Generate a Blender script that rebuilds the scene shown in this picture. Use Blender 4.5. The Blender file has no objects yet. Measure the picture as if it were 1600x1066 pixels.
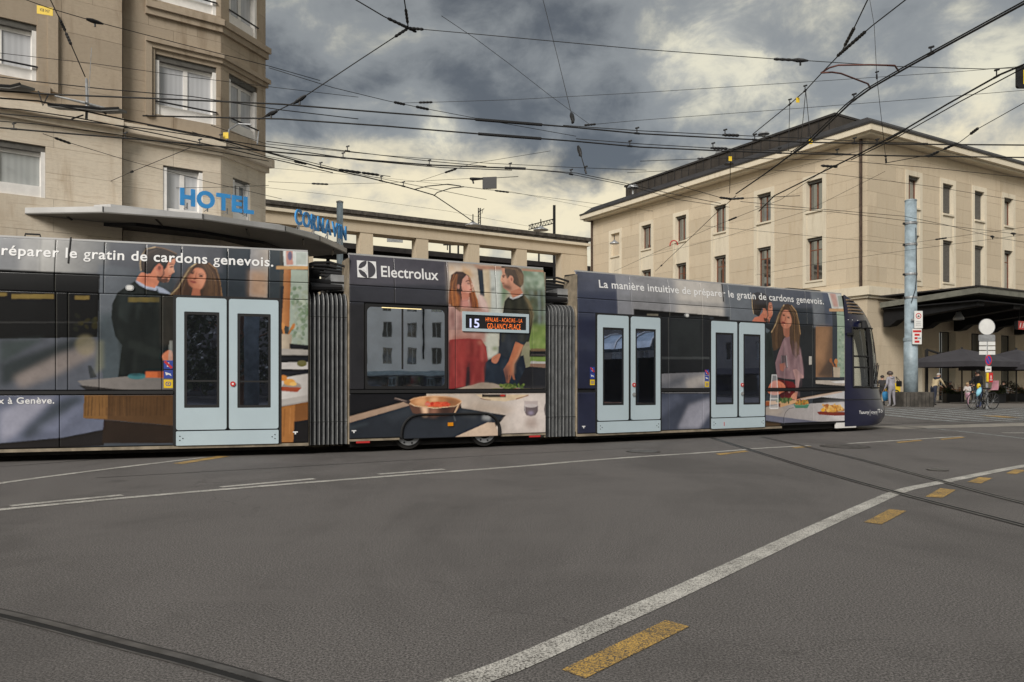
import bpy, bmesh, math, random
import numpy as np
from mathutils import Vector, Matrix
random.seed(7); rng = np.random.default_rng(7)
scene = bpy.context.scene
col = scene.collection
# ---------------------------------------------------------------- camera
FPX, HZ, CH = 1205.0, 600.0, 1.2            # focal length and horizon row of the 1600 px picture, eye height
cam_d = bpy.data.cameras.new('camera'); cam = bpy.data.objects.new('camera', cam_d); col.objects.link(cam)
cam.location = (0, 0, CH); cam.rotation_euler = (math.radians(90), 0, 0)
cam_d.sensor_width = 36.0; cam_d.lens = 36.0*FPX/1600.0; cam_d.shift_y = 67.0/1600.0
cam_d.clip_end = 5000; cam_d.clip_start = 0.05
scene.camera = cam
# ---------------------------------------------------------------- world, sun, exposure
EXPO = 1.2
SUN_AZ, SUN_EL = math.radians(200), math.radians(36)      # direction towards the sun: behind the camera, a little left
vs = scene.view_settings
vs.view_transform = 'Standard'; vs.look = 'None'; vs.exposure = EXPO; vs.gamma = 1.0; vs.use_curve_mapping = False
def build_world():
    w = bpy.data.worlds.new('World'); scene.world = w; w.use_nodes = True
    nt = w.node_tree; N = nt.nodes; L = nt.links; N.clear()
    def nd(t, **k):
        n = N.new(t)
        for a, b in k.items(): setattr(n, a, b)
        return n
    def lk(a, b): L.new(a, b)
    def math_(op, a, b=None, c=None, clamp=False):
        n = nd('ShaderNodeMath', operation=op, use_clamp=clamp)
        for i, v in enumerate((a, b, c)):
            if v is None: continue
            if isinstance(v, (int, float)): n.inputs[i].default_value = v
            else: lk(v, n.inputs[i])
        return n.outputs[0]
    def sstep(v, lo, hi):
        n = nd('ShaderNodeMapRange', interpolation_type='SMOOTHSTEP')
        lk(v, n.inputs[0]); n.inputs[1].default_value = lo; n.inputs[2].default_value = hi
        return n.outputs[0]
    def mix(f, a, b):
        n = nd('ShaderNodeMix', data_type='RGBA')
        if isinstance(f, (int, float)): n.inputs[0].default_value = f
        else: lk(f, n.inputs[0])
        for s, v in ((6, a), (7, b)):
            if isinstance(v, tuple): n.inputs[s].default_value = (*v, 1)
            else: lk(v, n.inputs[s])
        return n.outputs[2]
    S = 0.1; G = 1.0/(S*2**EXPO)
    sc_ = lambda r, g, b: (r*G, g*G, b*G)
    tc = nd('ShaderNodeTexCoord'); sx = nd('ShaderNodeSeparateXYZ'); lk(tc.outputs['Generated'], sx.inputs[0])
    x, y, z = sx.outputs
    mp = nd('ShaderNodeMapping'); lk(tc.outputs['Generated'], mp.inputs[0]); mp.inputs['Location'].default_value = CLOUD_OFF; mp.inputs['Scale'].default_value = (1.0, 1.0, 1.55)
    def noise(scale, detail, rough, dist, off):
        m2 = nd('ShaderNodeVectorMath', operation='ADD'); lk(mp.outputs[0], m2.inputs[0]); m2.inputs[1].default_value = off
        n = nd('ShaderNodeTexNoise'); lk(m2.outputs[0], n.inputs['Vector'])
        n.inputs['Scale'].default_value = scale; n.inputs['Detail'].default_value = detail
        n.inputs['Roughness'].default_value = rough; n.inputs['Distortion'].default_value = dist
        return n.outputs['Fac']
    big = noise(2.0, 3, 0.5, 0.3, (0, 0, 0)); mid = noise(4.2, 9, 0.56, 0.35, (5.2, 1.3, 0)); fine = noise(13, 8, 0.60, 0.3, (9.1, 3.7, 0))
    # breaks in the cloud deck: directions where the deck thins
    def lobe(px, py, wx, wy, amp):
        dx = (px-800)/FPX; dz = (HZ-py)/FPX
        yy = math_('MAXIMUM', y, 0.05)
        a = math_('DIVIDE', math_('SUBTRACT', math_('DIVIDE', x, yy), dx), wx/FPX)
        b = math_('DIVIDE', math_('SUBTRACT', math_('DIVIDE', z, yy), dz), wy/FPX)
        r2 = math_('ADD', math_('MULTIPLY', a, a), math_('MULTIPLY', b, b))
        g = math_('MULTIPLY', math_('POWER', 2.718, math_('MULTIPLY', r2, -1.0)), amp)
        return math_('MULTIPLY', g, math_('GREATER_THAN', y, 0.05))
    dens = math_('ADD', math_('MULTIPLY', big, 0.55), math_('ADD', math_('MULTIPLY', mid, 0.40), math_('MULTIPLY', fine, 0.22)))
    for p in CLOUD_LOBES: dens = math_('SUBTRACT', dens, lobe(*p))
    light = sstep(dens, 0.555, 0.43)          # 1 where the cloud is thin and bright
    deck = mix(sstep(dens, 0.665, 0.545), sc_(0.100, 0.106, 0.110), sc_(0.268, 0.279, 0.275))
    deck = mix(light, deck, mix(sstep(fine, 0.38, 0.62), sc_(0.80, 0.755, 0.58), sc_(0.46, 0.46, 0.42)))
    # clear cream band under the deck
    hz = math_('ADD', z, math_('MULTIPLY', math_('SUBTRACT', mid, 0.5), 0.17))
    hz = math_('ADD', hz, math_('MULTIPLY', math_('SUBTRACT', fine, 0.5), 0.08))
    band = sstep(hz, 0.305, 0.240)
    wisp = mix(sstep(fine, 0.44, 0.74), sc_(0.90, 0.79, 0.54), sc_(0.50, 0.475, 0.40))
    sky = nd('ShaderNodeTexSky', sky_type='NISHITA', sun_disc=False)
    sky.sun_elevation = SUN_EL; sky.sun_rotation = SUN_AZ
    clouds = mix(band, deck, wisp)
    lowest = mix(sstep(z, 0.10, 0.0), clouds, sc_(0.62, 0.63, 0.62))
    fin = mix(0.06, lowest, sky.outputs[0])
    bg = nd('ShaderNodeBackground'); lk(fin, bg.inputs[0]); bg.inputs[1].default_value = S
    out = nd('ShaderNodeOutputWorld'); lk(bg.outputs[0], out.inputs[0])
CLOUD_OFF = (0.35, 0.2, 0)
CLOUD_LOBES = [(1090, 105, 95, 55, 0.055), (1540, 170, 110, 60, 0.08), (690, 195, 40, 40, 0.13), (560, 165, 55, 18, 0.12), (470, 40, 60, 30, 0.06),
               (640, 120, 170, 50, -0.06), (900, 70, 120, 60, -0.07), (1250, 40, 90, 40, -0.06)]
build_world()
sun_d = bpy.data.lights.new('sun', 'SUN'); sun = bpy.data.objects.new('sun', sun_d); col.objects.link(sun)
sun_d.energy = 1.5; sun_d.angle = math.radians(28); sun_d.color = (1.0, 0.95, 0.88)
_sd = Vector((math.sin(SUN_AZ)*math.cos(SUN_EL), math.cos(SUN_AZ)*math.cos(SUN_EL), math.sin(SUN_EL)))
sun.rotation_euler = _sd.to_track_quat('Z', 'Y').to_euler()
# ---------------------------------------------------------------- helpers
def lin(c):
    c = c/255.0
    return c/12.92 if c <= 0.04045 else ((c+0.055)/1.055)**2.4
def srgb(r, g, b, k=1.0): return (lin(r)*k, lin(g)*k, lin(b)*k)
def atY(px, py, Y): return Vector(((px-800)/FPX*Y, Y, CH+(HZ-py)/FPX*Y))
def atz(px, py, z=0.0):
    Y = FPX*(CH-z)/(py-HZ)
    return Vector(((px-800)/FPX*Y, Y, z))
class Plane:
    """vertical plane through (ox, oy) running along d; x = metres along, y = metres inward"""
    def __init__(s, ox, oy, dx, dy):
        l = math.hypot(dx, dy); s.o = (ox, oy); s.d = (dx/l, dy/l)
        s.M = Matrix.Translation((ox, oy, 0)) @ Matrix.Rotation(math.atan2(dy, dx), 4, 'Z')
    def t(s, px, inset=0.0):
        ox = s.o[0]-s.d[1]*inset; oy = s.o[1]+s.d[0]*inset
        u = (px-800)/FPX
        return (u*oy-ox)/(s.d[0]-u*s.d[1])
    def tz(s, px, py, inset=0.0):
        t = s.t(px, inset); Y = s.o[1]+s.d[0]*inset+s.d[1]*t
        return t, CH+(HZ-py)/FPX*Y
WM = {}
def link(name, me, mat=None, parent=None, M=None):
    o = bpy.data.objects.new(name, me); col.objects.link(o)
    M = M.copy() if M is not None else (WM[parent.name].copy() if parent else Matrix())
    o.matrix_basis = M
    if parent:
        o.parent = parent; o.matrix_basis = WM[parent.name].inverted() @ M
    WM[o.name] = M
    if me is not None and mat is not None and len(me.materials) == 0: me.materials.append(mat)
    return o
def tag(o, label=None, cat=None, group=None, kind=None):
    if label: o['label'] = label
    if cat: o['category'] = cat
    if group: o['group'] = group
    if kind: o['kind'] = kind
    return o
def thing(name, label, cat, M=None, group=None):
    o = link(name, None, None, None, M if M is not None else Matrix())
    o.empty_display_size = 0.2
    return tag(o, label, cat, group)
T = Matrix.Translation
def RZ(a): return Matrix.Rotation(a, 4, 'Z')
class MB:
    def __init__(s): s.v = []; s.f = []
    def quad(s, a, b, c, d):
        n = len(s.v); s.v += [tuple(a), tuple(b), tuple(c), tuple(d)]; s.f.append((n, n+1, n+2, n+3)); return s
    def box(s, x0, x1, y0, y1, z0, z1):
        n = len(s.v)
        s.v += [(x0,y0,z0),(x1,y0,z0),(x1,y1,z0),(x0,y1,z0),(x0,y0,z1),(x1,y0,z1),(x1,y1,z1),(x0,y1,z1)]
        s.f += [(n,n+3,n+2,n+1),(n+4,n+5,n+6,n+7),(n,n+1,n+5,n+4),(n+1,n+2,n+6,n+5),(n+2,n+3,n+7,n+6),(n+3,n,n+4,n+7)]; return s
    def prism(s, pts, h0, h1, axis='z'):
        """polygon extruded; pts are (a,b); axis z: (a,b,h), y: (a,h,b), x: (h,a,b)"""
        n = len(s.v); k = len(pts)
        g = {'z': lambda a, b, h: (a, b, h), 'y': lambda a, b, h: (a, h, b), 'x': lambda a, b, h: (h, a, b)}[axis]
        s.v += [g(a, b, h0) for a, b in pts]+[g(a, b, h1) for a, b in pts]
        s.f.append(tuple(range(n, n+k))); s.f.append(tuple(range(n+2*k-1, n+k-1, -1)))
        for i in range(k):
            j = (i+1) % k; s.f.append((n+i, n+k+i, n+k+j, n+j))
        return s
    def tube(s, pts, r, n=8, caps=True, closed=False):
        pts = [Vector(p) for p in pts]; rs = r if isinstance(r, (list, tuple)) else [r]*len(pts)
        b = len(s.v); k = len(pts); up = None
        for i, p in enumerate(pts):
            if closed: d = pts[(i+1) % k]-pts[i-1]
            else: d = pts[min(i+1, k-1)]-pts[max(i-1, 0)]
            if d.length < 1e-9: d = Vector((0, 0, 1))
            d.normalize()
            if up is None: up = Vector((0, 0, 1)) if abs(d.z) < 0.9 else Vector((1, 0, 0))
            a = up-d*up.dot(d)
            if a.length < 1e-6: a = d.orthogonal()
            a.normalize(); up = a; c = d.cross(a)
            for q in range(n):
                w = 2*math.pi*q/n; s.v.append(tuple(p+(a*math.cos(w)+c*math.sin(w))*rs[i]))
        for i in range(k if closed else k-1):
            i2 = (i+1) % k
            for q in range(n):
                q2 = (q+1) % n; s.f.append((b+i*n+q, b+i*n+q2, b+i2*n+q2, b+i2*n+q))
        if caps and not closed:
            s.f.append(tuple(b+q for q in range(n-1, -1, -1))); s.f.append(tuple(b+(k-1)*n+q for q in range(n)))
        return s
    def lathe(s, prof, c=(0, 0, 0), n=16):
        b = len(s.v); k = len(prof)
        for r, z in prof:
            for q in range(n):
                w = 2*math.pi*q/n; s.v.append((c[0]+r*math.cos(w), c[1]+r*math.sin(w), c[2]+z))
        for i in range(k-1):
            for q in range(n):
                q2 = (q+1) % n; s.f.append((b+i*n+q, b+i*n+q2, b+(i+1)*n+q2, b+(i+1)*n+q))
        s.f.append(tuple(b+q for q in range(n-1, -1, -1))); s.f.append(tuple(b+(k-1)*n+q for q in range(n)))
        return s
    def disc(s, c, r, axis='y', n=20, th=0.0):
        pts = [(c[0]+r*math.cos(2*math.pi*q/n), c[2]+r*math.sin(2*math.pi*q/n)) for q in range(n)]
        return s.prism(pts, c[1], c[1]+th, 'y')
    def mesh(s, name='m', smooth=False):
        me = bpy.data.meshes.new(name); me.from_pydata(s.v, [], s.f); me.update()
        if smooth: me.polygons.foreach_set('use_smooth', [True]*len(me.polygons))
        return me
def obj(name, mb, mat, parent=None, M=None, smooth=False): return link(name, mb.mesh(name, smooth), mat, parent, M)
def struct(name, mb, mat, label=None, M=None):
    o = link(name, mb.mesh(name) if isinstance(mb, MB) else mb, mat, None, M); o['kind'] = 'structure'
    if label: o['label'] = label
    return o
# ---------------------------------------------------------------- materials
class NT:
    def __init__(s, name):
        s.m = bpy.data.materials.new(name); s.m.use_nodes = True; s.t = s.m.node_tree; s.n = s.t.nodes; s.l = s.t.links
        s.p = s.n['Principled BSDF']
    def nd(s, t, **k):
        n = s.n.new(t)
        for a, b in k.items(): setattr(n, a, b)
        return n
    def lk(s, a, b): s.l.new(a, b)
    def pos(s, scale=(1, 1, 1), space='world'):
        if space == 'world': g = s.nd('ShaderNodeNewGeometry').outputs['Position']
        else: g = s.nd('ShaderNodeTexCoord').outputs['Object']
        m = s.nd('ShaderNodeMapping'); m.inputs['Scale'].default_value = scale; s.lk(g, m.inputs[0]); return m.outputs[0]
    def noise(s, vec, scale, detail=4, rough=0.55, dist=0.0):
        n = s.nd('ShaderNodeTexNoise'); s.lk(vec, n.inputs['Vector']); n.inputs['Scale'].default_value = scale
        n.inputs['Detail'].default_value = detail; n.inputs['Roughness'].default_value = rough; n.inputs['Distortion'].default_value = dist
        return n.outputs['Fac']
    def ss(s, v, lo, hi, a=0.0, b=1.0):
        n = s.nd('ShaderNodeMapRange', interpolation_type='SMOOTHSTEP'); s.lk(v, n.inputs[0])
        for i, q in enumerate((lo, hi, a, b)): n.inputs[i+1].default_value = q
        return n.outputs[0]
    def mix(s, f, a, b, blend='MIX'):
        n = s.nd('ShaderNodeMix', data_type='RGBA', blend_type=blend)
        if isinstance(f, (int, float)): n.inputs[0].default_value = f
        else: s.lk(f, n.inputs[0])
        for i, v in ((6, a), (7, b)):
            if isinstance(v, (tuple, list)): n.inputs[i].default_value = (*v[:3], 1)
            else: s.lk(v, n.inputs[i])
        return n.outputs[2]
    def gray(s, v):
        c = s.nd('ShaderNodeCombineColor')
        for i in range(3): s.lk(v, c.inputs[i])
        return c.outputs[0]
    def bump(s, h, dist, strength=1.0):
        b = s.nd('ShaderNodeBump'); b.inputs['Distance'].default_value = dist; b.inputs['Strength'].default_value = strength
        s.lk(h, b.inputs['Height']); s.lk(b.outputs[0], s.p.inputs['Normal'])
def mat(name, c, rough=0.6, metal=0.0, var=0.12, vs_=3.0, spec=0.5, coat=0.0, bump=0.0, bs=60, emit=0.0):
    t = NT(name); p = t.p
    if var > 0:
        f = t.noise(t.pos(), vs_, 5, 0.6)
        cc = t.mix(t.ss(f, 0.3, 0.7), tuple(x*(1-var) for x in c), tuple(min(1, x*(1+var)) for x in c)); t.lk(cc, p.inputs['Base Color'])
    else: p.inputs['Base Color'].default_value = (*c, 1)
    p.inputs['Roughness'].default_value = rough; p.inputs['Metallic'].default_value = metal
    p.inputs['Specular IOR Level'].default_value = spec; p.inputs['Coat Weight'].default_value = coat
    if bump > 0: t.bump(t.noise(t.pos(), bs, 3), bump)
    if emit > 0:
        p.inputs['Emission Color'].default_value = (*c, 1); p.inputs['Emission Strength'].default_value = emit
    return t.m
def stone(name, c, stain=(0.5, 0.42, 0.33), amount=0.5, piece=0.10, band=0.0):
    t = NT(name); oi = t.nd('ShaderNodeObjectInfo')
    base = t.mix(t.ss(oi.outputs['Random'], 0, 1), tuple(x*(1-piece) for x in c), tuple(x*(1+piece) for x in c))
    v = t.pos((1, 1, 0.18)); st = t.noise(v, 2.6, 6, 0.62, 0.4)
    big = t.noise(t.pos(), 0.35, 4, 0.6)
    f = t.nd('ShaderNodeMath', operation='MULTIPLY'); t.lk(t.ss(st, 0.46, 0.74), f.inputs[0]); t.lk(t.ss(big, 0.35, 0.65, 0.15, amount), f.inputs[1])
    cc = t.mix(f.outputs[0], base, tuple(a*b for a, b in zip(c, stain)))
    gr = t.noise(t.pos((1, 1, 2.2)), 9, 6, 0.65)
    cc = t.mix(t.ss(gr, 0.35, 0.7, 0, 0.30), cc, tuple(x*0.72 for x in c))
    if band > 0:
        tr = t.noise(t.pos((0.6, 0.6, 14)), 2.2, 5, 0.7); cc = t.mix(t.ss(tr, 0.52, 0.70, 0, band), cc, tuple(a*b for a, b in zip(c, (0.55, 0.45, 0.36))))
    pit = t.noise(t.pos((1, 1, 2.0)), 26, 3, 0.5); cc = t.mix(t.ss(pit, 0.66, 0.74, 0, 0.45), cc, tuple(x*0.4 for x in c))
    t.lk(cc, t.p.inputs['Base Color']); t.p.inputs['Roughness'].default_value = 0.85; t.p.inputs['Specular IOR Level'].default_value = 0.25
    t.bump(t.noise(t.pos((1, 1, 2)), 30, 5, 0.6), 0.01, 0.5)
    return t.m
def asphalt():
    t = NT('asphalt'); v = t.pos()
    fine = t.noise(v, 88, 5, 0.85); med = t.noise(v, 34, 5, 0.75); big = t.noise(t.pos((1, 0.5, 1)), 0.55, 6, 0.65, 0.6); str_ = t.noise(t.pos((0.25, 1.2, 1)), 1.3, 5, 0.6, 0.3)
    c = t.mix(t.ss(fine, 0.36, 0.66), (0.012, 0.0113, 0.0108), (0.275, 0.256, 0.244))
    c = t.mix(t.ss(med, 0.35, 0.7, 0, 0.30), c, (0.085, 0.0785, 0.0755))
    c = t.mix(t.ss(big, 0.42, 0.68, 0, 0.50), c, (0.060, 0.0556, 0.0535)); c = t.mix(t.ss(str_, 0.5, 0.72, 0, 0.40), c, (0.146, 0.1350, 0.129))
    vo = t.nd('ShaderNodeTexVoronoi'); t.lk(v, vo.inputs['Vector']); vo.inputs['Scale'].default_value = 62
    c = t.mix(t.ss(vo.outputs['Distance'], 0.16, 0.04, 0, 0.5), c, (0.34, 0.32, 0.29))
    cr = t.nd('ShaderNodeTexVoronoi', feature='DISTANCE_TO_EDGE'); wv = t.nd('ShaderNodeVectorMath', operation='MULTIPLY_ADD'); nz = t.nd('ShaderNodeTexNoise'); t.lk(v, nz.inputs['Vector']); nz.inputs['Scale'].default_value = 1.1; nz.inputs['Detail'].default_value = 6
    t.lk(nz.outputs['Color'], wv.inputs[0]); wv.inputs[1].default_value = (1.6, 1.6, 0); t.lk(v, wv.inputs[2]); t.lk(wv.outputs[0], cr.inputs['Vector']); cr.inputs['Scale'].default_value = 0.16
    ck = t.nd('ShaderNodeMath', operation='MULTIPLY'); t.lk(t.ss(cr.outputs['Distance'], 0.0016, 0.0006, 0, 0.35), ck.inputs[0]); t.lk(t.ss(t.noise(v, 0.35, 2), 0.46, 0.56), ck.inputs[1]); c = t.mix(ck.outputs[0], c, (0.018, 0.017, 0.016))
    oil = t.noise(t.pos((1, 1, 1)), 0.9, 3, 0.5, 0.2); c = t.mix(t.ss(oil, 0.66, 0.78, 0, 0.55), c, (0.040, 0.038, 0.036))
    t.lk(c, t.p.inputs['Base Color']); t.p.inputs['Roughness'].default_value = 0.82; t.p.inputs['Specular IOR Level'].default_value = 0.3
    ad = t.nd('ShaderNodeMath', operation='ADD'); t.lk(fine, ad.inputs[0]); t.lk(med, ad.inputs[1]); t.bump(ad.outputs[0], 0.004, 0.2)
    return t.m
def paint(name, c, wear=0.5):
    t = NT(name); v = t.pos(); n1 = t.noise(v, 120, 3, 0.7); n2 = t.noise(v, 3.0, 5, 0.6)
    lo = 0.60-0.10*wear
    ad = t.nd('ShaderNodeMath', operation='MULTIPLY_ADD'); t.lk(n2, ad.inputs[0]); ad.inputs[1].default_value = 0.25*wear; t.lk(n1, ad.inputs[2])
    f = t.ss(ad.outputs[0], lo+0.02, lo+0.16)
    cc = t.mix(f, t.mix(t.ss(n2, 0.3, 0.7), c, tuple(x*0.78 for x in c)), (0.075, 0.068, 0.060))
    t.lk(cc, t.p.inputs['Base Color']); t.p.inputs['Roughness'].default_value = 0.7; t.bump(n1, 0.006, 0.6)
    return t.m
def glass_dark(name, c=(0.02, 0.025, 0.04), refl=0.35, rough=0.03, tint=(0.75, 0.8, 1.0)):
    """tinted pane: dark body with a mirror coat"""
    t = NT(name); t.p.inputs['Base Color'].default_value = (*c, 1); t.p.inputs['Roughness'].default_value = 0.3
    g = t.nd('ShaderNodeBsdfGlossy'); g.inputs['Color'].default_value = (*tint, 1); g.inputs['Roughness'].default_value = rough
    lw = t.nd('ShaderNodeLayerWeight'); lw.inputs[0].default_value = 0.35
    mr = t.nd('ShaderNodeMapRange'); t.lk(lw.outputs['Facing'], mr.inputs[0]); mr.inputs[3].default_value = refl; mr.inputs[4].default_value = 0.9
    nb = t.nd('ShaderNodeBump'); nb.inputs['Distance'].default_value = 0.004; nb.inputs['Strength'].default_value = 0.15
    t.lk(t.noise(t.pos(), 1.6, 2), nb.inputs['Height']); t.lk(nb.outputs[0], g.inputs['Normal'])
    m = t.nd('ShaderNodeMixShader'); t.lk(mr.outputs[0], m.inputs[0]); t.lk(t.p.outputs[0], m.inputs[1]); t.lk(g.outputs[0], m.inputs[2])
    t.lk(m.outputs[0], t.n['Material Output'].inputs[0]); return t.m
def glass_clear(name, tint=(0.8, 0.86, 0.88)):
    t = NT(name); tr = t.nd('ShaderNodeBsdfTransparent'); tr.inputs[0].default_value = (*tint, 1)
    g = t.nd('ShaderNodeBsdfGlossy'); g.inputs['Roughness'].default_value = 0.02
    fr = t.nd('ShaderNodeFresnel'); fr.inputs[0].default_value = 1.5
    m = t.nd('ShaderNodeMixShader'); t.lk(fr.outputs[0], m.inputs[0]); t.lk(tr.outputs[0], m.inputs[1]); t.lk(g.outputs[0], m.inputs[2])
    t.lk(m.outputs[0], t.n['Material Output'].inputs[0]); return t.m
def curtain_glass(name, c):
    """pane with a pale net curtain hanging right behind it"""
    t = NT(name); w = t.nd('ShaderNodeTexWave', wave_type='BANDS', bands_direction='X'); t.lk(t.pos((1, 0, 0), 'object'), w.inputs['Vector'])
    w.inputs['Scale'].default_value = 2.2; w.inputs['Distortion'].default_value = 4.5; w.inputs['Detail'].default_value = 2
    cc = t.mix(t.ss(w.outputs['Fac'], 0, 1), tuple(x*0.90 for x in c), c); t.lk(cc, t.p.inputs['Base Color'])
    t.p.inputs['Roughness'].default_value = 0.9; t.p.inputs['Coat Weight'].default_value = 1.0; t.p.inputs['Coat Roughness'].default_value = 0.02
    return t.m
def print_mat():
    t = NT('advert_print'); a = t.nd('ShaderNodeVertexColor'); a.layer_name = 'print'
    t.lk(a.outputs[0], t.p.inputs['Base Color']); t.p.inputs['Roughness'].default_value = 0.32; t.p.inputs['Specular IOR Level'].default_value = 0.35
    t.p.inputs['Coat Weight'].default_value = 0.5; t.p.inputs['Coat Roughness'].default_value = 0.06
    t.bump(t.noise(t.pos(), 2.5, 2), 0.006, 0.15); return t.m
def leaf_mat(name, c):
    t = NT(name); f = t.noise(t.pos(), 9, 3); cc = t.mix(t.ss(f, 0.3, 0.7), tuple(x*0.5 for x in c), tuple(x*1.5 for x in c))
    t.lk(cc, t.p.inputs['Base Color']); t.p.inputs['Roughness'].default_value = 0.6; return t.m
MT = {}
MT['asphalt'] = asphalt()
MT['white_paint'] = paint('white_road_paint', (0.62, 0.60, 0.55), 0.7)
MT['white_worn'] = paint('worn_white_road_paint', (0.46, 0.50, 0.51), 0.95)
MT['yellow_paint'] = paint('yellow_road_paint', (0.60, 0.37, 0.09), 0.8)
MT['pave'] = mat('pavement', (0.17, 0.155, 0.14), 0.85, var=0.2, vs_=1.5, bump=0.006)
MT['kerb'] = mat('kerb_stone', (0.26, 0.24, 0.21), 0.85, var=0.2, vs_=2.5, bump=0.005)
MT['rail'] = mat('rail_steel', (0.16, 0.155, 0.15), 0.42, 0.6, var=0.3, vs_=6)
MT['groove'] = mat('rail_groove', (0.008, 0.008, 0.008), 0.9, var=0)
MT['sealant'] = mat('sealant', (0.03, 0.028, 0.026), 0.7, var=0.3, vs_=8)
MT['iron'] = mat('cast_iron', (0.05, 0.045, 0.04), 0.7, 0.3, var=0.4, vs_=12)
MT['station'] = stone('station_stone', (0.585, 0.495, 0.37), (0.72, 0.64, 0.55), 0.45, 0.07)
MT['station_trim'] = stone('station_trim', (0.70, 0.63, 0.50), (0.6, 0.55, 0.48), 0.6, 0.05)
MT['hotel_low'] = stone('hotel_travertine', (0.68, 0.60, 0.485), (0.6, 0.5, 0.4), 0.7, 0.07, 0.5)
MT['hotel_up'] = stone('hotel_sandstone', (0.43, 0.355, 0.27), (0.50, 0.44, 0.38), 1.0, 0.08)
MT['mortar'] = mat('mortar', (0.24, 0.19, 0.135), 0.95, var=0.15)
MT['roof'] = mat('roof_metal', (0.035, 0.032, 0.032), 0.55, 0.2, var=0.25, vs_=1.5)
MT['roof_br'] = mat('attic_metal', (0.05, 0.042, 0.036), 0.6, 0.2, var=0.25, vs_=1.0)
MT['copper'] = mat('downpipe_copper', (0.07, 0.045, 0.032), 0.6, 0.4, var=0.35, vs_=4)
MT['wood_win'] = mat('window_wood', (0.16, 0.06, 0.032), 0.6, var=0.25, vs_=6)
MT['white_frame'] = mat('white_frame', (0.82, 0.80, 0.77), 0.5, var=0.08)
MT['win_dark'] = glass_dark('window_glass', (0.012, 0.013, 0.015), 0.16, 0.03, (0.8, 0.85, 0.9))
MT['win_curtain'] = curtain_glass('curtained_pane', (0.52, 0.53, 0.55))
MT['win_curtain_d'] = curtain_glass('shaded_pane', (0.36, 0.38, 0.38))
MT['shutter'] = mat('roller_shutter', (0.10, 0.095, 0.085), 0.7, var=0.2, vs_=9)
MT['black_metal'] = mat('black_metal', (0.018, 0.018, 0.02), 0.5, 0.2, var=0.2)
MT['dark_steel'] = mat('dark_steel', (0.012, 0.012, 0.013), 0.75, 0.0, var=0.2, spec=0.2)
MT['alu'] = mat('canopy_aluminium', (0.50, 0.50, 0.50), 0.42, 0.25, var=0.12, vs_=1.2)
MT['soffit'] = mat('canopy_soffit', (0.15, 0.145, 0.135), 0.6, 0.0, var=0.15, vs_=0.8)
MT['sign_blue'] = mat('sign_blue', (0.05, 0.30, 0.68), 0.35, var=0.08)
MT['sign_white'] = mat('sign_white', (0.70, 0.70, 0.68), 0.45, var=0.06)
MT['sign_red'] = mat('sign_red', (0.50, 0.03, 0.03), 0.45, var=0.08)
MT['sign_bluedark'] = mat('sign_traffic_blue', (0.03, 0.06, 0.32), 0.45, var=0.08)
MT['sign_yellow'] = mat('sign_yellow', (0.75, 0.52, 0.02), 0.5, var=0.1)
MT['grey_metal'] = mat('galvanised', (0.36, 0.37, 0.38), 0.5, 0.5, var=0.18, vs_=5)
MT['pole_blue'] = mat('mast_blue_paint', (0.27, 0.335, 0.375), 0.5, 0.0, var=0.28, vs_=2.4, bump=0.004)
MT['concrete'] = mat('dark_concrete', (0.065, 0.058, 0.05), 0.9, var=0.4, vs_=3, bump=0.01)
MT['wire'] = mat('wire_bronze', (0.02, 0.019, 0.018), 0.6, 0.3, var=0.2)
MT['wire_red'] = mat('pull_arm_red', (0.12, 0.045, 0.035), 0.6, 0.2, var=0.2)
MT['insul'] = mat('insulator_black', (0.010, 0.010, 0.011), 0.45, var=0.1)
MT['fabric_dark'] = mat('parasol_cloth', (0.045, 0.043, 0.05), 0.9, var=0.12, vs_=2)
MT['chair_wood'] = mat('chair_wood', (0.20, 0.085, 0.035), 0.6, var=0.3, vs_=12)
MT['planter'] = mat('planter_black', (0.02, 0.021, 0.023), 0.6, var=0.2)
MT['leaf'] = leaf_mat('planter_leaf', (0.055, 0.075, 0.028))
MT['leaf_dry'] = leaf_mat('planter_leaf_dry', (0.16, 0.075, 0.04))
MT['print'] = print_mat()
MT['door'] = mat('door_paint', (0.47, 0.57, 0.62), 0.32, var=0.03, vs_=1.5, coat=0.3)
MT['tram_glass'] = glass_dark('tram_glass', (0.006, 0.007, 0.012), 0.95, 0.012, (0.78, 0.87, 1.0))
MT['door_glass'] = glass_dark('door_glass', (0.006, 0.007, 0.010), 0.50, 0.015, (0.60, 0.70, 1.0))
MT['clear'] = glass_clear('cab_glass')
MT['rubber'] = mat('rubber', (0.010, 0.010, 0.011), 0.7, var=0.1)
MT['shell'] = mat('tram_shell_black', (0.010, 0.010, 0.012), 0.6, var=0.1)
MT['under'] = mat('undercarriage', (0.012, 0.011, 0.010), 0.85, var=0.3, vs_=6)
MT['navy'] = mat('cab_navy', (0.008, 0.010, 0.040), 0.35, var=0.08, coat=0.2)
MT['sill'] = mat('sill_strip', (0.27, 0.225, 0.165), 0.6, 0.1, var=0.3, vs_=5)
MT['bellow'] = mat('bellows_rubber', (0.060, 0.063, 0.066), 0.62, var=0.25, vs_=4)
MT['bellow_edge'] = mat('bellows_edge', (0.26, 0.265, 0.265), 0.45, 0.2, var=0.3, vs_=6)
MT['white_print'] = mat('white_print', (0.80, 0.80, 0.80), 0.4, var=0.0)
MT['led_orange'] = mat('led_orange', (1.0, 0.20, 0.03), 0.5, var=0, emit=0.42)
MT['led_white'] = mat('led_white', (0.62, 0.66, 1.0), 0.5, var=0, emit=0.22)
MT['amber'] = mat('amber_lens', (0.75, 0.28, 0.01), 0.3, var=0.05)
MT['vent'] = mat('vent_mesh', (0.30, 0.21, 0.13), 0.7, var=0.2)
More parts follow.
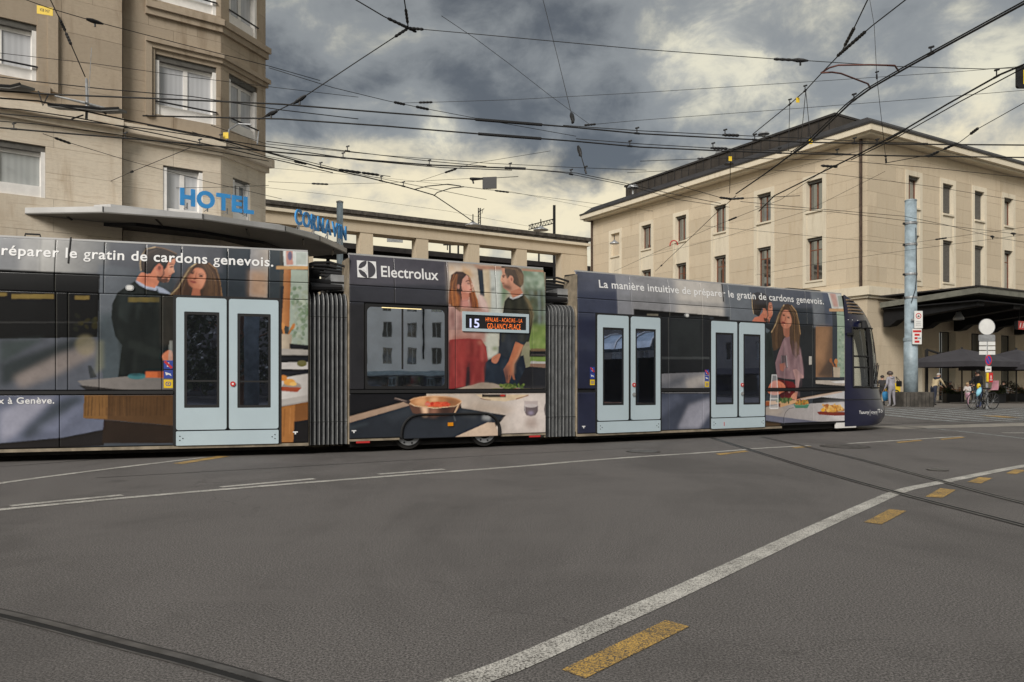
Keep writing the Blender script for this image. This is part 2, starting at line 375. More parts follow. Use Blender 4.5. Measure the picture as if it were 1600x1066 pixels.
MT['plaster_w'] = mat('white_render', (0.88, 0.88, 0.90), 0.9, var=0.08, vs_=0.6)
MT['plaster_g'] = mat('grey_render', (0.26, 0.25, 0.24), 0.9, var=0.15, vs_=0.6)
MT['skin'] = mat('skin', (0.42, 0.24, 0.17), 0.6, var=0.08)
MT['hair_d'] = mat('hair_dark', (0.02, 0.016, 0.014), 0.6, var=0.2)
MT['hair_b'] = mat('hair_blond', (0.36, 0.24, 0.13), 0.6, var=0.2)
MT['hair_g'] = mat('hair_grey', (0.32, 0.30, 0.28), 0.7, var=0.2)
# ---------------------------------------------------------------- text
_tc = {}
def text_mesh(s, bold=0.0, extrude=0.0, space=1.0):
    cu = bpy.data.curves.new('txt', 'FONT'); cu.body = s; cu.size = 1.0; cu.offset = bold; cu.extrude = extrude; cu.space_character = space
    cu.resolution_u = 4
    o = bpy.data.objects.new('txt', cu); me = bpy.data.meshes.new_from_object(o)
    bpy.data.objects.remove(o); bpy.data.curves.remove(cu); me.materials.clear()
    return me
def mesh_co(me):
    a = np.zeros(len(me.vertices)*3); me.vertices.foreach_get('co', a); return a.reshape(-1, 3)
def set_co(me, a): me.vertices.foreach_set('co', a.reshape(-1)); me.update()
# ================================================================ ground
struct('road', MB().quad((-400, -200, 0), (400, -200, 0), (400, 900, 0), (-400, 900, 0)), MT['asphalt'], 'grey asphalt road in front of the tram')
def ribbon(pts, w, z):
    """flat strip of width w along ground points"""
    pts = [Vector((p[0], p[1], 0)) for p in pts]; mb = MB(); n = len(pts); L = []; R = []
    for i, p in enumerate(pts):
        d = (pts[min(i+1, n-1)]-pts[max(i-1, 0)]).normalized(); q = Vector((-d.y, d.x, 0))*w/2
        L.append(p+q); R.append(p-q)
    for i in range(n-1): mb.quad((R[i].x, R[i].y, z), (R[i+1].x, R[i+1].y, z), (L[i+1].x, L[i+1].y, z), (L[i].x, L[i].y, z))
    return mb
def smooth_pts(P, k=6):
    P = [Vector((p[0], p[1], 0)) for p in P]; out = []
    for i in range(len(P)-1):
        p0 = P[max(i-1, 0)]; p1 = P[i]; p2 = P[i+1]; p3 = P[min(i+2, len(P)-1)]
        for j in range(k):
            t = j/k
            out.append(0.5*((2*p1)+(p2-p0)*t+(2*p0-5*p1+4*p2-p3)*t*t+(3*p1-p0-3*p2+p3)*t**3))
    out.append(P[-1]); return out
def gpts(l): return [atz(a, b) for a, b in l]
def marking(label, pts, w=0.14, m='white_paint', z=0.004, smooth=True):
    P = gpts(pts); P = smooth_pts(P) if smooth and len(P) > 2 else P
    return struct('road_marking', ribbon(P, w, z), MT[m], label)
def marking_quad(label, corners, m='yellow_paint', z=0.004):
    P = gpts(corners); return struct('road_marking', MB().quad(*[(p.x, p.y, z) for p in P]), MT[m], label)
marking('long white line curving from the foreground to the right edge', [(640,1100),(710,1072),(800,1040),(925,985),(1050,930),(1175,872),(1250,837),(1350,792),(1410,767),(1465,755),(1580,732),(1640,722)], 0.145)
marking('long white line running parallel to the tram', [(-60,804),(0,797),(200,778),(400,761),(600,745),(800,730),(900,721.5),(1000,714),(1080,709),(1150,704),(1185,701),(1265,696.5)], 0.13)
for i, (a, b) in enumerate([((16,791),(191,774)), ((345,761.5),(491,748.5)), ((591,741.5),(694,733.5))]):
    marking(['first', 'second', 'third'][i]+' short white dash beside the long line, counted from the left', [a, b], 0.12)
marking('thin white line running in under the tram on the left', [(-40,763),(25,752),(170,733),(320,715)], 0.12)
marking_quad('yellow dash on the road close in front of the tram doors', [(270,724.5),(340,713),(359,713.5),(285,725.5)])
marking('white line below the tram nose', [(1325,693.5),(1410,688),(1505,682)], 0.13)
for lb, c in [('large yellow dash in the foreground beside the curving white line', [(877.5,1047.5),(915,1061),(1077.5,980),(1040,970)]),
              ('second yellow dash along the curving white line', [(1350,816.5),(1377.5,820),(1416.5,799),(1390,796)]),
              ('third yellow dash along the curving line, between the two rails', [(1446,776.5),(1472.5,778.5),(1494,766),(1469,763.5)]),
              ('fourth yellow dash along the curving white line', [(1511.5,753.5),(1532.5,756),(1551,747.5),(1530,746)]),
              ('farthest yellow dash at the right edge of the road', [(1571.5,740),(1587,741.5),(1605,735),(1585,734)]),
              ('yellow dash under the white line near the front rail', [(1118,709.5),(1125,711.5),(1170,706),(1163,704.5)]),
              ('yellow dash at the end of the long white line', [(1236,699.5),(1243,701),(1268,698.5),(1262,697.3)]),
              ('left yellow dash below the tram nose', [(1400,691),(1404,692.5),(1442,688.7),(1438,687.5)]),
              ('right yellow dash below the tram nose', [(1468,686.3),(1472,687.6),(1508,684),(1502,683)])]:
    marking_quad(lb, c)
marking('thin pale line crossing the road beyond the tram nose', [(1412,667.5),(1464,670.8),(1540,678.5),(1640,690)], 0.16, 'white_worn')
marking('short white line at the right edge beyond the tram nose', [(1566,676.6),(1640,677)], 0.2)
def rail(label, pts, head=0.042, groove=0.036):
    P = smooth_pts(pts); n = len(P)
    mb = ribbon(P, head, 0.007)
    def off(o): return [p+Vector((-(P[min(i+1,n-1)]-P[max(i-1,0)]).normalized().y, (P[min(i+1,n-1)]-P[max(i-1,0)]).normalized().x, 0))*o for i, p in enumerate(P)]
    o = struct('tram_rail', mb, MT['rail'], label)
    g = obj('groove', ribbon(off(-(head+groove)/2-0.002), groove, 0.0055), MT['groove'], o)
    obj('guard_lip', ribbon(off(-(head/2+groove+0.009)), 0.012, 0.007), MT['rail'], o)
    obj('sealant_edge', ribbon(off(head/2+0.010), 0.014, 0.0045), MT['sealant'], o)
    return o
rail('steel tram rail crossing the bottom left corner', [Vector((-9.0, 7.0, 0)), Vector((-4.2, 4.78, 0)), atz(0,957), atz(200,1007), atz(420,1066), Vector((1.2, 1.75, 0))])
rail('left rail of the track running away under the tram', [Vector((4.45, -2, 0)), Vector((4.35, 4, 0)), atz(1600,823), atz(1400,771), atz(1250,728), atz(1090,678), Vector((4.9, 30, 0))][0:6], 0.03, 0.05)
rail('right rail of the track running away under the tram', [Vector((5.2, -2, 0)), Vector((5.1, 4, 0)), atz(1600,787.5), atz(1450,747.5), atz(1320,713), atz(1190,683)], 0.035, 0.04)
struct('asphalt_line', ribbon(gpts([(-30,732),(90,723),(180,716)]), 0.03, 0.0035), MT['sealant'], 'thin dark strip on the asphalt at the left edge beside the tram')  # short thin dark strip laid flat on the asphalt
struct('asphalt_line', ribbon(gpts([(150,747),(400,733),(800,710),(1000,700)]), 0.025, 0.0035), MT['sealant'], 'long dark sealed joint in the asphalt parallel to the tram')
def cover(label, px, py, r):
    p = atz(px, py); M = T(p)
    o = tag(link('manhole_cover', MB().lathe([(r, 0.002), (r, 0.006), (r*0.97, 0.008)], n=24).mesh(), MT['iron'], None, M), label, 'manhole')
    mb = MB()
    for k in range(-4, 5): mb.box(-math.sqrt(max(0.01, 1-(k/5)**2))*r*0.85, math.sqrt(max(0.01, 1-(k/5)**2))*r*0.85, k*r/5-0.012, k*r/5+0.012, 0.008, 0.012)
    obj('rib_pattern', mb, MT['rail'], o, M); return o
cover('round iron manhole cover in front of the tram nose', 1320, 698, 0.45)
cover('small dark drain cover on the road between tram nose and curving line', 1465, 735, 0.14)
cover('faint round cover in the asphalt below the middle of the tram', 1005, 706, 0.3)
# pavement beyond the tracks, in front of the station
PV = 0.12
pa = MB(); zr = lambda y: PV*max(0.0, min(1.0, (y-26.0)/9.0)); edge = [(11.5, 31.0), (13.4, 31.2), (20, 30.5), (27, 28.6), (60, 17)]
outer = [(60, 160), (-60, 160), (-60, 30.0), (-6, 30.0)]
pa.quad((-60, 35, PV), (120, 35, PV), (120, 160, PV), (-60, 160, PV)); ramp = MB().quad((-60, 26, 0.002), (120, 26, 0.002), (120, 35, PV), (-60, 35, PV)); struct('road_ramp', ramp, MT['asphalt'], 'asphalt rising gently towards the station pavement')
struct('pavement', pa, MT['pave'], 'grey pavement in front of the station cafe')
struct('kerb', ribbon([(-60, 35.0), (120, 35.0)], 0.16, PV+0.004), MT['kerb'], 'flush stone kerb along the station pavement')
# pale tram-bed slab crossing beyond the nose, and zebra
struct('track_slab', ribbon(gpts([(1380,668.5),(1480,666.5),(1640,662.5)]), 1.2, 0.004), MT['kerb'], 'pale concrete track bed beyond the tram nose')
for i in range(15):
    x0 = 13.9+i*0.92; mbz = MB(); ys = [24.4+0.02*i, 26.0, 30.0, 34.2]
    for ya, yb in zip(ys[:-1], ys[1:]):
        xa = x0-(ya-24.4)*0.03; xb = x0-(yb-24.4)*0.03
        mbz.quad((xa, ya, zr(ya)+0.006), (xa+0.46, ya, zr(ya)+0.006), (xb+0.46, yb, zr(yb)+0.006), (xb, yb, zr(yb)+0.006))
    struct('crosswalk_stripe', mbz, MT['white_worn'], 'worn white zebra stripe in front of the station')
for i in range(4):
    x0 = 17.2+i*1.9; struct('crosswalk_stripe', MB().quad((x0, 27.0, zr(27)+0.011), (x0+0.6, 27.0, zr(27)+0.011), (x0+0.5, 28.2, zr(28.2)+0.011), (x0-0.1, 28.2, zr(28.2)+0.011)), MT['yellow_paint'], 'faded yellow block on the zebra crossing')
for i in range(7):
    x0 = 15.3+i*2.6; struct('paving_band', MB().quad((x0, 35.4, PV+0.005), (x0+1.9, 35.4, PV+0.005), (x0+2.0, 36.0, PV+0.005), (x0+0.1, 36.0, PV+0.005)), MT['white_worn'], 'pale worn band painted on the pavement')
# ================================================================ facades
UNIT = MB().box(-0.5, 0.5, 0, 1, -0.5, 0.5).mesh('stone_slab')
_unit_by_mat = {}
def unit(mat_):
    if mat_.name not in _unit_by_mat:
        me = UNIT.copy(); me.materials.append(mat_); _unit_by_mat[mat_.name] = me
    return _unit_by_mat[mat_.name]
def facade(root, M, x0, x1, z0, z1, ops, slab_mat, wall_mat, course=0.65, slen=1.6, depth=0.3, gap=0.006, slabs=True, name='wall', seed=1):
    """wall of a building in the frame M (x along, y inward): backing with openings and reveals, stone slabs as parts"""
    r = random.Random(seed)
    xs = sorted(set([x0, x1]+[o[0] for o in ops]+[o[1] for o in ops])); zs = sorted(set([z0, z1]+[o[2] for o in ops]+[o[3] for o in ops]))
    xs = [x for x in xs if x0 <= x <= x1]; zs = [z for z in zs if z0 <= z <= z1]
    inside = lambda x, z: any(o[0] < x < o[1] and o[2] < z < o[3] for o in ops)
    mb = MB(); yb = 0.03 if slabs else 0.0
    for i in range(len(xs)-1):
        for j in range(len(zs)-1):
            if not inside((xs[i]+xs[i+1])/2, (zs[j]+zs[j+1])/2):
                mb.quad((xs[i], yb, zs[j]), (xs[i+1], yb, zs[j]), (xs[i+1], yb, zs[j+1]), (xs[i], yb, zs[j+1]))
    for a, b, c, d in ops:
        rv = MB()
        rv.quad((a, 0.001, c), (a, 0.001, d), (a, depth, d), (a, depth, c)); rv.quad((b, 0.001, c), (b, depth, c), (b, depth, d), (b, 0.001, d))
        rv.quad((a, 0.001, d), (b, 0.001, d), (b, depth, d), (a, depth, d)); rv.quad((a, 0.001, c), (a, depth, c), (b, depth, c), (b, 0.001, c))
        obj('window_reveal', rv, wall_mat, root, M)
    w = obj(name, mb, MT['mortar'] if slabs else wall_mat, root, M)
    n = 0
    if slabs:
        um = unit(slab_mat)
        for j in range(len(zs)-1):
            k = max(1, round((zs[j+1]-zs[j])/course)); h = (zs[j+1]-zs[j])/k
            for q in range(k):
                za = zs[j]+q*h; zb = za+h; zm = (za+zb)/2
                iv = []; cur = None
                for i in range(len(xs)-1):
                    if not inside((xs[i]+xs[i+1])/2, zm):
                        if cur is None: cur = [xs[i], xs[i+1]]
                        else: cur[1] = xs[i+1]
                    else:
                        if cur: iv.append(cur)
                        cur = None
                if cur: iv.append(cur)
                for a, b in iv:
                    m = max(1, round((b-a)/slen)); e = [a+(b-a)*s/m for s in range(m+1)]
                    if m > 1 and q % 2: e = [a]+[x+(b-a)/m*0.5 for x in e[:-1]]+[b]
                    for s in range(len(e)-1):
                        L = e[s+1]-e[s]
                        if L < 0.05: continue
                        pr = r.uniform(0, 0.003)
                        link('stone_slab', um, None, w, M @ T(((e[s]+e[s+1])/2, -pr, zm)) @ Matrix.Diagonal((L-gap, 0.035, h-gap, 1))); n += 1
    return w
def sash(w, h, mull=1, trans=None, fr=0.07, d=0.06):
    """window frame with mullions, in x 0..w, z 0..h"""
    mb = MB(); mb.box(0, fr, 0, d, 0, h); mb.box(w-fr, w, 0, d, 0, h); mb.box(fr, w-fr, 0, d, 0, fr); mb.box(fr, w-fr, 0, d, h-fr, h)
    for i in range(mull):
        c = w*(i+1)/(mull+1); mb.box(c-fr*0.6, c+fr*0.6, -0.003, d, fr, h-fr)
    for t in (trans or []): mb.box(fr, w-fr, 0.004, d, t-fr*0.35, t+fr*0.35)
    return mb
_wc = {}
def window(root, M, x, z, w, h, y, frame_mat, glass_mat, mull=1, trans=None, fr=0.07, label=None):
    k = (round(w,3), round(h,3), mull, tuple(trans or ()), fr, frame_mat.name, glass_mat.name)
    if k not in _wc:
        f = sash(w, h, mull, trans, fr).mesh('window'); f.materials.append(frame_mat)
        panes = []
        for i in range(mull+1):
            a = w*i/(mull+1)+fr*0.6; b = w*(i+1)/(mull+1)-fr*0.6
            p = MB().box(a, b, 0.03, 0.042, fr*0.8, h-fr*0.8).mesh('pane'); p.materials.append(glass_mat); panes.append(p)
        _wc[k] = (f, panes)
    f, panes = _wc[k]; Mo = M @ T((x, y, z)); o = link('window', f, None, root, Mo)
    for p in panes: link('pane', p, None, o, Mo)
    if label: o['label'] = label
    return o
# ================================================================ station building
P0 = Vector((21.65, 47.0, 0)); dR = Vector((0.8600, 0.5103, 0)); dL = Vector((-0.5103, 0.8600, 0))   # right facade runs along dR, left facade recedes along dL
LLEN = 28.2; RLEN = 34.0
st_root = thing('station_building', 'large beige stone station building with dark flat roof behind the tram', 'building', T(P0))
ML = Plane(P0.x+dL.x*LLEN, P0.y+dL.y*LLEN, -dL.x, -dL.y).M      # x = 0 at the far end, LLEN at the corner
MR = Plane(P0.x, P0.y, dR.x, dR.y).M
WW, UZ0, UZ1, LZ0, LZ1 = 1.22, 12.5, 14.5, 7.95, 10.75
tL = [3.78+4.15*k for k in range(6)]
opsL = []
for k, t in enumerate(tL):
    x = LLEN-t
    opsL += [(x-WW/2, x+WW/2, UZ0, UZ1), (x-WW/2, x+WW/2, LZ0, LZ1)]
opsLg = [(LLEN-t-0.9, LLEN-t+0.9, 0.9, 4.7) for t in tL]
tR = [4.76+3.8*k for k in range(8)]
opsR = []
for t in tR: opsR += [(t-WW/2, t+WW/2, UZ0, UZ1), (t-WW/2, t+WW/2, LZ0, LZ1)]
opsRg = [(t-0.95, t+0.95, PV, 4.7) for t in tR]
def surround_blocks(x): return [(x-WW/2-0.30, x+WW/2+0.30, LZ0-0.45, UZ1+0.32)]
for (M, ops, opg, xs, ln, sd) in ((ML, opsL, opsLg, [LLEN-t for t in tL], LLEN, 3), (MR, opsR, opsRg, tR, RLEN, 5)):
    # keep slabs clear of the window surrounds: the surround column is cut out of the slab field
    colm = [(x-WW/2-0.30, x+WW/2+0.30, LZ0-0.45, UZ1+0.32) for x in xs]
    facade(st_root, M, 0, ln, 7.15, 16.35, colm, MT['station'], MT['station_trim'], course=0.92, slen=1.9, depth=0.02, seed=sd, name='upper_wall', gap=0.011)
    facade(st_root, M, 0, ln, PV, 6.45, opg, MT['station'], MT['station_trim'], course=1.05, slen=2.0, depth=0.55, seed=sd+1, name='ground_floor_wall')
    for i, x in enumerate(xs):
        a, b, c, d = colm[i]; s = MB()
        s.box(a+0.01, x-WW/2, -0.05, 0.4, c, d); s.box(x+WW/2, b-0.01, -0.05, 0.4, c, d)
        s.box(x-WW/2, x+WW/2, -0.047, 0.4, UZ1, d); s.box(x-WW/2, x+WW/2, -0.047, 0.4, c, LZ0)
        sur = obj('window_surround', s, MT['station_trim'], st_root, M)
        obj('spandrel_panel', MB().box(x-WW/2, x+WW/2, -0.01, 0.4, LZ1, UZ0-0.12), MT['station_trim'], sur, M)
        obj('sill', MB().box(x-WW/2-0.05, x+WW/2+0.05, -0.11, 0.3, UZ0-0.12, UZ0), MT['station_trim'], sur, M)
        obj('sill', MB().box(x-WW/2-0.05, x+WW/2+0.05, -0.11, 0.3, LZ0-0.12, LZ0), MT['station_trim'], sur, M)
        blind = (M is ML and i == 5)
        shut = (M is MR and i in (1, 2))
        for (z0_, z1_, up) in ((UZ0, UZ1, True), (LZ0, LZ1, False)):
            if blind:
                obj('blind_panel', MB().box(x-WW/2, x+WW/2, 0.18, 0.3, z0_, z1_), MT['station'], st_root, M); continue
            h = z1_-z0_
            window(st_root, M, x-WW/2, z0_, WW, h, 0.30, MT['wood_win'], MT['win_dark'], 1, [h*0.72] if not up else None, 0.085)
            hd = MB().box(x-WW/2, x+WW/2, 0.12, 0.29, z1_-0.16, z1_)
            if shut or (M is MR and i in (0, 3) and not up and i == 1):
                for q in range(int((h-0.25)/0.14)): hd.box(x-WW/2+0.04, x+WW/2-0.04, 0.20, 0.225, z1_-0.17-0.14*(q+1), z1_-0.175-0.14*q)
            obj('shutter_box', hd, MT['shutter'], st_root, M)
    # ground floor openings
    for i, (a, b, c, d) in enumerate(opg):
        window(st_root, M, a, c, b-a, d-c, 0.45, MT['black_metal'], MT['win_dark'], 1, [ (d-c)*0.7 ], 0.06)
    # trim bands
    obj('belt_course', MB().box(-0.25 if M is MR else 0, ln+(0.25 if M is ML else 0), -0.28, 0.2, 6.62, 7.15), MT['station_trim'], st_root, M)
    obj('belt_moulding', MB().box(-0.12 if M is MR else 0, ln+(0.12 if M is ML else 0), -0.13, 0.2, 6.45, 6.62), MT['station_trim'], st_root, M)
# eaves, roof edge, attic: drawn in the right-facade frame (x along right facade, y inward; left facade lies along +y at x = 0)
OV = 0.85
ev = MB(); ev.box(-OV, RLEN, -OV, LLEN+OV*0.6, 16.35, 16.72); obj('eaves', ev, MT['station_trim'], st_root, MR)
ev = MB(); ev.box(-OV+0.25, RLEN, -OV+0.25, LLEN+0.3, 16.2, 16.35); obj('eaves_moulding', ev, MT['station_trim'], st_root, MR)
obj('gutter', MB().box(-OV-0.06, RLEN, -OV-0.06, LLEN+OV*0.6, 16.72, 16.84), MT['roof'], st_root, MR)
rf = MB(); n0 = len(rf.v)
a = [(-OV+0.05, -OV+0.05), (RLEN, -OV+0.05), (RLEN, LLEN+0.3), (-OV+0.05, LLEN+0.3)]; b = [(0.0, 0.0), (RLEN, 0.0), (RLEN, LLEN-0.2), (0.0, LLEN-0.2)]
rf.v += [(x, y, 16.84) for x, y in a]+[(x, y, 17.45) for x, y in b]+[(8, 6, 18.3), (RLEN, 6, 18.3), (RLEN, LLEN-4, 18.3), (8, LLEN-4, 18.3)]
for lv in (0, 4):
    for i in range(4): rf.f.append((lv+i, lv+(i+1) % 4, lv+4+(i+1) % 4, lv+4+i))
rf.f.append((8, 9, 10, 11)); obj('roof', rf, MT['roof'], st_root, MR)
at_ = MB(); at_.box(3.0, 14, 4.5, 26.8, 16.9, 19.45); att = obj('attic_storey', at_, MT['roof_br'], st_root, MR)
for k in range(26): obj('standing_seam', MB().box(2.95, 3.0, 4.9+k*0.85, 4.95+k*0.85, 17.0, 19.4), MT['roof'], att, MR)
obj('attic_cap', MB().box(2.88, 14.1, 4.4, 26.9, 19.45, 19.6), MT['roof'], att, MR)
obj('attic_front_seam', MB().box(3.02, 14, 4.42, 4.5, 17.0, 19.4), MT['roof_br'], att, MR)
def pipe(x, M, z0, z1): obj('downpipe', MB().tube([(x, -0.12, z0), (x, -0.12, z1)], 0.09, 8), MT['copper'], st_root, M)
pipe(LLEN-0.35, ML, 6.7, 16.3); pipe(0.35, ML, 0.2, 16.3)
for (tt, z, h, r) in ((22.5, 16.8, 1.5, 0.5), (18.2, 19.5, 0.7, 0.3), (11.5, 19.5, 0.9, 0.45)):
    y = tt if z < 17 else tt; x = 0.3 if z < 17 else 4.0
    obj('roof_vent', MB().lathe([(r*0.55, 0), (r*0.18, 0.25), (r*0.16, h*0.75), (r*0.3, h*0.8), (r, h*0.85), (r*0.8, h)], (x, y, z), 12), MT['grey_metal'], st_root, MR)
# satellite dome seen above the attic
obj('roof_dome', MB().lathe([(0.55, 0), (0.62, 0.2), (0.5, 0.5), (0.2, 0.65)], (3.8, 15.5, 19.6), 14), MT['grey_metal'], st_root, MR)
# far block of the station just visible right of the roof
fb = thing('station_annex', 'dark roofed station wing just showing at the right edge behind the main roof', 'building', T(P0+dR*34.2))
facade(fb, MR @ T((34.3, 2, 0)), 0, 20, 0, 19.0, [(2+4*k, 3.3+4*k, 12.5, 14.5) for k in range(4)], MT['station'], MT['station_trim'], slabs=False)
obj('roof', MB().box(33.2, 55, 1.0, 20, 19.0, 20.3), MT['roof'], fb, MR)
# station canopy over the cafe
cn = thing('cafe_canopy', 'dark flat canopy on heavy brackets over the cafe terrace', 'canopy', MR @ T((0.8, 0, 5.9)))
c_ = MB(); n0 = len(c_.v)
y0, y1 = -6.2, -0.3; zi, zo = 5.85, 6.18; th = 0.32; xa, xb = 0.8, 32.0
c_.v += [(xa, y0, zo), (xb, y0, zo), (xb, y1, zi), (xa, y1, zi), (xa, y0, zo+th), (xb, y0, zo+th), (xb, y1, zi+th), (xa, y1, zi+th)]
c_.f += [(0,3,2,1),(4,5,6,7),(0,1,5,4),(1,2,6,5),(2,3,7,6),(3,0,4,7)]
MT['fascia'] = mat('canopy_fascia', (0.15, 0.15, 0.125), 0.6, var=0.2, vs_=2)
obj('roof_slab', c_, MT['fascia'], cn, MR)
obj('roof_cover', MB().box(xa-0.06, xb, y0-0.06, y1, zo+th+0.012, zo+th+0.09), MT['roof'], cn, MR)
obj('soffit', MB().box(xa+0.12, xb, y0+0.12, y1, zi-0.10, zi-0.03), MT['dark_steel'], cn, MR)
for k in range(8):
    x = 1.5+3.8*k
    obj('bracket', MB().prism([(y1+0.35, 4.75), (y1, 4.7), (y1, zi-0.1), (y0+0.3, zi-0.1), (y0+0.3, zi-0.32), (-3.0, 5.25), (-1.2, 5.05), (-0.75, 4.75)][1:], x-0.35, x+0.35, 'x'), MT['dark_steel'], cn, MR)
lampM = MR @ T((2.9, -3.9, 0))
lm = thing('pendant_lamp', 'bell-shaped metal pendant lamp under the cafe canopy', 'lamp', lampM)
obj('shade', MB().lathe([(0.30, 4.95), (0.29, 5.08), (0.18, 5.25), (0.13, 5.42)], n=14), MT['grey_metal'], lm, lampM, True)
obj('stem', MB().tube([(0, 0, 5.4), (0, 0, 5.76)], 0.03), MT['black_metal'], lm, lampM)
sgM = MR @ T((6.7, -5.3, 0))
sg = thing('red_sign', 'red box sign with white marks under the canopy at the right edge', 'sign', sgM)
obj('box', MB().box(0, 1.2, 0, 0.15, 4.45, 4.95), MT['sign_red'], sg, sgM); obj('side_panel', MB().box(-0.16, -0.003, 0, 0.15, 4.45, 4.95), MT['dark_steel'], sg, sgM)
ms = MB()
for k in range(3): ms.prism([(0.12+0.33*k, 4.55), (0.2+0.33*k, 4.55), (0.32+0.33*k, 4.85), (0.24+0.33*k, 4.85)], -0.008, -0.002, 'y')
obj('white_mark', ms, MT['sign_white'], sg, sgM)
obj('hanger', MB().box(0.2, 0.25, 0.05, 0.1, 4.95, 5.75).box(0.9, 0.95, 0.05, 0.1, 4.95, 5.75), MT['dark_steel'], sg, sgM)
# ================================================================ viaduct colonnade between hotel and station
VE = P0+dL*LLEN                                    # right end, at the far end of the left facade
VL = 46.0
MV = Plane(VE.x-dR.x*VL, VE.y-dR.y*VL, dR.x, dR.y)
va = thing('railway_colonnade', 'pale stone colonnade with open bays joining hotel and station', 'colonnade', MV.M)
ZB0 = MV.tz(700, 377)[1]; ZT = MV.tz(700, 346)[1]
beam = MB().box(0, VL-0.4, 0, 1.4, ZB0, ZT-0.78); obj('beam', beam, MT['station'], va, MV.M)
obj('beam_cornice', MB().box(0, VL-0.2, -0.25, 1.6, ZT-0.78, ZT-0.55), MT['station_trim'], va, MV.M)
obj('parapet', MB().box(0, VL-0.3, -0.05, 1.4, ZT-0.55, ZT-0.3), MT['concrete'], va, MV.M)
lz = MB()
pill = [(468,484),(567,581),(653,669.5),(736,750),(812,825),(878,893)]
k0 = [(MV.t(a), MV.t(b)) for a, b in pill]
step = (k0[-1][0]-k0[0][0])/5
cop = 0.0
for k in range(-4, 6):
    x = k0[0][0]+step*k
    obj('pillar', MB().box(x, x+1.05, 0.05, 1.0, 0, ZB0), MT['station'], va, MV.M)
obj('end_wall', MB().box(VL-2.2, VL-0.35, 0.03, 1.3, 0, ZB0), MT['station'], va, MV.M)
for k in range(46): obj('coping_block', MB().box(k*1.0+0.01, k*1.0+0.985, -0.16, 1.5, ZT-0.3, ZT), MT['concrete'], va, MV.M)
obj('low_wall', MB().box(0, VL-2.3, 0.4, 1.2, 0, 8.2), MT['station'], va, MV.M)
# platform roofs and railway gear behind the colonnade
pr = thing('platform_roof', 'dark platform roof seen through the colonnade bays', 'roof', MV.M @ T((0, 8, 9)))
obj('roof_sheet', MB().prism([(6, 12.75), (16, 13.35), (16, 13.75), (6, 13.2)], -5, VL+14, 'x'), MT['roof'], pr, MV.M)
obj('roof_beam', MB().box(-5, VL+14, 7.0, 7.5, 11.9, 12.7), MT['dark_steel'], pr, MV.M)
for k in range(9): obj('post', MB().box(k*6.0, k*6.0+0.25, 9.0, 9.25, 0, 12.85), MT['dark_steel'], pr, MV.M)
pr2 = thing('platform_roof', 'second dark platform roof farther back behind the colonnade', 'roof', MV.M @ T((0, 22, 9)))
obj('roof_sheet', MB().prism([(20, 13.2), (32, 13.9), (32, 14.3), (20, 13.6)], -5, VL+20, 'x'), MT['roof'], pr2, MV.M)
obj('wall', MB().box(-5, VL+20, 32.2, 32.6, 0, 13.6), MT['dark_steel'], pr2, MV.M)
bd = thing('platform_sign', 'small pale hanging platform sign seen through a colonnade bay', 'sign', T(atY(617, 372, 73)))
obj('board', MB().box(-0.75, 0.75, -0.06, 0.06, -0.28, 0.28), MT['grey_metal'], bd, T(atY(617, 374, 73)) @ RZ(0.3))
obj('hanger', MB().box(-0.5, -0.45, -0.02, 0.02, 0.28, 1.6).box(0.45, 0.5, -0.02, 0.02, 0.28, 1.6), MT['black_metal'], bd, T(atY(617, 374, 73)) @ RZ(0.3))
# railway masts above the colonnade
def lattice(mb, a, b, w, n):
    a = Vector(a); b = Vector(b); up = Vector((0, 0, 1)) if abs((b-a).normalized().z) < 0.5 else Vector((1, 0, 0))
    mb.tube([a-up*w/2, b-up*w/2], 0.10, 5); mb.tube([a+up*w/2, b+up*w/2], 0.10, 5)
    for i in range(n):
        p = a.lerp(b, i/n); q = a.lerp(b, (i+0.5)/n); r = a.lerp(b, (i+1)/n)
        mb.tube([p-up*w/2, q+up*w/2], 0.06, 4); mb.tube([q+up*w/2, r-up*w/2], 0.06, 4)
g1 = thing('railway_gantry', 'steel railway gantry with lattice arm above the colonnade', 'gantry', T(atY(866, 372, 76)))
pA = atY(866, 321, 76); obj('mast', MB().box(-0.13, 0.13, -0.13, 0.13, 0, pA.z), MT['dark_steel'], g1, T((pA.x, pA.y, 0)))
gb = MB(); lattice(gb, atY(866, 338, 76), atY(790, 358, 84), 0.85, 9); obj('lattice_arm', gb, MT['dark_steel'], g1)
obj('insulator', MB().tube([atY(802, 360, 90), atY(802, 344, 90)], [0.12, 0.04], 6), MT['insul'], g1)
g2 = thing('railway_mast', 'slim lattice railway mast with bracket above the middle of the colonnade', 'mast', T(atY(749, 360, 74)))
gb = MB(); lattice(gb, atY(749, 420, 74), atY(749, 310, 74), 0.4, 9); obj('lattice_mast', gb, MT['dark_steel'], g2)
obj('bracket', MB().tube([atY(747, 322, 74), atY(764, 312, 74)], 0.07, 5).tube([atY(760, 314, 74), atY(757, 328, 74)], 0.05, 5), MT['dark_steel'], g2)
for (px, py, yy, lb) in ((703, 372, 80, 'leftmost thin railway mast behind the colonnade'), (815, 385, 80, 'thin railway mast in the fourth colonnade bay'), (842, 392, 80, 'dark signal post in the right colonnade bay'), (716, 388, 82, 'short railway mast in the third colonnade bay')):
    p = atY(px, py, yy); q = thing('catenary_mast', lb, 'mast', T((p.x, p.y, 0)))
    obj('post', MB().box(-0.09, 0.09, -0.09, 0.09, 0, p.z+0.9), MT['dark_steel'], q); obj('cross_arm', MB().box(-1.6, 1.6, -0.05, 0.05, p.z+0.3, p.z+0.42).box(-1.2, -1.1, -0.05, 0.05, p.z-0.2, p.z+0.3).box(0.9, 1.0, -0.05, 0.05, p.z-0.2, p.z+0.3), MT['dark_steel'], q)
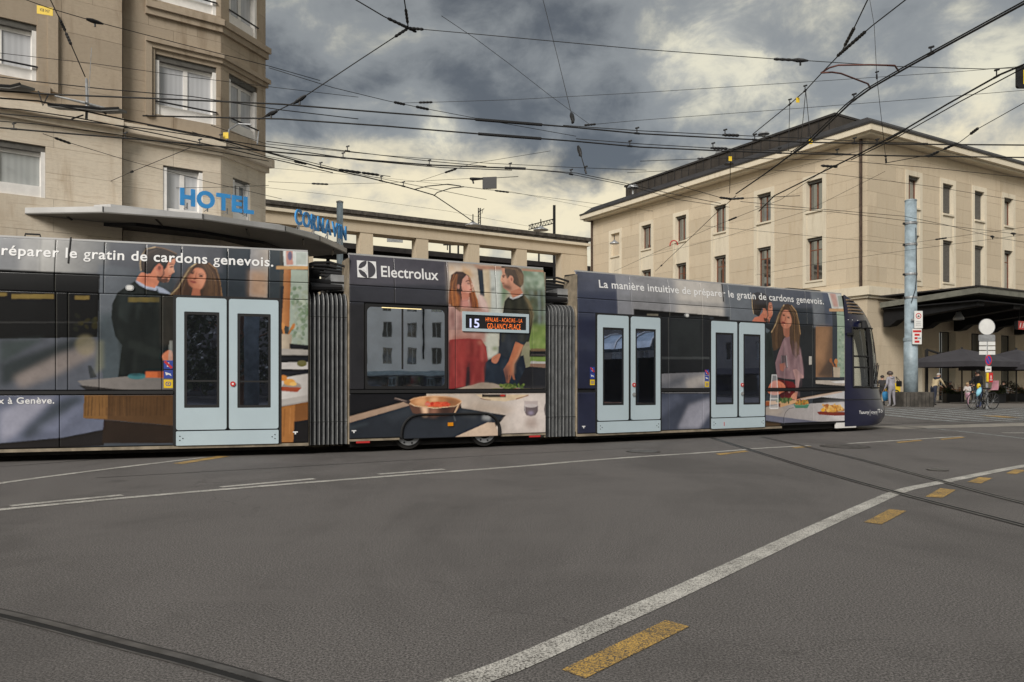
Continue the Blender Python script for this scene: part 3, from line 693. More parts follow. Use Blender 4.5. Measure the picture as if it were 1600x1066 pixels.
# lamps on the colonnade
for (px, py, yy, lb) in ((739, 353, 60, 'flat disc lamp hanging in front of the colonnade cornice'), (845, 360, 62, 'small flat lamp above the right half of the colonnade')):
    p = atY(px, py, yy); q = thing('street_lamp', lb, 'lamp', T(p))
    obj('shade', MB().lathe([(0.62, 0), (0.6, 0.06), (0.25, 0.22), (0.1, 0.34)], n=16), MT['grey_metal'], q, T(p)); obj('stem', MB().tube([(0, 0, 0.3), (0, 0, 0.9)], 0.04), MT['dark_steel'], q, T(p))
# ================================================================ hotel
HP = Plane(-10.04, 22.0, 1.411, 1.0)                # front facade, t = 0 at column 250
HC = Plane(-8.67, 22.97, 0.3585, 0.9335)            # chamfered corner bay
hx = HP.t(345)                                       # front facade ends here
cx1 = HC.t(415)                                      # corner bay ends here
hr = thing('hotel_building', 'tall weathered stone hotel with chamfered corner on the left', 'building', T((-9, 23, 0)))
def hz_(px, py): return HP.tz(px, py)
zs0 = HP.tz(250, 228)[1]                             # belt between travertine base and sandstone floors
ZB = zs0; ZB2 = ZB+0.42
xl = -14.0; xp = HP.t(192)                           # projecting part left of xp
F1 = (HP.tz(255, 340)[1], HP.tz(255, 258)[1])        # window sill / head, lowest visible floor
F2 = (HP.tz(243, 178)[1], HP.tz(243, 84)[1]); ST = 3.25
F3 = (F2[0]+ST, F2[1]+ST); F4 = (F3[0]+ST, F3[1]+ST)
w2a, w2b = HP.t(243), HP.t(338); w1a, w1b = HP.t(255), HP.t(317)
PJ = 0.30                                            # the left part stands proud by this much
HPp = Plane(HP.o[0]+HP.d[1]*PJ, HP.o[1]-HP.d[0]*PJ, HP.d[0], HP.d[1])
wl_b = HPp.t(57); wl_a = wl_b-1.62; wg_b = HPp.t(71); wg_a = wg_b-2.1
xpp = HPp.t(191)
opL_low = [(wg_a, wg_b, HPp.tz(40, 306)[1], HPp.tz(40, 224)[1])]
LF2 = (HPp.tz(30, 122)[1], HPp.tz(30, 33)[1])
opL_up = [(wl_a-3.6*k, wl_b-3.6*k, LF2[0]+ST*f, LF2[1]+ST*f) for k in range(3) for f in range(3)]
opL_low += [(wg_a-3.6*k, wg_b-3.6*k, opL_low[0][2], opL_low[0][3]) for k in (1, 2)]
TOP = 24.0
facade(hr, HPp.M, xl, xpp, 0, ZB, opL_low, MT['hotel_low'], MT['hotel_low'], 0.85, 1.7, 0.28, seed=11, name='base_wall')
facade(hr, HPp.M, xl, xpp, ZB2, 19.0, opL_up, MT['hotel_up'], MT['hotel_up'], 0.78, 1.5, 0.28, seed=12, name='upper_wall')
obj('return_wall', MB().box(xpp-0.02, xpp+0.0, 0.04, PJ+0.05, 0, 19.0), MT['hotel_up'], hr, HPp.M)
opF_low = [(w1a, w1b, F1[0], F1[1])]
opF_up = [(w2a, w2b, F2[0]+ST*f, F2[1]+ST*f) for f in range(3)]
facade(hr, HP.M, xp, hx, 0, ZB, opF_low, MT['hotel_low'], MT['hotel_low'], 0.85, 1.7, 0.28, seed=13, name='base_wall')
facade(hr, HP.M, xp, hx, ZB2, 19.0, opF_up, MT['hotel_up'], MT['hotel_up'], 0.78, 1.5, 0.25, seed=14, name='upper_wall')
ca, cb = HC.t(358), HC.t(402); c1a, c1b = HC.t(364), HC.t(391)
CF2 = (HC.tz(358, 201)[1], HC.tz(358, 116)[1]); CF1 = (HC.tz(364, 345)[1], HC.tz(364, 277)[1])
CF2 = (F2[0], F2[1])
opC_low = [(c1a, c1b, CF1[0], CF1[1])]; opC_up = [(ca, cb, CF2[0]+ST*f, CF2[1]+ST*f) for f in range(3)]
facade(hr, HC.M, 0, cx1, 0, ZB, opC_low, MT['hotel_low'], MT['hotel_low'], 0.85, 1.4, 0.28, seed=15, name='corner_base_wall')
facade(hr, HC.M, 0, cx1, ZB2, 19.0, opC_up, MT['hotel_up'], MT['hotel_up'], 0.78, 1.4, 0.25, seed=16, name='corner_upper_wall')
# hidden sides and core so that light and side views stay closed
pC = HC.M @ Vector((cx1, 0, 0)); pB = HP.M @ Vector((hx, 0, 0)); nin = Vector((-HP.d[1], HP.d[0], 0)); pA_ = HPp.M @ Vector((xl, 0, 0))
obj('side_wall', MB().prism([(pC.x-0.01, pC.y+0.03), (pC.x+nin.x*14, pC.y+nin.y*14), (pC.x+nin.x*14-0.5, pC.y+nin.y*14-0.3), (pC.x-0.3, pC.y+0.05)], 0, 19.0), MT['hotel_up'], hr, Matrix())
core = [(pA_.x+nin.x*0.9, pA_.y+nin.y*0.9), (pB.x+nin.x*0.8-0.3, pB.y+nin.y*0.8), (pC.x+nin.x*0.6-0.5, pC.y+nin.y*0.6-0.2), (pC.x+nin.x*14-0.3, pC.y+nin.y*14-0.3), (pA_.x+nin.x*14, pA_.y+nin.y*14)]
obj('interior_core', MB().prism(core, 0, 18.9), MT['shell'], hr, Matrix())
obj('roof', MB().prism([(pA_.x, pA_.y), (pB.x, pB.y), (pC.x, pC.y), (pC.x+nin.x*14, pC.y+nin.y*14), (pA_.x+nin.x*14, pA_.y+nin.y*14)], 19.0, 19.3), MT['roof'], hr, Matrix())
def band(P, a, b, z0, z1, out, m, name, mitre=0.0):
    obj(name, MB().prism([(a, 0.2), (a, -out), (b+mitre, -out), (b, 0.2)], z0, z1), m, hr, P.M)
for (P, a, b, mt) in ((HPp, xl, xpp, 0), (HP, xp, hx, 0.09), (HC, 0, cx1, 0.12)):
    band(P, a, b, ZB, ZB+0.16, 0.10, MT['hotel_low'], 'belt_moulding', mt*0.5); band(P, a, b, ZB+0.16, ZB2, 0.26, MT['hotel_low'], 'belt_cornice', mt)
for (P, a, b, mt) in ((HP, HP.t(227), hx, 0.07), (HC, 0, cx1, 0.09)):
    for f in range(3):
        zb = F2[0]+ST*f; zt = F2[1]+ST*f
        if f > 0:
            band(P, a, b, zb-0.30, zb-0.12, 0.16, MT['hotel_up'], 'sill_band', mt); band(P, a, b, zb-0.48, zb-0.30, 0.09, MT['hotel_up'], 'sill_band', mt*0.5)
        band(P, a, b, zt+0.27, zt+0.40, 0.15, MT['hotel_up'], 'window_cornice', mt); band(P, a, b, zt+0.14, zt+0.27, 0.08, MT['hotel_up'], 'window_cornice', mt*0.5)
for f in range(3):
    zb = F2[0]+ST*f-0.1; zt = F2[1]+ST*f+0.14; x = HP.t(227)
    obj('window_architrave', MB().box(x, x+0.16, -0.09, 0.02, zb, zt+0.13), MT['hotel_up'], hr, HP.M); obj('window_architrave', MB().box(x+0.16, w2a-0.02, -0.04, 0.02, zb, zt), MT['hotel_up'], hr, HP.M)
    lx = wl_b
    for k in range(2):
        xx = wl_b-3.6*k; z_a = LF2[0]+ST*f-0.12; z_b = LF2[1]+ST*f+0.2
        obj('window_architrave', MB().box(xx+0.25, xx+0.48, -0.09, 0.02, z_a-0.1, z_b+0.2), MT['hotel_up'], hr, HPp.M); obj('window_architrave', MB().box(xx+0.02, xx+0.25, -0.04, 0.02, z_a-0.1, z_b), MT['hotel_up'], hr, HPp.M)
        obj('window_sill', MB().box(xx-1.8, xx+0.30, -0.14, 0.1, z_a-0.18, z_a), MT['hotel_up'], hr, HPp.M)
def hotel_window(P, a, b, c, d, glass, bar=True, box=0.16):
    w = b-a; h = d-c
    obj('shutter_box', MB().box(a, b, 0.05, 0.22, d-box, d), MT['shutter'], hr, P.M)
    o = window(hr, P.M, a+0.02, c, w-0.04, h-box, 0.16, MT['white_frame'], glass, 1, None, 0.10)
    obj('jamb', MB().box(a+0.002, a+0.10, 0.02, 0.16, c, d-box), MT['white_frame'], o, P.M); obj('jamb', MB().box(b-0.10, b-0.002, 0.02, 0.16, c, d-box), MT['white_frame'], o, P.M)
    obj('bottom_rail', MB().box(a+0.10, b-0.10, 0.06, 0.155, c+0.002, c+0.30), MT['white_frame'], o, P.M)
    if bar: obj('safety_bar', MB().tube([(a-0.02, -0.03, c+0.36), (b+0.02, -0.03, c+0.36)], 0.025, 8), MT['black_metal'], hr, P.M)
for f in range(3):
    hotel_window(HP, w2a, w2b, F2[0]+ST*f, F2[1]+ST*f, MT['win_curtain']); hotel_window(HC, ca, cb, CF2[0]+ST*f, CF2[1]+ST*f, MT['win_curtain'])
for o_ in opL_up: hotel_window(HPp, *o_, MT['win_curtain'])
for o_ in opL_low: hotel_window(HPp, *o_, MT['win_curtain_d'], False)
hotel_window(HP, *opF_low[0], MT['win_curtain'], False, 0.06); hotel_window(HC, *opC_low[0], MT['win_dark'], False, 0.06)
# hotel canopy (entrance awning wrapping the corner)
CZ = 5.6
cp = [atz(38.5,333,CZ), atz(161,331,CZ), atz(317,342,CZ), atz(446,361,CZ), atz(500,376,CZ), atz(542,395,CZ)]
cp = [(p.x, p.y) for p in cp]; up = [(px, py) for px, py in [(98,322.7),(173,319),(313,335),(437.5,351),(490,364),(537,384)]]
upp = [atz(a, b, CZ+0.42) for a, b in up]; upp = [(p.x, p.y) for p in upp]
back = [(-8.2, 27.0), (-12.0, 21.6)]
hc = thing('hotel_canopy', 'grey metal entrance canopy with curved edge on the hotel front', 'canopy', T((-9, 21, CZ)))
I_ = Matrix()
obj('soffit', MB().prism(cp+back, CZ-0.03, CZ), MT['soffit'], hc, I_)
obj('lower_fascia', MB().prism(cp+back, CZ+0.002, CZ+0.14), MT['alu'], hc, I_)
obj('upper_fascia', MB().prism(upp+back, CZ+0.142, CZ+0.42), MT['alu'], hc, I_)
for i in range(len(cp)-1):
    a = Vector((*cp[i], 0)); b = Vector((*cp[i+1], 0))
    if i > 0: obj('fascia_joint', MB().tube([(a.x*1.0, a.y-0.012, CZ+0.005), (a.x, a.y-0.012, CZ+0.135)], 0.012, 4), MT['black_metal'], hc, I_)
    c = (a+b)/2; ins = c+Vector((-0.35, 1.3, 0)); e = c+Vector((-0.1, 0.35, 0))
    obj('soffit_slot', MB().tube([(e.x, e.y, CZ-0.035), (ins.x, ins.y, CZ-0.035)], 0.035, 4), MT['black_metal'], hc, I_)
obj('ceiling_core', MB().prism([(-12.3, 20.9), (-10.2, 20.9), (-8.9, 21.9), (-7.6, 23.6), (-7.2, 26), (-8.2, 27), (-12, 21.8)], CZ-0.12, CZ-0.032), MT['shell'], hc, I_)
# lettering on the canopy
def letters(root, word, p0, p1, z0, h, m_face, m_side, depth=0.09, bold=0.02):
    d = Vector((p1[0]-p0[0], p1[1]-p0[1], 0)); L = d.length; P = Plane(p0[0], p0[1], d.x, d.y)
    ms = [text_mesh(c, bold, 0.5) for c in word]; adv = []
    for me in ms:
        a = mesh_co(me); adv.append((a[:, 0].min(), a[:, 0].max(), a[:, 1].min(), a[:, 1].max()))
    ref = adv[0][3]; gapf = 0.07 if len(word) < 6 else 0.12
    tot = sum(b-a for a, b, _, _ in adv)+gapf*(len(word)-1); sx = L/tot; x = 0
    capz = max(q[3] for q in adv[:1]) if word[0] not in 'OC' else adv[2][3]
    for me, (a, b, c, d_) in zip(ms, adv):
        co = mesh_co(me); o = np.empty_like(co); o[:, 0] = (co[:, 0]-a)*sx+x; o[:, 1] = np.where(co[:, 2] > 0, -depth, 0); o[:, 2] = z0+co[:, 1]/capz*h
        set_co(me, o); x += (b-a+gapf)*sx
        me.materials.append(m_side); me.materials.append(m_face)
        for p in me.polygons: p.material_index = 1 if abs(p.normal.y) > 0.5 else 0
        link('letter', me, None, root, P.M)
    return P, L
pH0, pH1 = atz(281, 319, 6.05), atz(396, 334, 6.05)
hs = thing('hotel_sign', 'blue standing letters reading HOTEL on the canopy roof', 'sign', T(pH0))
P_, L_ = letters(hs, 'HOTEL', pH0, pH1, 6.05, 0.44, MT['sign_blue'], MT['sign_blue'], 0.05, 0.045)
for k in range(4): obj('support', MB().tube([(L_*(0.1+0.27*k), 0.05, 5.95), (L_*(0.1+0.27*k), 0.05, 6.12)], 0.018, 6).tube([(L_*(0.1+0.27*k), 0.05, 6.02), (L_*(0.1+0.27*k), 0.4, 6.02)], 0.012, 5), MT['grey_metal'], hs, P_.M)
pC0, pC1 = atz(460, 349, 6.05), atz(540, 375.5, 6.05)
hs2 = thing('hotel_sign', 'blue standing letters reading CORNAVIN at the canopy end', 'sign', T(pC0))
P_, L_ = letters(hs2, 'CORNAVIN', pC0, pC1, 6.05, 0.46, MT['sign_blue'], MT['sign_blue'], 0.05, 0.02)
for k in range(4): obj('support', MB().tube([(L_*(0.1+0.27*k), 0.06, 5.75), (L_*(0.1+0.27*k), 0.02, 6.12)], 0.02, 6).tube([(L_*(0.16+0.27*k), 0.4, 5.75), (L_*(0.1+0.27*k), 0.02, 6.12)], 0.014, 5), MT['grey_metal'], hs2, P_.M)
mp_ = atY(531, 317, 30); pm = thing('blue_post', 'plain blue-grey steel post rising behind the canopy lettering', 'post', T((mp_.x, mp_.y, 0)))
obj('shaft', MB().tube([(0, 0, 0), (0, 0, mp_.z)], 0.125, 12), MT['pole_blue'], pm, smooth=True); obj('cap', MB().lathe([(0.14, mp_.z), (0.14, mp_.z+0.05), (0.06, mp_.z+0.08)], n=12), MT['grey_metal'], pm)
# ================================================================ houses behind the photographer (seen mirrored in the tram glass)
def townhouse(label, cx, cy, ang, L, floors, wall, dep=10, w=0.95, sp=2.6, trim='shutter'):
    M = T((cx, cy, 0)) @ RZ(ang) @ T((-L/2, 0, 0)); root = thing('town_house', label, 'building', M)
    n = int(L/sp); ops = [(sp*(i+0.5)-w/2, sp*(i+0.5)+w/2, 3.35+2.75*f, 5.0+2.75*f) for i in range(n) for f in range(floors)]
    facade(root, M, 0, L, 0, 5.2+3.1*floors, ops, wall, wall, slabs=False, depth=0.25)
    obj('shop_front', MB().box(0.5, L-0.5, -0.05, -0.004, 0.2, 2.0), MT['win_dark'], root, M)
    obj('awning', MB().prism([(-1.4, 2.1), (0, 2.6), (0, 2.1)], 0.3, L-0.3, 'x'), MT['pole_blue'] if wall == MT['plaster_w'] else MT['fabric_dark'], root, M)
    for a, b, c, d in ops: window(root, M, a, c, b-a, d-c, 0.2, MT['grey_metal'], MT[trim] if random.random() < 0.5 else MT['win_dark'], 1)
    obj('drain_pipe', MB().tube([(L*0.47, -0.1, 3.8), (L*0.47, -0.1, 5.2+3.1*floors)], 0.1, 6), MT['dark_steel'], root, M)
    obj('back_block', MB().box(0.02, L-0.02, 0.3, dep, 0, 5.1+3.1*floors), wall, root, M)
    obj('roof', MB().prism([(-0.6, 5.2+3.1*floors), (dep+0.5, 5.2+3.1*floors), (dep*0.6, 8.2+3.1*floors), (dep*0.3, 8.2+3.1*floors)], -0.3, L+0.3, 'x'), MT['roof'], root, M)
townhouse('white rendered town house mirrored in the tram window', 46.6, -34.5, math.atan2(-0.711, -0.714), 50, 5, MT['plaster_w'])
townhouse('dark grey town house far behind the photographer mirrored in the left tram doors', 2.0, -42.0, math.pi, 40, 4, MT['plaster_g'])
def tree(label, x, y, h, cr, seed):
    r = random.Random(seed); M = T((x, y, 0)); o = thing('street_tree', label, 'tree', M, 'trees behind the photographer'); k = [(0, 0, 0), (0.05, 0, h*0.3), (-0.05, 0.05, h*0.55), (0.05, 0, h*0.9)]
    tr = MB().tube(k, [0.22, 0.17, 0.12, 0.03], 8)
    for _ in range(9):
        z = h*r.uniform(0.3, 0.75); a = r.uniform(0, 6.28); L = cr*r.uniform(0.5, 0.95); tr.tube([(0, 0, z), (L*0.5*math.cos(a), L*0.5*math.sin(a), z+L*0.35), (L*math.cos(a), L*math.sin(a), z+L*0.5)], [0.07, 0.045, 0.012], 6)
    obj('trunk', tr, MT['chair_wood'], o, M); lf = MB(); cl = [(r.uniform(-1, 1)*cr*0.75, r.uniform(-1, 1)*cr*0.75, h*r.uniform(0.22, 1.0), r.uniform(0.4, 0.8)) for _ in range(26)]
    for _ in range(1500):
        c = r.choice(cl); d = Vector((r.gauss(0, 1), r.gauss(0, 1), r.gauss(0, 0.8)))*c[3]*0.55; p = Vector(c[:3])+d; s_ = r.uniform(0.10, 0.20); u = Vector((r.uniform(-1, 1), r.uniform(-1, 1), r.uniform(-1, 1))).normalized(); v = u.orthogonal().normalized(); lf.quad(p-u*s_, p+v*s_*0.6, p+u*s_, p-v*s_*0.6)
    obj('crown', lf, MT['leaf'], o, M)['kind'] = 'stuff'
for i, (x, y, h, cr) in enumerate([(-1.6, -8.5, 5.6, 2.4), (2.2, -12.0, 6.0, 2.8), (5.6, -9.5, 5.5, 2.4), (-3.2, -14.0, 6.5, 3.0)]): tree(['leftmost', 'second', 'third', 'rightmost'][i]+' street tree behind the photographer, mirrored in the left tram doors', x, y, h, cr, 60+i)
bm_ = thing('catenary_mast', 'pale blue mast behind the photographer mirrored in the left tram doors', 'mast', T((0.95, -6.0, 0))); obj('shaft', MB().tube([(0.95, -6, 0), (0.95, -6, 9)], 0.29, 14), MT['pole_blue'], bm_, Matrix(), True); obj('foot', MB().lathe([(0.45, 0), (0.45, 0.2), (0.3, 0.3)], (0.95, -6, 0), 14), MT['concrete'], bm_, Matrix())
townhouse('long grey town house mirrored in the front tram doors', 56.0, -2.0, math.atan2(-0.95, -0.31), 34, 4, MT['plaster_g'])
# glass-roofed stop shelter off to the right
shM = T((15.5, 8.2, 0)) @ RZ(math.radians(-66)); sh = thing('stop_shelter', 'glass roofed tram stop shelter mirrored in the front doors', 'shelter', shM)
for k in range(5): obj('post', MB().tube([(k*2.2-4.4, 1.2, 0), (k*2.2-4.4, 1.2, 2.5)], 0.05, 8), MT['pole_blue'], sh, shM); 
rm = MB()
for j in range(8):
    a0 = math.pi*j/8; a1 = math.pi*(j+1)/8
    rm.quad((-4.6, -1.0*math.cos(a0)+0.6, 2.5+0.6*math.sin(a0)), (4.6, -1.0*math.cos(a0)+0.6, 2.5+0.6*math.sin(a0)), (4.6, -1.0*math.cos(a1)+0.6, 2.5+0.6*math.sin(a1)), (-4.6, -1.0*math.cos(a1)+0.6, 2.5+0.6*math.sin(a1)))
obj('roof', rm, MT['pole_blue'], sh, shM)
for k in range(11): obj('roof_rib', MB().tube([(k*0.92-4.6, -1.0*math.cos(math.pi*j/8)+0.6, 2.53+0.6*math.sin(math.pi*j/8)) for j in range(9)], 0.03, 5), MT['sign_white'], sh, shM)
obj('back_wall', MB().box(-4.4, 4.4, 1.22, 1.25, 0.3, 2.2), MT['clear'], sh, shM); obj('bench', MB().box(-3, 3, 0.7, 1.1, 0.4, 0.47), MT['chair_wood'], sh, shM)
# ================================================================ tram
SL = Plane(-3.441, 13.04, 3.24, 1.0); SM = Plane(-2.803, 13.30, 2.02, 1.0); SF = Plane(1.3078, 15.30, 1.77, 1.0)
LM = SM.t(853); LF = SF.t(1320); LLFT = -7.2            # module lengths; the rear module runs out of the picture on the left
W = 2.4
PG = 1.02                                               # ink density of the printed film
def cat_rom(P, k=5):
    P = [np.array(p, float) for p in P]; n = len(P); out = []
    for i in range(n):
        p0, p1, p2, p3 = P[i-1], P[i], P[(i+1) % n], P[(i+2) % n]
        for j in range(k):
            t = j/k; out.append(0.5*(2*p1+(p2-p0)*t+(2*p0-5*p1+4*p2-p3)*t*t+(3*p1-p0-3*p2+p3)*t**3))
    return out
def blur1(a, n, ax):
    if n < 1: return a
    pad = [(0, 0)]*a.ndim; pad[ax] = (n+1, n)
    c = np.cumsum(np.pad(a, pad, mode='edge'), axis=ax); L = a.shape[ax]
    hi = np.take(c, np.arange(2*n+1, 2*n+1+L), axis=ax); lo = np.take(c, np.arange(0, L), axis=ax)
    return (hi-lo)/(2*n+1)
def gblur(a, r):
    n = int(round(r))
    for _ in range(2): a = blur1(blur1(a, n, 0), n, 1)
    return a
class Art:
    """the advert printed on one module: a colour raster over (t, z)"""
    RES = 0.011
    def __init__(s, P, t0, t1):
        s.P = P; s.t0 = t0; s.z0 = 0.1; s.nx = int((t1-t0)/s.RES)+2; s.nz = int(3.45/s.RES)
        s.a = np.zeros((s.nz, s.nx, 3)); s.crop(0, 0, 1)
        s.X, s.Z = np.meshgrid(np.arange(s.nx), np.arange(s.nz))
    def crop(s, ox, oy, k): s.c = (ox, oy, k); return s
    def g(s, p):
        t, z = s.P.tz(s.c[0]+p[0]/s.c[2], s.c[1]+p[1]/s.c[2]); return ((t-s.t0)/s.RES, (z-s.z0)/s.RES)
    def mask(s, pts, blur, smooth):
        P = [s.g(p) for p in pts]
        if smooth: P = cat_rom(P)
        P = np.array(P); m = int(blur*3+3)
        x0 = max(0, int(P[:, 0].min())-m); x1 = min(s.nx, int(P[:, 0].max())+m+1); z0 = max(0, int(P[:, 1].min())-m); z1 = min(s.nz, int(P[:, 1].max())+m+1)
        if x1 <= x0 or z1 <= z0: return None
        X = s.X[z0:z1, x0:x1]+0.0; Z = s.Z[z0:z1, x0:x1]+0.0; acc = np.zeros(X.shape)
        for ox, oz in ((-.25, -.25), (.25, -.25), (-.25, .25), (.25, .25)):
            ins = np.zeros(X.shape, bool)
            for i in range(len(P)):
                (xa, za), (xb, zb) = P[i-1], P[i]
                if za == zb: continue
                cnd = ((za > Z+oz) != (zb > Z+oz)); ins ^= cnd & (X+ox < (xb-xa)*(Z+oz-za)/(zb-za)+xa)
            acc += ins
        acc /= 4
        if blur > 0: acc = gblur(acc, blur)
        return (slice(z0, z1), slice(x0, x1)), acc
    def poly(s, pts, c, blur=0.0, al=1.0, sm=False, c2=None, ax='x'):
        blur = 0 if blur <= 2 else blur*0.5
        r = s.mask(pts, blur, sm)
        if r is None: return s
        sl, m = r; m = (m*al)[..., None]; C = np.array([lin(v) for v in c])
        if c2 is not None:
            C2 = np.array([lin(v) for v in c2]); Q = np.array([s.g(p) for p in pts]); k = 0 if ax == 'x' else 1
            lo, hi = Q[:, k].min(), Q[:, k].max(); f = ((s.X if k == 0 else s.Z)[sl]-lo)/max(1e-6, hi-lo); f = np.clip(f, 0, 1)[..., None]
            if k == 1: f = 1-f
            C = C*(1-f)+C2*f
        s.a[sl] = s.a[sl]*(1-m)+C*m; return s
    def ell(s, cx, cy, rx, ry, c, blur=0.0, al=1.0, rot=0.0):
        pts = []
        for q in range(20):
            w = 2*math.pi*q/20; x, y = rx*math.cos(w), ry*math.sin(w); pts.append((cx+x*math.cos(rot)-y*math.sin(rot), cy+x*math.sin(rot)+y*math.cos(rot)))
        return s.poly(pts, c, blur, al)
    def strip(s, pts, w, c, blur=0.0, al=1.0):
        P = [np.array(p, float) for p in pts]; L = []; R = []
        for i, p in enumerate(P):
            d = P[min(i+1, len(P)-1)]-P[max(i-1, 0)]; d = d/np.linalg.norm(d); q = np.array((-d[1], d[0]))*w/2; L.append(p+q); R.append(p-q)
        return s.poly(L+R[::-1], c, blur, al)
    def rect(s, x0, y0, x1, y1, c, blur=0.0, al=1.0, c2=None, ax='x'): return s.poly([(x0, y0), (x1, y0), (x1, y1), (x0, y1)], c, blur, al, False, c2, ax)
    def speck(s, pts, cols, n, rr, seed=0, al=0.8, blur=1):
        r_ = random.Random(seed); xs = [p[0] for p in pts]; ys = [p[1] for p in pts]
        for _ in range(n): s.ell(r_.uniform(min(xs), max(xs)), r_.uniform(min(ys), max(ys)), rr*r_.uniform(.5, 1.3), rr*r_.uniform(.5, 1.3), r_.choice(cols), blur, al, r_.uniform(0, 3))
        return s
    def strands(s, path, hw, n, w, cols_, al=0.6, seed=1, wob=0.25):
        r_ = random.Random(seed)
        for _ in range(n):
            o = r_.uniform(-1, 1); j = [r_.uniform(-wob, wob)*hw for _ in path]
            s.strip([(p[0]+(o*hw*(p[2] if len(p) > 2 else 1))+q, p[1]+q*0.3) for p, q in zip(path, j)], w*r_.uniform(.5, 1.4), r_.choice(cols_), 0, al*r_.uniform(.5, 1))
        return s
    def folds(s, pts, n, w, dk, lt, seed=1, slope=0.2, al=0.35):
        r_ = random.Random(seed); r = s.mask(pts, 0, False)
        if r is None: return s
        keep = s.a.copy(); xs = [p[0] for p in pts]; ys = [p[1] for p in pts]
        for _ in range(n):
            x = r_.uniform(min(xs), max(xs)); y = r_.uniform(min(ys), max(ys)); L = r_.uniform(.25, .6)*(max(ys)-min(ys)); k = slope*r_.uniform(-1, 1)*L
            s.strip([(x, y-L/2), (x+k*0.6, y), (x+k, y+L/2)], w*r_.uniform(.6, 1.6), dk if r_.random() < .6 else lt, 3.2, al)
        sl, m = r; m = gblur(m, 1)[..., None]; new = s.a[sl].copy(); s.a = keep; s.a[sl] = s.a[sl]*(1-m)+new*m
        return s
    def finish(s, seed):
        g = np.random.default_rng(seed); s.a = np.clip(s.a*1.25-np.stack([gblur(s.a[..., i], 2) for i in range(3)], -1)*0.25, 0.003, 1)
        n = np.zeros((s.nz, s.nx))
        for cell, amp in ((3, .03), (9, .04), (28, .06), (80, .08)):
            h, w = s.nz//cell+3, s.nx//cell+3; q = g.normal(0, 1, (h, w)); zz = np.arange(s.nz)/cell; xx = np.arange(s.nx)/cell
            i = zz.astype(int)[:, None]; j = xx.astype(int)[None]; u = (zz % 1)[:, None]; v = (xx % 1)[None]; u = u*u*(3-2*u); v = v*v*(3-2*v)
            n += amp*((q[i, j]*(1-v)+q[i, j+1]*v)*(1-u)+(q[i+1, j]*(1-v)+q[i+1, j+1]*v)*u)
        s.a *= np.clip(1+n, .6, 1.5)[..., None]; l = s.a.mean(-1, keepdims=True); s.a = np.clip(l+(s.a-l)*0.95, 0, .9)
        return s
    def sample(s, t, z):
        fx = np.clip((t-s.t0)/s.RES, 0, s.nx-1.001); fz = np.clip((z-s.z0)/s.RES, 0, s.nz-1.001)
        i = fx.astype(int); j = fz.astype(int); u = (fx-i)[:, None]; v = (fz-j)[:, None]; A = s.a
        return (A[j, i]*(1-u)+A[j, i+1]*u)*(1-v)+(A[j+1, i]*(1-u)+A[j+1, i+1]*u)*v
# ---------------------------------------------------------------- advert, rear module
A = Art(SL, LLFT, 0.02)
A.crop(0, 0, 1).rect(-900, 300, 520, 720, (66, 72, 80))
A.rect(-900, 350, 60, 425, (122, 124, 128), 2, 1, (150, 150, 150)); A.rect(60, 350, 180, 427, (176, 175, 172), 4, 1, (88, 92, 98)); A.rect(170, 350, 400, 440, (82, 85, 93), 4, 1, (70, 72, 80))
A.rect(-300, 350, -120, 425, (80, 84, 92), 8); A.rect(-120, 350, 30, 425, (118, 120, 124), 8)
A.crop(0, 340, 2.807)
A.poly([(430, 205), (760, 240), (760, 460), (430, 460)], (102, 108, 116), 4, 0.9, False, (58, 64, 70), 'x')
A.poly([(430, 420), (560, 420), (540, 720), (440, 720)], (74, 84, 90), 8, 0.9)
A.poly([(-1800, 150), (0, 226), (438, 249), (428, 525), (0, 533), (-1800, 560)], (17, 18, 20))
for a in ((-60, 330, 30, 345), (50, 336, 236, 356), (328, 343, 392, 360), (-400, 322, -100, 340)): A.rect(*a, (128, 108, 54), 1, .9)
A.rect(-500, 457, 432, 463, (66, 66, 66), 1, .6); A.speck([(330, 420), (425, 500)], [(60, 55, 25), (40, 42, 30)], 14, 12, 3, .5, 2)
A.poly([(-1800, 560), (0, 533), (428, 525), (460, 760), (-1800, 760)], (88, 92, 102), 0)
A.poly([(0, 640), (330, 528), (410, 528), (250, 620), (60, 720), (0, 745)], (38, 46, 46), 7, .85); A.poly([(60, 700), (260, 600), (400, 560), (420, 600), (250, 690), (90, 750)], (150, 138, 132), 8, .75)
A.poly([(0, 540), (200, 530), (60, 610), (0, 640)], (62, 72, 72), 6, .9); A.poly([(-900, 560), (-100, 540), (-500, 740), (-1000, 740)], (140, 136, 140), 12, .7)
A.ell(375, 560, 45, 45, (140, 130, 100), 4, .6); A.poly([(385, 650), (400, 650), (425, 700), (395, 705)], (40, 44, 44), 2, .8); A.poly([(430, 540), (455, 540), (455, 660), (415, 690)], (110, 112, 96), 5, .8)
# man, seen from behind the shoulder
A.poly([(600, 275), (640, 300), (700, 322), (740, 335), (765, 345), (765, 720), (515, 720), (535, 560), (505, 520), (488, 440), (492, 380), (515, 330), (560, 298)], (28, 33, 33), 1, 1, False)
A.poly([(600, 285), (560, 305), (525, 350), (520, 430), (560, 470), (580, 380)], (38, 45, 45), 5, .8); A.poly([(560, 530), (640, 560), (735, 600), (735, 625), (640, 600), (560, 570)], (42, 48, 46), 4, .7)
A.rect(562, 350, 700, 371, (120, 104, 52), 1, .75); A.poly([(700, 345), (765, 345), (765, 560), (705, 560)], (54, 50, 44), 3, .7)
A.crop(150, 360, 7.617)
A.poly([(540, 500), (620, 520), (690, 440), (745, 560), (745, 620), (700, 690), (600, 668), (520, 620), (478, 592)], (204, 128, 98), 1, 1, True); A.poly([(560, 540), (640, 530), (600, 640), (520, 610)], (168, 98, 76), 3, .7)
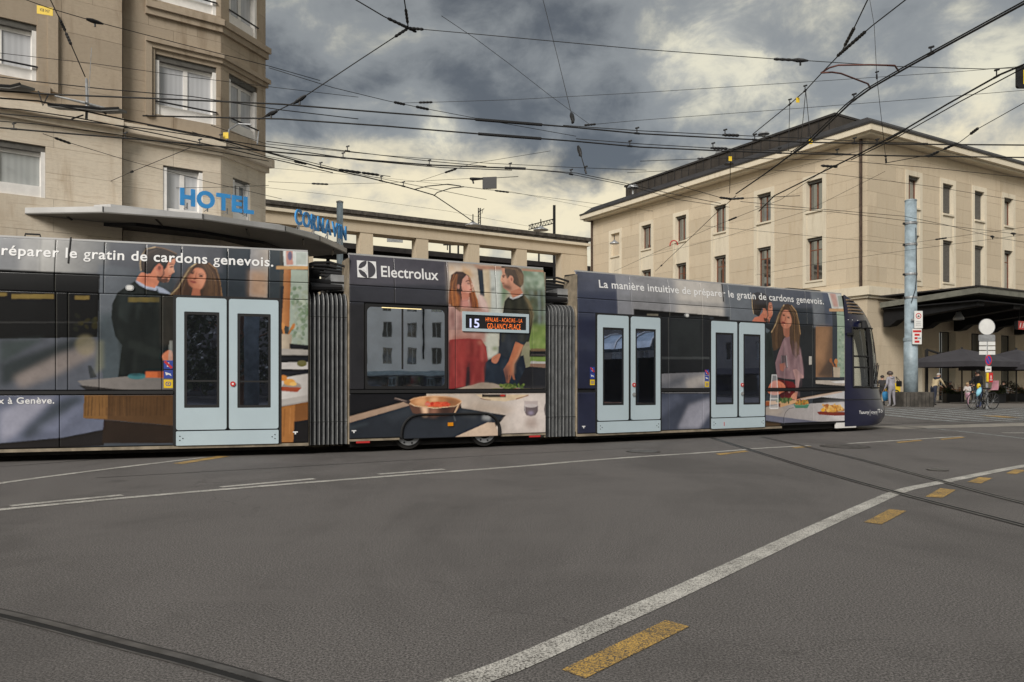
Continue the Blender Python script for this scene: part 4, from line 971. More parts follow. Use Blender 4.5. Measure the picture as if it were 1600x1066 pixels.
A.poly([(690, 440), (760, 388), (800, 455), (850, 370), (935, 328), (938, 380), (918, 430), (928, 500), (893, 522), (888, 550), (858, 612), (800, 622), (738, 590), (715, 510)], (206, 136, 106), 1, 1)
A.poly([(860, 420), (930, 390), (915, 440), (925, 495), (890, 515), (855, 500)], (222, 160, 130), 2, .8); A.poly([(870, 430), (918, 420), (910, 440), (875, 446)], (90, 56, 46), 1, .8)
A.poly([(722, 535), (790, 575), (850, 560), (862, 600), (830, 625), (760, 618), (730, 590)], (66, 48, 44), 2, .9); A.poly([(862, 535), (888, 528), (884, 548), (866, 552)], (150, 80, 70), 1, .9)
A.ell(748, 440, 44, 52, (190, 112, 88), 1, 1, -.2); A.ell(752, 446, 20, 28, (104, 58, 48), 2, .8)
A.poly([(560, 240), (600, 205), (700, 188), (800, 203), (900, 243), (962, 275), (935, 330), (862, 365), (835, 440), (805, 475), (795, 430), (752, 386), (700, 428), (650, 515), (590, 512), (533, 472), (522, 380), (535, 300)], (46, 39, 37), 1)
A.strip([(535, 480), (520, 390), (538, 290), (590, 212), (700, 188)], 12, (206, 178, 138), 1, .85); A.strip([(700, 190), (800, 204), (900, 244), (955, 274)], 8, (150, 112, 76), 1, .7)
A.speck([(560, 220), (850, 330)], [(70, 58, 50), (36, 30, 30)], 24, 26, 4, .5, 3)
A.poly([(468, 594), (520, 616), (600, 665), (700, 688), (712, 662), (728, 690), (715, 722), (690, 716), (600, 696), (520, 655), (474, 612)], (176, 184, 206), 1, .95)
A.poly([(708, 658), (800, 690), (868, 735), (895, 765), (820, 752), (740, 740), (720, 690)], (160, 170, 192), 1, .95); A.strip([(725, 690), (745, 745)], 10, (70, 84, 90), 1)
# woman
A.crop(240, 340, 2.806)
A.rect(300, 130, 430, 350, (46, 54, 62), 3); A.poly([(200, 235), (425, 250), (425, 352), (200, 345)], (44, 52, 60), 4, .8)
A.poly([(190, 198), (235, 193), (275, 222), (294, 285), (302, 350), (70, 345), (108, 306), (133, 262), (158, 218)], (72, 53, 43), 1, 1, False)
A.poly([(165, 236), (185, 220), (215, 226), (229, 255), (222, 290), (205, 316), (182, 314), (155, 292), (147, 262)], (196, 126, 96), 1, 1, True)
A.poly([(172, 308), (203, 314), (206, 350), (163, 350)], (172, 104, 78), 1)
A.poly([(196, 230), (226, 246), (222, 292), (205, 314), (200, 280)], (216, 152, 122), 3, .6); A.poly([(150, 265), (170, 240), (165, 290), (180, 312), (160, 296)], (150, 84, 62), 3, .6)
A.ell(168, 244, 8, 3, (52, 32, 28), .5, .95, .3); A.ell(205, 258, 8, 3, (52, 32, 28), .5, .95, .3); A.strip([(158, 236), (178, 238)], 3, (60, 40, 34), .5); A.strip([(196, 248), (216, 254)], 3, (60, 40, 34), .5)
A.ell(178, 283, 10, 4, (140, 66, 62), 1, .95, .25); A.poly([(182, 250), (190, 268), (180, 272)], (168, 98, 74), 1, .7)
A.poly([(205, 198), (262, 220), (292, 290), (302, 350), (212, 350), (226, 310), (234, 260), (222, 225)], (84, 62, 48), 1, .95); A.poly([(160, 220), (196, 200), (170, 235), (148, 262), (152, 300), (165, 350), (92, 350), (130, 290)], (70, 50, 40), 1, .9)
A.strip([(186, 199), (158, 220), (134, 262), (108, 306), (74, 340)], 5, (216, 190, 142), 1, .85); A.strip([(240, 198), (275, 226), (292, 285), (299, 345)], 4, (170, 128, 84), 1, .8)
for k in range(6): A.strip([(240+k*8, 225+k*8), (262+k*6, 280+k*4), (258+k*7, 345)], 2.5, random.choice([(140, 102, 66), (58, 42, 36), (112, 82, 56)]), 1, .7)
# kitchen, right of the doors
A.poly([(425, 100), (512, 100), (500, 352), (420, 345)], (136, 136, 140), 2, 1, False, (176, 166, 156), 'x'); A.poly([(422, 230), (500, 240), (500, 352), (420, 345)], (186, 146, 112), 8, .75, False)
A.poly([(508, 100), (562, 100), (556, 362), (498, 352)], (52, 60, 66), 1, .95); A.poly([(555, 100), (690, 100), (690, 900), (548, 900)], (70, 68, 64), 1, 1)
A.poly([(566, 100), (690, 100), (690, 212), (572, 210)], (204, 208, 206), 1); A.poly([(580, 130), (610, 130), (612, 206), (582, 206)], (190, 122, 104), 2, .85); A.ell(598, 165, 10, 20, (70, 90, 130), 2, .8); A.rect(625, 148, 672, 205, (176, 184, 178), 2)
A.rect(537, 211, 690, 226, (196, 152, 100), .5)
A.poly([(602, 228), (690, 230), (690, 562), (592, 555)], (158, 170, 158), 1); A.speck([(600, 300), (685, 550)], [(120, 142, 112), (176, 186, 170), (104, 126, 98), (150, 160, 140)], 90, 9, 5, .7, 2)
A.poly([(572, 228), (602, 229), (596, 480), (560, 470)], (192, 132, 80), 1, 1, False, (160, 100, 56)); A.poly([(555, 300), (572, 300), (560, 470), (548, 470)], (46, 46, 50), 1)
A.strip([(572, 512), (566, 480)], 9, (196, 130, 70), 1); A.strip([(592, 512), (612, 470)], 8, (176, 110, 56), 1); A.ell(566, 476, 9, 16, (206, 142, 80), 1); A.ell(612, 478, 7, 15, (186, 120, 66), 1, 1, .4)
A.poly([(556, 510), (606, 513), (602, 578), (560, 576)], (206, 190, 168), 1, 1, False, (160, 146, 128))
A.poly([(596, 552), (690, 562), (690, 580), (596, 574)], (38, 38, 42), 1); A.poly([(548, 575), (690, 580), (690, 606), (548, 602)], (176, 170, 164), 1); A.rect(548, 604, 690, 640, (32, 33, 38), 1); A.poly([(548, 636), (690, 634), (690, 668), (548, 664)], (196, 192, 190), 1)
A.rect(548, 666, 690, 692, (36, 36, 42), 1); A.poly([(548, 706), (690, 682), (690, 800), (546, 826)], (204, 200, 198), 1, 1, False, (176, 170, 166)); A.poly([(548, 800), (690, 776), (690, 808), (546, 832)], (164, 158, 154), 2, .8)
A.ell(605, 742, 42, 22, (150, 138, 130), 1); A.poly([(552, 742), (650, 745), (630, 766), (556, 760)], (152, 72, 48), 1); A.ell(596, 722, 26, 15, (212, 152, 70), 1); A.ell(568, 704, 18, 13, (196, 124, 54), 1); A.ell(612, 730, 16, 9, (226, 180, 100), 1); A.ell(650, 640, 22, 14, (108, 104, 64), 2)
A.poly([(546, 832), (690, 806), (690, 1000), (542, 1000)], (120, 76, 38), 1); A.poly([(546, 835), (620, 822), (614, 985), (543, 985)], (162, 106, 52), 1); A.strip([(575, 840), (570, 960)], 5, (120, 74, 36), 2, .6); A.strip([(600, 835), (596, 950)], 4, (186, 128, 70), 2, .6)
A.poly([(616, 895), (690, 885), (690, 1000), (612, 1000)], (24, 22, 24), 1)
# table, bowls, hand
A.crop(0, 340, 2.807)
A.poly([(340, 716), (640, 690), (770, 693), (770, 765), (560, 762), (375, 752)], (126, 121, 118), 1, 1, False, (108, 104, 102)); A.poly([(345, 735), (560, 758), (770, 764), (770, 775), (380, 760)], (30, 28, 28), 1, .9)
A.ell(600, 697, 40, 13, (62, 112, 118), 1); A.ell(600, 689, 38, 6, (40, 84, 92), 1, .8); A.rect(638, 675, 722, 703, (196, 100, 54), 1); A.rect(692, 675, 724, 703, (160, 78, 42), 1)
A.poly([(710, 606), (738, 582), (755, 590), (757, 628), (722, 630)], (200, 122, 88), 1, 1, True); A.poly([(742, 540), (756, 540), (756, 640), (738, 640)], (176, 180, 176), 2, .45)
# lower panels
A.poly([(-1800, 778), (372, 778), (370, 880), (455, 885), (455, 934), (270, 966), (0, 992), (-1800, 1120)], (96, 102, 122), 0)
A.poly([(0, 850), (120, 800), (240, 790), (60, 960), (0, 985)], (164, 164, 180), 9, .7); A.poly([(230, 820), (330, 780), (372, 790), (250, 900), (120, 970), (90, 960)], (58, 66, 74), 8, .9); A.poly([(150, 930), (330, 830), (372, 830), (250, 940)], (128, 134, 158), 7, .6); A.poly([(-700, 900), (-200, 790), (-400, 1000), (-900, 1040)], (150, 150, 166), 14, .6)
A.poly([(270, 966), (455, 930), (455, 1000), (-1800, 1140), (-1800, 1110), (0, 990)], (28, 25, 26), 1)
A.poly([(370, 778), (775, 778), (775, 914), (455, 886), (366, 880)], (84, 59, 35), 1, 1); A.poly([(370, 778), (473, 778), (470, 884), (366, 880)], (124, 88, 48), 1)
for k in range(26): x = 375+k*15; A.strip([(x, 785), (x+random.uniform(-6, 6), 870)], random.uniform(2, 6), random.choice([(62, 42, 25), (104, 74, 44), (52, 36, 22)]), 2, .55)
A.poly([(455, 888), (775, 914), (775, 990), (448, 990)], (40, 29, 22), 1)
A.crop(240, 340, 2.806).strands([(165, 215, .3), (135, 262, .8), (112, 310, 1), (95, 345, 1.2)], 26, 24, 1.8, [(120, 90, 60), (50, 37, 30), (84, 62, 46), (150, 116, 78)], .55, 21).strands([(235, 205, .4), (265, 250, .9), (270, 345, 1.1)], 26, 30, 1.8, [(104, 78, 54), (48, 36, 30), (84, 62, 46), (130, 98, 66)], .55, 22)
A.crop(150, 360, 7.617).strands([(560, 470, .3), (600, 300, 1), (760, 215, 1)], 60, 30, 5, [(74, 60, 52), (34, 28, 28), (92, 74, 60)], .45, 23).folds([(470, 610), (720, 720), (900, 770), (900, 1066), (200, 1066), (220, 780)], 26, 26, (16, 20, 21), (52, 60, 58), 24)
A.crop(0, 340, 2.807).folds([(500, 380), (765, 380), (765, 690), (530, 690)], 22, 14, (14, 18, 19), (46, 52, 50), 25); A.crop(150, 360, 7.617)
A.poly([(745, 470), (800, 480), (850, 545), (800, 575), (735, 545)], (160, 96, 74), 4, .7).strip([(868, 408), (900, 398), (926, 402)], 12, (52, 34, 30), 0, .95).ell(898, 430, 15, 8, (40, 26, 24), 0, .95).strip([(915, 440), (930, 495), (905, 512)], 8, (238, 182, 152), 0, .8).ell(912, 508, 9, 6, (110, 62, 50), 0, .9).strip([(862, 545), (892, 540)], 9, (118, 56, 50), 0, .95).strip([(800, 430), (806, 520), (760, 580)], 16, (58, 42, 38), 0, .8).strip([(860, 365), (930, 335)], 10, (226, 170, 140), 0, .6)
A.strip([(560, 560), (620, 590), (690, 600)], 14, (150, 88, 68), 3, .7).strip([(700, 610), (730, 640)], 16, (120, 70, 56), 3, .7)
A.poly([(1090, 560), (1130, 500), (1120, 600), (1150, 680), (1110, 640)], (150, 86, 64), 3, .75).ell(1146, 505, 22, 9, (58, 36, 30), 0, .9, .15).ell(1252, 545, 22, 9, (58, 36, 30), 0, .9, .25).strip([(1116, 482), (1150, 474), (1180, 486)], 6, (84, 54, 42), 0, .85).strip([(1222, 514), (1258, 510), (1288, 526)], 6, (84, 54, 42), 0, .85)
A.strip([(1195, 500), (1182, 560), (1165, 578)], 9, (158, 92, 70), 0, .8).ell(1172, 580, 18, 8, (120, 66, 54), 0, .8).ell(1154, 614, 34, 12, (152, 74, 66), 0, .9, .3).strip([(1126, 608), (1180, 622)], 4, (104, 48, 44), 0, .9).strip([(1225, 470), (1262, 500)], 22, (226, 164, 134), 3, .6).ell(1240, 610, 30, 26, (224, 158, 128), 3, .55)
A.finish(31); A_L = A
# ---------------------------------------------------------------- advert, middle module
A = Art(SM, -0.02, LM+0.02)
A.crop(0, 0, 1).rect(500, 350, 900, 720, (44, 44, 48)); A.rect(520, 380, 720, 452, (82, 80, 88), 3, 1, (72, 70, 78)); A.rect(520, 445, 720, 475, (54, 55, 62), 3)
A.crop(690, 390, 7.617)
A.poly([(100, 60), (1300, 60), (1300, 1150), (100, 1150)], (176, 168, 150), 0)
A.rect(100, 60, 460, 215, (126, 116, 112), 8, 1, (150, 132, 118)); A.poly([(100, 170), (450, 200), (452, 620), (100, 620)], (214, 196, 178), 10, .9); A.speck([(110, 200), (440, 330)], [(200, 150, 90), (226, 212, 196), (190, 170, 150)], 18, 36, 6, .5, 6)
A.poly([(460, 200), (1300, 210), (1300, 260), (460, 240)], (160, 150, 138), 3); A.poly([(585, 225), (735, 232), (720, 760), (575, 760)], (192, 197, 192), 3); A.poly([(505, 222), (588, 228), (580, 760), (512, 560)], (212, 196, 168), 3, 1, False, (196, 176, 146))
A.poly([(444, 218), (506, 224), (512, 560), (462, 548)], (50, 56, 64), 1.5); A.poly([(590, 465), (640, 450), (640, 480), (595, 495)], (70, 74, 72), 4, .8)
A.poly([(400, 180), (745, 195), (742, 238), (500, 228), (430, 212)], (172, 122, 98), 3); A.poly([(470, 150), (560, 155), (555, 182), (470, 178)], (190, 160, 150), 3, .8)
A.poly([(980, 200), (1300, 200), (1300, 1150), (1000, 1150)], (122, 138, 118), 4); A.speck([(985, 250), (1250, 560)], [(160, 176, 160), (110, 132, 108), (180, 192, 176), (84, 108, 84)], 40, 34, 7, .6, 5); A.poly([(960, 470), (1300, 480), (1300, 700), (1040, 700)], (76, 84, 64), 8, .8)
A.speck([(1000, 500), (1260, 900)], [(64, 74, 52), (110, 120, 90), (52, 62, 48), (150, 164, 160), (96, 84, 56)], 46, 26, 8, .6, 4)
for k, x in enumerate((1060, 1115, 1165, 1180, 1225)): A.strip([(x, 480), (x+6, 950)], 16, [(60, 66, 52), (64, 70, 56), (166, 186, 196), (60, 64, 50), (150, 164, 158)][k], 3, .75)
A.poly([(730, 250), (800, 480), (720, 720), (708, 720), (715, 400)], (96, 132, 100), 6, .8)
A.poly([(980, 215), (1300, 245), (1300, 270), (980, 245)], (168, 128, 104), 2); A.rect(980, 160, 1300, 215, (150, 150, 136), 4)
A.rect(980, 890, 1300, 1400, (124, 148, 78), 6); A.speck([(1080, 930), (1250, 1200)], [(150, 170, 96), (104, 128, 66), (168, 180, 120)], 26, 22, 9, .5, 4)
# woman
A.poly([(105, 400), (125, 300), (190, 256), (270, 262), (335, 308), (365, 372), (345, 420), (320, 600), (240, 680), (220, 745), (150, 690), (88, 640), (95, 500)], (72, 53, 48), 1)
A.poly([(240, 430), (258, 350), (310, 298), (348, 335), (372, 395), (384, 438), (364, 482), (352, 522), (318, 530), (255, 505)], (206, 150, 132), 1, 1, False); A.poly([(235, 495), (335, 525), (330, 600), (245, 610)], (182, 116, 96), 2)
A.poly([(330, 380), (372, 395), (384, 438), (366, 480), (345, 470)], (236, 190, 172), 3, .7); A.strip([(310, 395), (345, 392)], 9, (96, 60, 54), 1, .7); A.ell(350, 478, 16, 8, (170, 80, 76), 1, .85); A.ell(205, 440, 16, 28, (188, 130, 112), 2, .8)
A.poly([(108, 480), (170, 495), (222, 555), (218, 660), (160, 690), (88, 645), (92, 540)], (150, 86, 48), 3, .9); A.strip([(140, 480), (175, 560), (170, 660)], 16, (206, 128, 62), 3, .8); A.strip([(115, 500), (120, 640)], 14, (90, 52, 34), 3, .7)
A.poly([(330, 515), (390, 500), (432, 600), (442, 700), (380, 740), (338, 690)], (112, 62, 42), 2); A.strip([(385, 510), (420, 590), (435, 690)], 10, (190, 112, 58), 2, .8)
A.poly([(88, 650), (150, 690), (220, 745), (340, 690), (440, 700), (440, 540), (480, 545), (530, 620), (560, 720), (570, 1100), (88, 1100)], (186, 146, 138), 2); A.poly([(240, 600), (330, 595), (350, 700), (230, 720)], (192, 132, 122), 3)
A.poly([(430, 530), (490, 550), (540, 640), (555, 740), (470, 700)], (226, 200, 192), 4, .8); A.poly([(180, 690), (290, 705), (470, 690), (480, 720), (300, 750), (190, 730)], (150, 110, 84), 4, .8); A.poly([(90, 760), (240, 760), (240, 1000), (95, 1000)], (142, 102, 98), 8, .8); A.poly([(120, 700), (170, 690), (150, 820), (110, 820)], (110, 76, 72), 5, .7)
A.crop(690, 500, 7.617)
A.poly([(88, 120), (560, 120), (540, 220), (300, 225), (130, 240), (88, 260)], (188, 142, 130), 2); A.poly([(130, 190), (480, 190), (480, 236), (130, 240)], (166, 112, 100), 4, .8)
A.poly([(520, 140), (690, 140), (672, 400), (610, 450), (540, 470)], (206, 208, 196), 4); A.ell(636, 340, 36, 26, (128, 142, 100), 3, .8)
A.poly([(92, 240), (140, 230), (300, 222), (470, 228), (530, 320), (548, 480), (500, 560), (510, 770), (340, 790), (330, 560), (300, 560), (288, 790), (180, 810), (92, 830), (88, 400)], (140, 50, 50), 1.5)
A.poly([(120, 250), (300, 240), (290, 480), (110, 620)], (162, 62, 58), 12, .6); A.poly([(330, 240), (380, 240), (380, 420), (330, 440)], (120, 46, 40), 6, .6); A.poly([(478, 260), (512, 330), (545, 460), (500, 500), (470, 480)], (196, 92, 86), 3, .8); A.poly([(420, 245), (490, 250), (480, 300), (430, 290)], (190, 120, 100), 4, .7)
A.poly([(318, 500), (332, 500), (342, 790), (284, 790), (300, 620)], (36, 34, 40), 3)
A.poly([(88, 300), (110, 300), (100, 560), (88, 640)], (104, 62, 60), 3, .8)
# man
A.crop(690, 390, 7.617)
A.poly([(730, 192), (800, 178), (900, 184), (970, 228), (994, 300), (984, 400), (945, 452), (880, 440), (860, 400), (800, 420), (770, 280)], (84, 70, 60), 1); A.poly([(930, 230), (990, 300), (980, 400), (945, 445), (930, 400), (950, 320)], (142, 112, 82), 4, .7)
A.poly([(735, 215), (776, 215), (790, 330), (832, 300), (868, 400), (945, 455), (978, 532), (855, 585), (815, 505), (740, 455), (732, 402), (712, 368), (716, 345), (742, 285)], (198, 142, 116), 1); A.poly([(776, 210), (800, 300), (835, 295), (800, 345), (785, 330), (770, 260)], (84, 70, 60), 1.5)
A.poly([(733, 405), (790, 418), (840, 440), (832, 490), (780, 470), (742, 452)], (92, 66, 56), 3, .85); A.poly([(745, 285), (785, 300), (800, 400), (745, 390)], (216, 164, 138), 4, .6); A.ell(842, 350, 26, 44, (206, 146, 120), 1); A.ell(846, 352, 12, 24, (150, 92, 76), 2, .8); A.strip([(738, 316), (768, 312)], 8, (86, 60, 50), 1, .7)
A.poly([(820, 500), (945, 455), (978, 532), (860, 590)], (182, 120, 94), 2)
A.poly([(815, 560), (850, 582), (920, 556), (972, 525), (1030, 590), (1078, 690), (1090, 800), (1060, 1000), (1030, 1150), (690, 1150), (700, 900), (735, 720), (750, 620), (790, 570)], (49, 50, 42), 1)
A.poly([(975, 530), (1035, 600), (1078, 690), (1090, 800), (1060, 960), (1045, 900), (1060, 780), (1030, 670)], (150, 132, 96), 3, .85); A.strip([(1050, 690), (1078, 790), (1056, 950)], 9, (40, 36, 30), 1, .8)
A.strip([(815, 565), (848, 586), (920, 560), (970, 530)], 20, (206, 206, 210), 1); A.speck([(780, 620), (1020, 740)], [(60, 61, 50), (40, 42, 36)], 20, 34, 10, .5, 6)
A.crop(690, 500, 7.617)
A.poly([(690, 140), (1035, 150), (1040, 200), (975, 300), (880, 262), (820, 480), (680, 400)], (45, 51, 60), 1.5); A.poly([(890, 160), (1035, 165), (1000, 260), (900, 250)], (50, 52, 50), 4, .8)
A.poly([(1010, 260), (1045, 260), (1058, 380), (1050, 560), (1005, 640), (985, 560), (940, 430), (970, 320)], (150, 146, 122), 2, .9); A.poly([(520, 520), (560, 480), (680, 400), (820, 470), (975, 420), (1000, 560), (990, 640), (900, 780), (515, 770)], (34, 43, 56), 1.5); A.strip([(930, 560), (985, 690)], 14, (70, 82, 96), 4, .7)
A.poly([(560, 500), (690, 520), (690, 740), (560, 740)], (44, 54, 68), 10, .7)
A.poly([(880, 258), (975, 300), (920, 430), (865, 530), (862, 640), (876, 716), (852, 706), (832, 650), (806, 752), (770, 748), (748, 640), (736, 590), (800, 490)], (186, 114, 80), 1, 1, False)
A.strip([(960, 310), (905, 440), (862, 520), (860, 640)], 16, (222, 170, 132), 3, .75); A.strip([(784, 650), (780, 750)], 6, (112, 62, 46), 1, .8); A.strip([(812, 650), (806, 750)], 7, (48, 44, 50), 1, .8); A.strip([(760, 560), (830, 620)], 18, (160, 92, 64), 5, .6)
A.poly([(598, 452), (640, 420), (692, 400), (698, 430), (655, 516), (600, 502)], (192, 122, 94), 1, 1, True); A.strip([(610, 470), (660, 440)], 5, (150, 90, 70), 1, .7)
A.rect(1048, 362, 1300, 440, (30, 30, 33), 1); A.rect(1060, 340, 1300, 372, (120, 96, 72), 2, .9); A.rect(1060, 408, 1300, 424, (90, 84, 80), 1, .8); A.poly([(1060, 490), (1300, 500), (1300, 524), (1055, 520)], (186, 184, 182), 1); A.poly([(1055, 520), (1300, 524), (1300, 574), (1050, 560)], (142, 112, 96), 1)
A.poly([(1000, 570), (1050, 556), (1300, 576), (1300, 840), (870, 840), (900, 770)], (36, 37, 42), 2); A.rect(1100, 600, 1300, 800, (44, 46, 52), 12, .7)
A.poly([(90, 846), (300, 790), (480, 744), (600, 752), (730, 784), (1000, 820), (1300, 826), (1300, 870), (90, 870)], (178, 162, 146), 1); A.poly([(250, 810), (480, 744), (720, 784), (560, 820)], (142, 130, 116), 6, .6)
A.ell(785, 786, 78, 28, (112, 128, 60), 2); A.speck([(700, 765), (980, 830)], [(120, 140, 66), (80, 100, 44), (150, 156, 90), (62, 84, 38)], 34, 16, 11, .9, 1); A.poly([(905, 810), (918, 748), (940, 800)], (88, 112, 48), 1); A.poly([(940, 815), (975, 775), (970, 825)], (78, 100, 44), 1); A.ell(888, 832, 48, 15, (206, 52, 36), 1); A.ell(650, 828, 64, 13, (142, 146, 72), 2); A.ell(1000, 828, 50, 10, (160, 156, 96), 2)
# below the rail
A.crop(540, 580, 4.848)
A.rect(-40, 168, 1600, 640, (24, 24, 28)); A.poly([(612, 168), (1640, 165), (1640, 640), (1165, 640), (1100, 470), (1215, 335), (880, 282), (866, 226), (612, 196)], (196, 180, 164), 0, 1, False, (206, 196, 190)); A.poly([(1200, 180), (1560, 170), (1560, 460), (1230, 460)], (226, 214, 208), 16, .75); A.poly([(880, 280), (1215, 335), (1300, 280), (1000, 240)], (178, 158, 140), 10, .6)
A.poly([(-40, 362), (440, 234), (490, 258), (-40, 412)], (164, 138, 118), 1); A.speck([(20, 260), (420, 380)], [(150, 124, 106), (176, 150, 130)], 0, 8, 1, .4)
A.poly([(-40, 412), (490, 262), (880, 280), (1215, 335), (1130, 392), (840, 495), (700, 640), (-40, 640)], (41, 46, 54), 0); A.poly([(300, 330), (480, 270), (520, 330), (350, 400)], (56, 62, 70), 8, .6); A.poly([(880, 285), (1010, 300), (990, 360), (880, 340)], (70, 74, 78), 6, .6)
A.poly([(1046, 308), (1108, 320), (1096, 376), (1036, 364)], (150, 152, 154), 3, .85); A.strip([(815, 320), (835, 380)], 10, (90, 94, 98), 2, .7); A.strip([(30, 430), (170, 398)], 6, (84, 98, 106), 3, .8)
A.poly([(840, 495), (1080, 388), (1130, 392), (1170, 500), (1160, 640), (700, 640)], (190, 168, 148), 1); A.poly([(500, 330), (820, 336), (760, 372), (540, 366)], (22, 24, 28), 8, .8)
# pan
A.poly([(473, 232), (882, 228), (862, 280), (818, 330), (760, 340), (680, 345), (590, 342), (508, 318), (486, 270)], (96, 66, 54), 1); A.poly([(570, 268), (625, 270), (622, 342), (590, 341)], (236, 196, 162), 5, .9); A.poly([(640, 272), (700, 272), (690, 344), (640, 344)], (150, 104, 84), 6, .8); A.poly([(720, 272), (800, 268), (790, 338), (720, 342)], (54, 40, 38), 8, .8); A.strip([(860, 245), (822, 325)], 12, (228, 190, 150), 2, .8); A.strip([(846, 250), (812, 322)], 7, (60, 44, 40), 1, .8)
A.ell(677, 233, 204, 47, (206, 162, 124), 1, 1, -.005); A.ell(677, 236, 196, 42, (176, 120, 78), 1); A.poly([(510, 232), (560, 205), (600, 200), (610, 260), (560, 262)], (214, 160, 112), 5, .8); A.poly([(640, 198), (700, 194), (700, 230), (640, 236)], (228, 184, 140), 5, .7); A.poly([(760, 205), (860, 225), (840, 255), (770, 262)], (128, 84, 56), 6, .8)
A.ell(700, 252, 96, 19, (206, 70, 42), 1); A.speck([(620, 240), (780, 264)], [(226, 96, 58), (180, 46, 30), (214, 82, 50)], 22, 12, 12, .8, 1); A.ell(620, 250, 22, 12, (200, 112, 96), 1)
A.strip([(476, 236), (520, 262), (677, 282), (830, 266), (880, 232)], 4, (240, 206, 170), .5, .9); A.strip([(368, 208), (420, 222), (478, 240)], 13, (70, 58, 56), 1); A.strip([(372, 204), (478, 232)], 4, (170, 150, 140), .5, .9); A.ell(476, 232, 16, 13, (60, 50, 48), 1)
# board, knife, glass
A.poly([(986, 178), (1390, 178), (1330, 208), (1210, 230), (1060, 220)], (222, 200, 168), 1); A.rect(1034, 176, 1215, 198, (58, 48, 46), 1); A.strip([(1020, 208), (1100, 220)], 5, (130, 90, 60), 1); A.strip([(1290, 212), (1385, 184)], 6, (146, 96, 66), 1); A.ell(1190, 184, 20, 8, (190, 60, 40), 1)
A.poly([(1354, 226), (1456, 226), (1458, 300), (1440, 334), (1404, 343), (1370, 334), (1352, 300)], (182, 168, 168), 1, .8); A.poly([(1353, 262), (1457, 262), (1456, 305), (1438, 334), (1404, 343), (1370, 334), (1352, 300)], (104, 92, 96), 2, .95); A.ell(1404, 262, 50, 14, (200, 190, 190), 1); A.ell(1404, 318, 20, 12, (170, 160, 190), 3, .9); A.strip([(1360, 240), (1360, 310)], 6, (210, 204, 204), 1, .6); A.poly([(1370, 350), (1440, 350), (1460, 430), (1360, 430)], (150, 126, 116), 8, .6); A.ell(1520, 290, 16, 50, (130, 120, 120), 2)
A.crop(690, 390, 7.617).strands([(180, 290, .5), (140, 400, .8), (130, 520, 1), (140, 680, 1.2)], 46, 34, 5, [(110, 70, 50), (56, 40, 36), (160, 96, 54), (200, 130, 72)], .6, 41).strands([(340, 330, .3), (380, 500, .6), (400, 620, 1), (405, 700, 1)], 34, 20, 5, [(130, 76, 48), (80, 46, 34), (190, 116, 62)], .6, 42).strands([(780, 210, .3), (900, 230, 1), (950, 420, .8)], 46, 26, 5, [(110, 90, 72), (60, 50, 44), (140, 112, 84)], .5, 43)
A.folds([(100, 690), (220, 745), (440, 700), (560, 720), (570, 1050), (95, 1050)], 34, 24, (140, 100, 94), (216, 180, 172), 44); A.folds([(760, 610), (970, 540), (1070, 700), (1040, 1100), (700, 1100)], 34, 26, (30, 31, 27), (72, 70, 58), 45)
A.crop(690, 500, 7.617).folds([(95, 240), (470, 230), (545, 480), (500, 770), (95, 820)], 40, 22, (100, 32, 34), (176, 78, 72), 46, .15); A.folds([(520, 500), (980, 430), (990, 640), (900, 770), (515, 760)], 24, 22, (22, 28, 38), (58, 72, 88), 47); A.folds([(700, 150), (1030, 160), (900, 300), (820, 480), (690, 400)], 18, 22, (32, 36, 44), (62, 68, 76), 48)
A.crop(690, 390, 7.617).strip([(296, 378), (322, 368), (348, 374)], 10, (78, 50, 44), 0, .95).strip([(314, 404), (334, 410), (350, 402)], 8, (50, 32, 30), 0, .95).strip([(362, 400), (386, 436), (368, 446)], 8, (244, 206, 188), 0, .8).ell(352, 476, 16, 7, (150, 56, 56), 0, .95).ell(300, 450, 34, 24, (222, 150, 132), 3, .6).strip([(255, 440), (275, 500), (318, 524)], 14, (170, 108, 92), 3, .7)
A.strip([(734, 312), (752, 302), (774, 306)], 10, (70, 48, 40), 0, .95).ell(752, 326, 12, 7, (44, 30, 28), 0, .95).strip([(738, 290), (722, 340), (716, 362), (736, 372)], 8, (232, 186, 160), 0, .8).strip([(730, 398), (756, 400)], 9, (130, 70, 62), 0, .95).strip([(800, 360), (812, 430), (780, 462)], 14, (120, 84, 70), 3, .7)
A.finish(32); A_M = A
# ---------------------------------------------------------------- advert, front module
A = Art(SF, -0.02, LF+0.05)
A.crop(0, 0, 1).rect(860, 380, 1360, 720, (54, 60, 68)); A.rect(860, 380, 932, 720, (42, 46, 68)); A.rect(860, 380, 968, 495, (70, 74, 92), 1, 1, (84, 88, 104)); A.rect(860, 455, 966, 500, (56, 62, 82), 4, .8)
A.crop(890, 400, 3.555)
A.poly([(268, 60), (900, 60), (900, 380), (268, 335)], (140, 140, 144), 0); A.rect(600, 80, 880, 340, (192, 186, 178), 14, .8); A.rect(860, 60, 1100, 380, (98, 103, 110), 8, 1, (86, 90, 98)); A.rect(268, 60, 350, 340, (132, 134, 142), 3, .8); A.poly([(268, 215), (900, 270), (900, 300), (268, 240)], (120, 122, 126), 3, .5)
A.poly([(357, 294), (893, 338), (893, 372), (500, 348), (357, 335)], (18, 18, 21), .5); A.rect(430, 322, 492, 340, (130, 124, 110), 1, .8); A.rect(500, 335, 790, 780, (34, 36, 40)); A.rect(560, 350, 730, 570, (46, 50, 52), 8, .8); A.rect(500, 560, 790, 574, (74, 78, 80), 2, .7)
A.poly([(500, 655), (790, 645), (790, 762), (500, 762)], (124, 124, 130), 1); A.poly([(640, 690), (780, 650), (790, 700), (660, 750)], (182, 174, 168), 8, .7); A.poly([(500, 720), (640, 660), (640, 700), (500, 762)], (84, 88, 98), 8, .7)
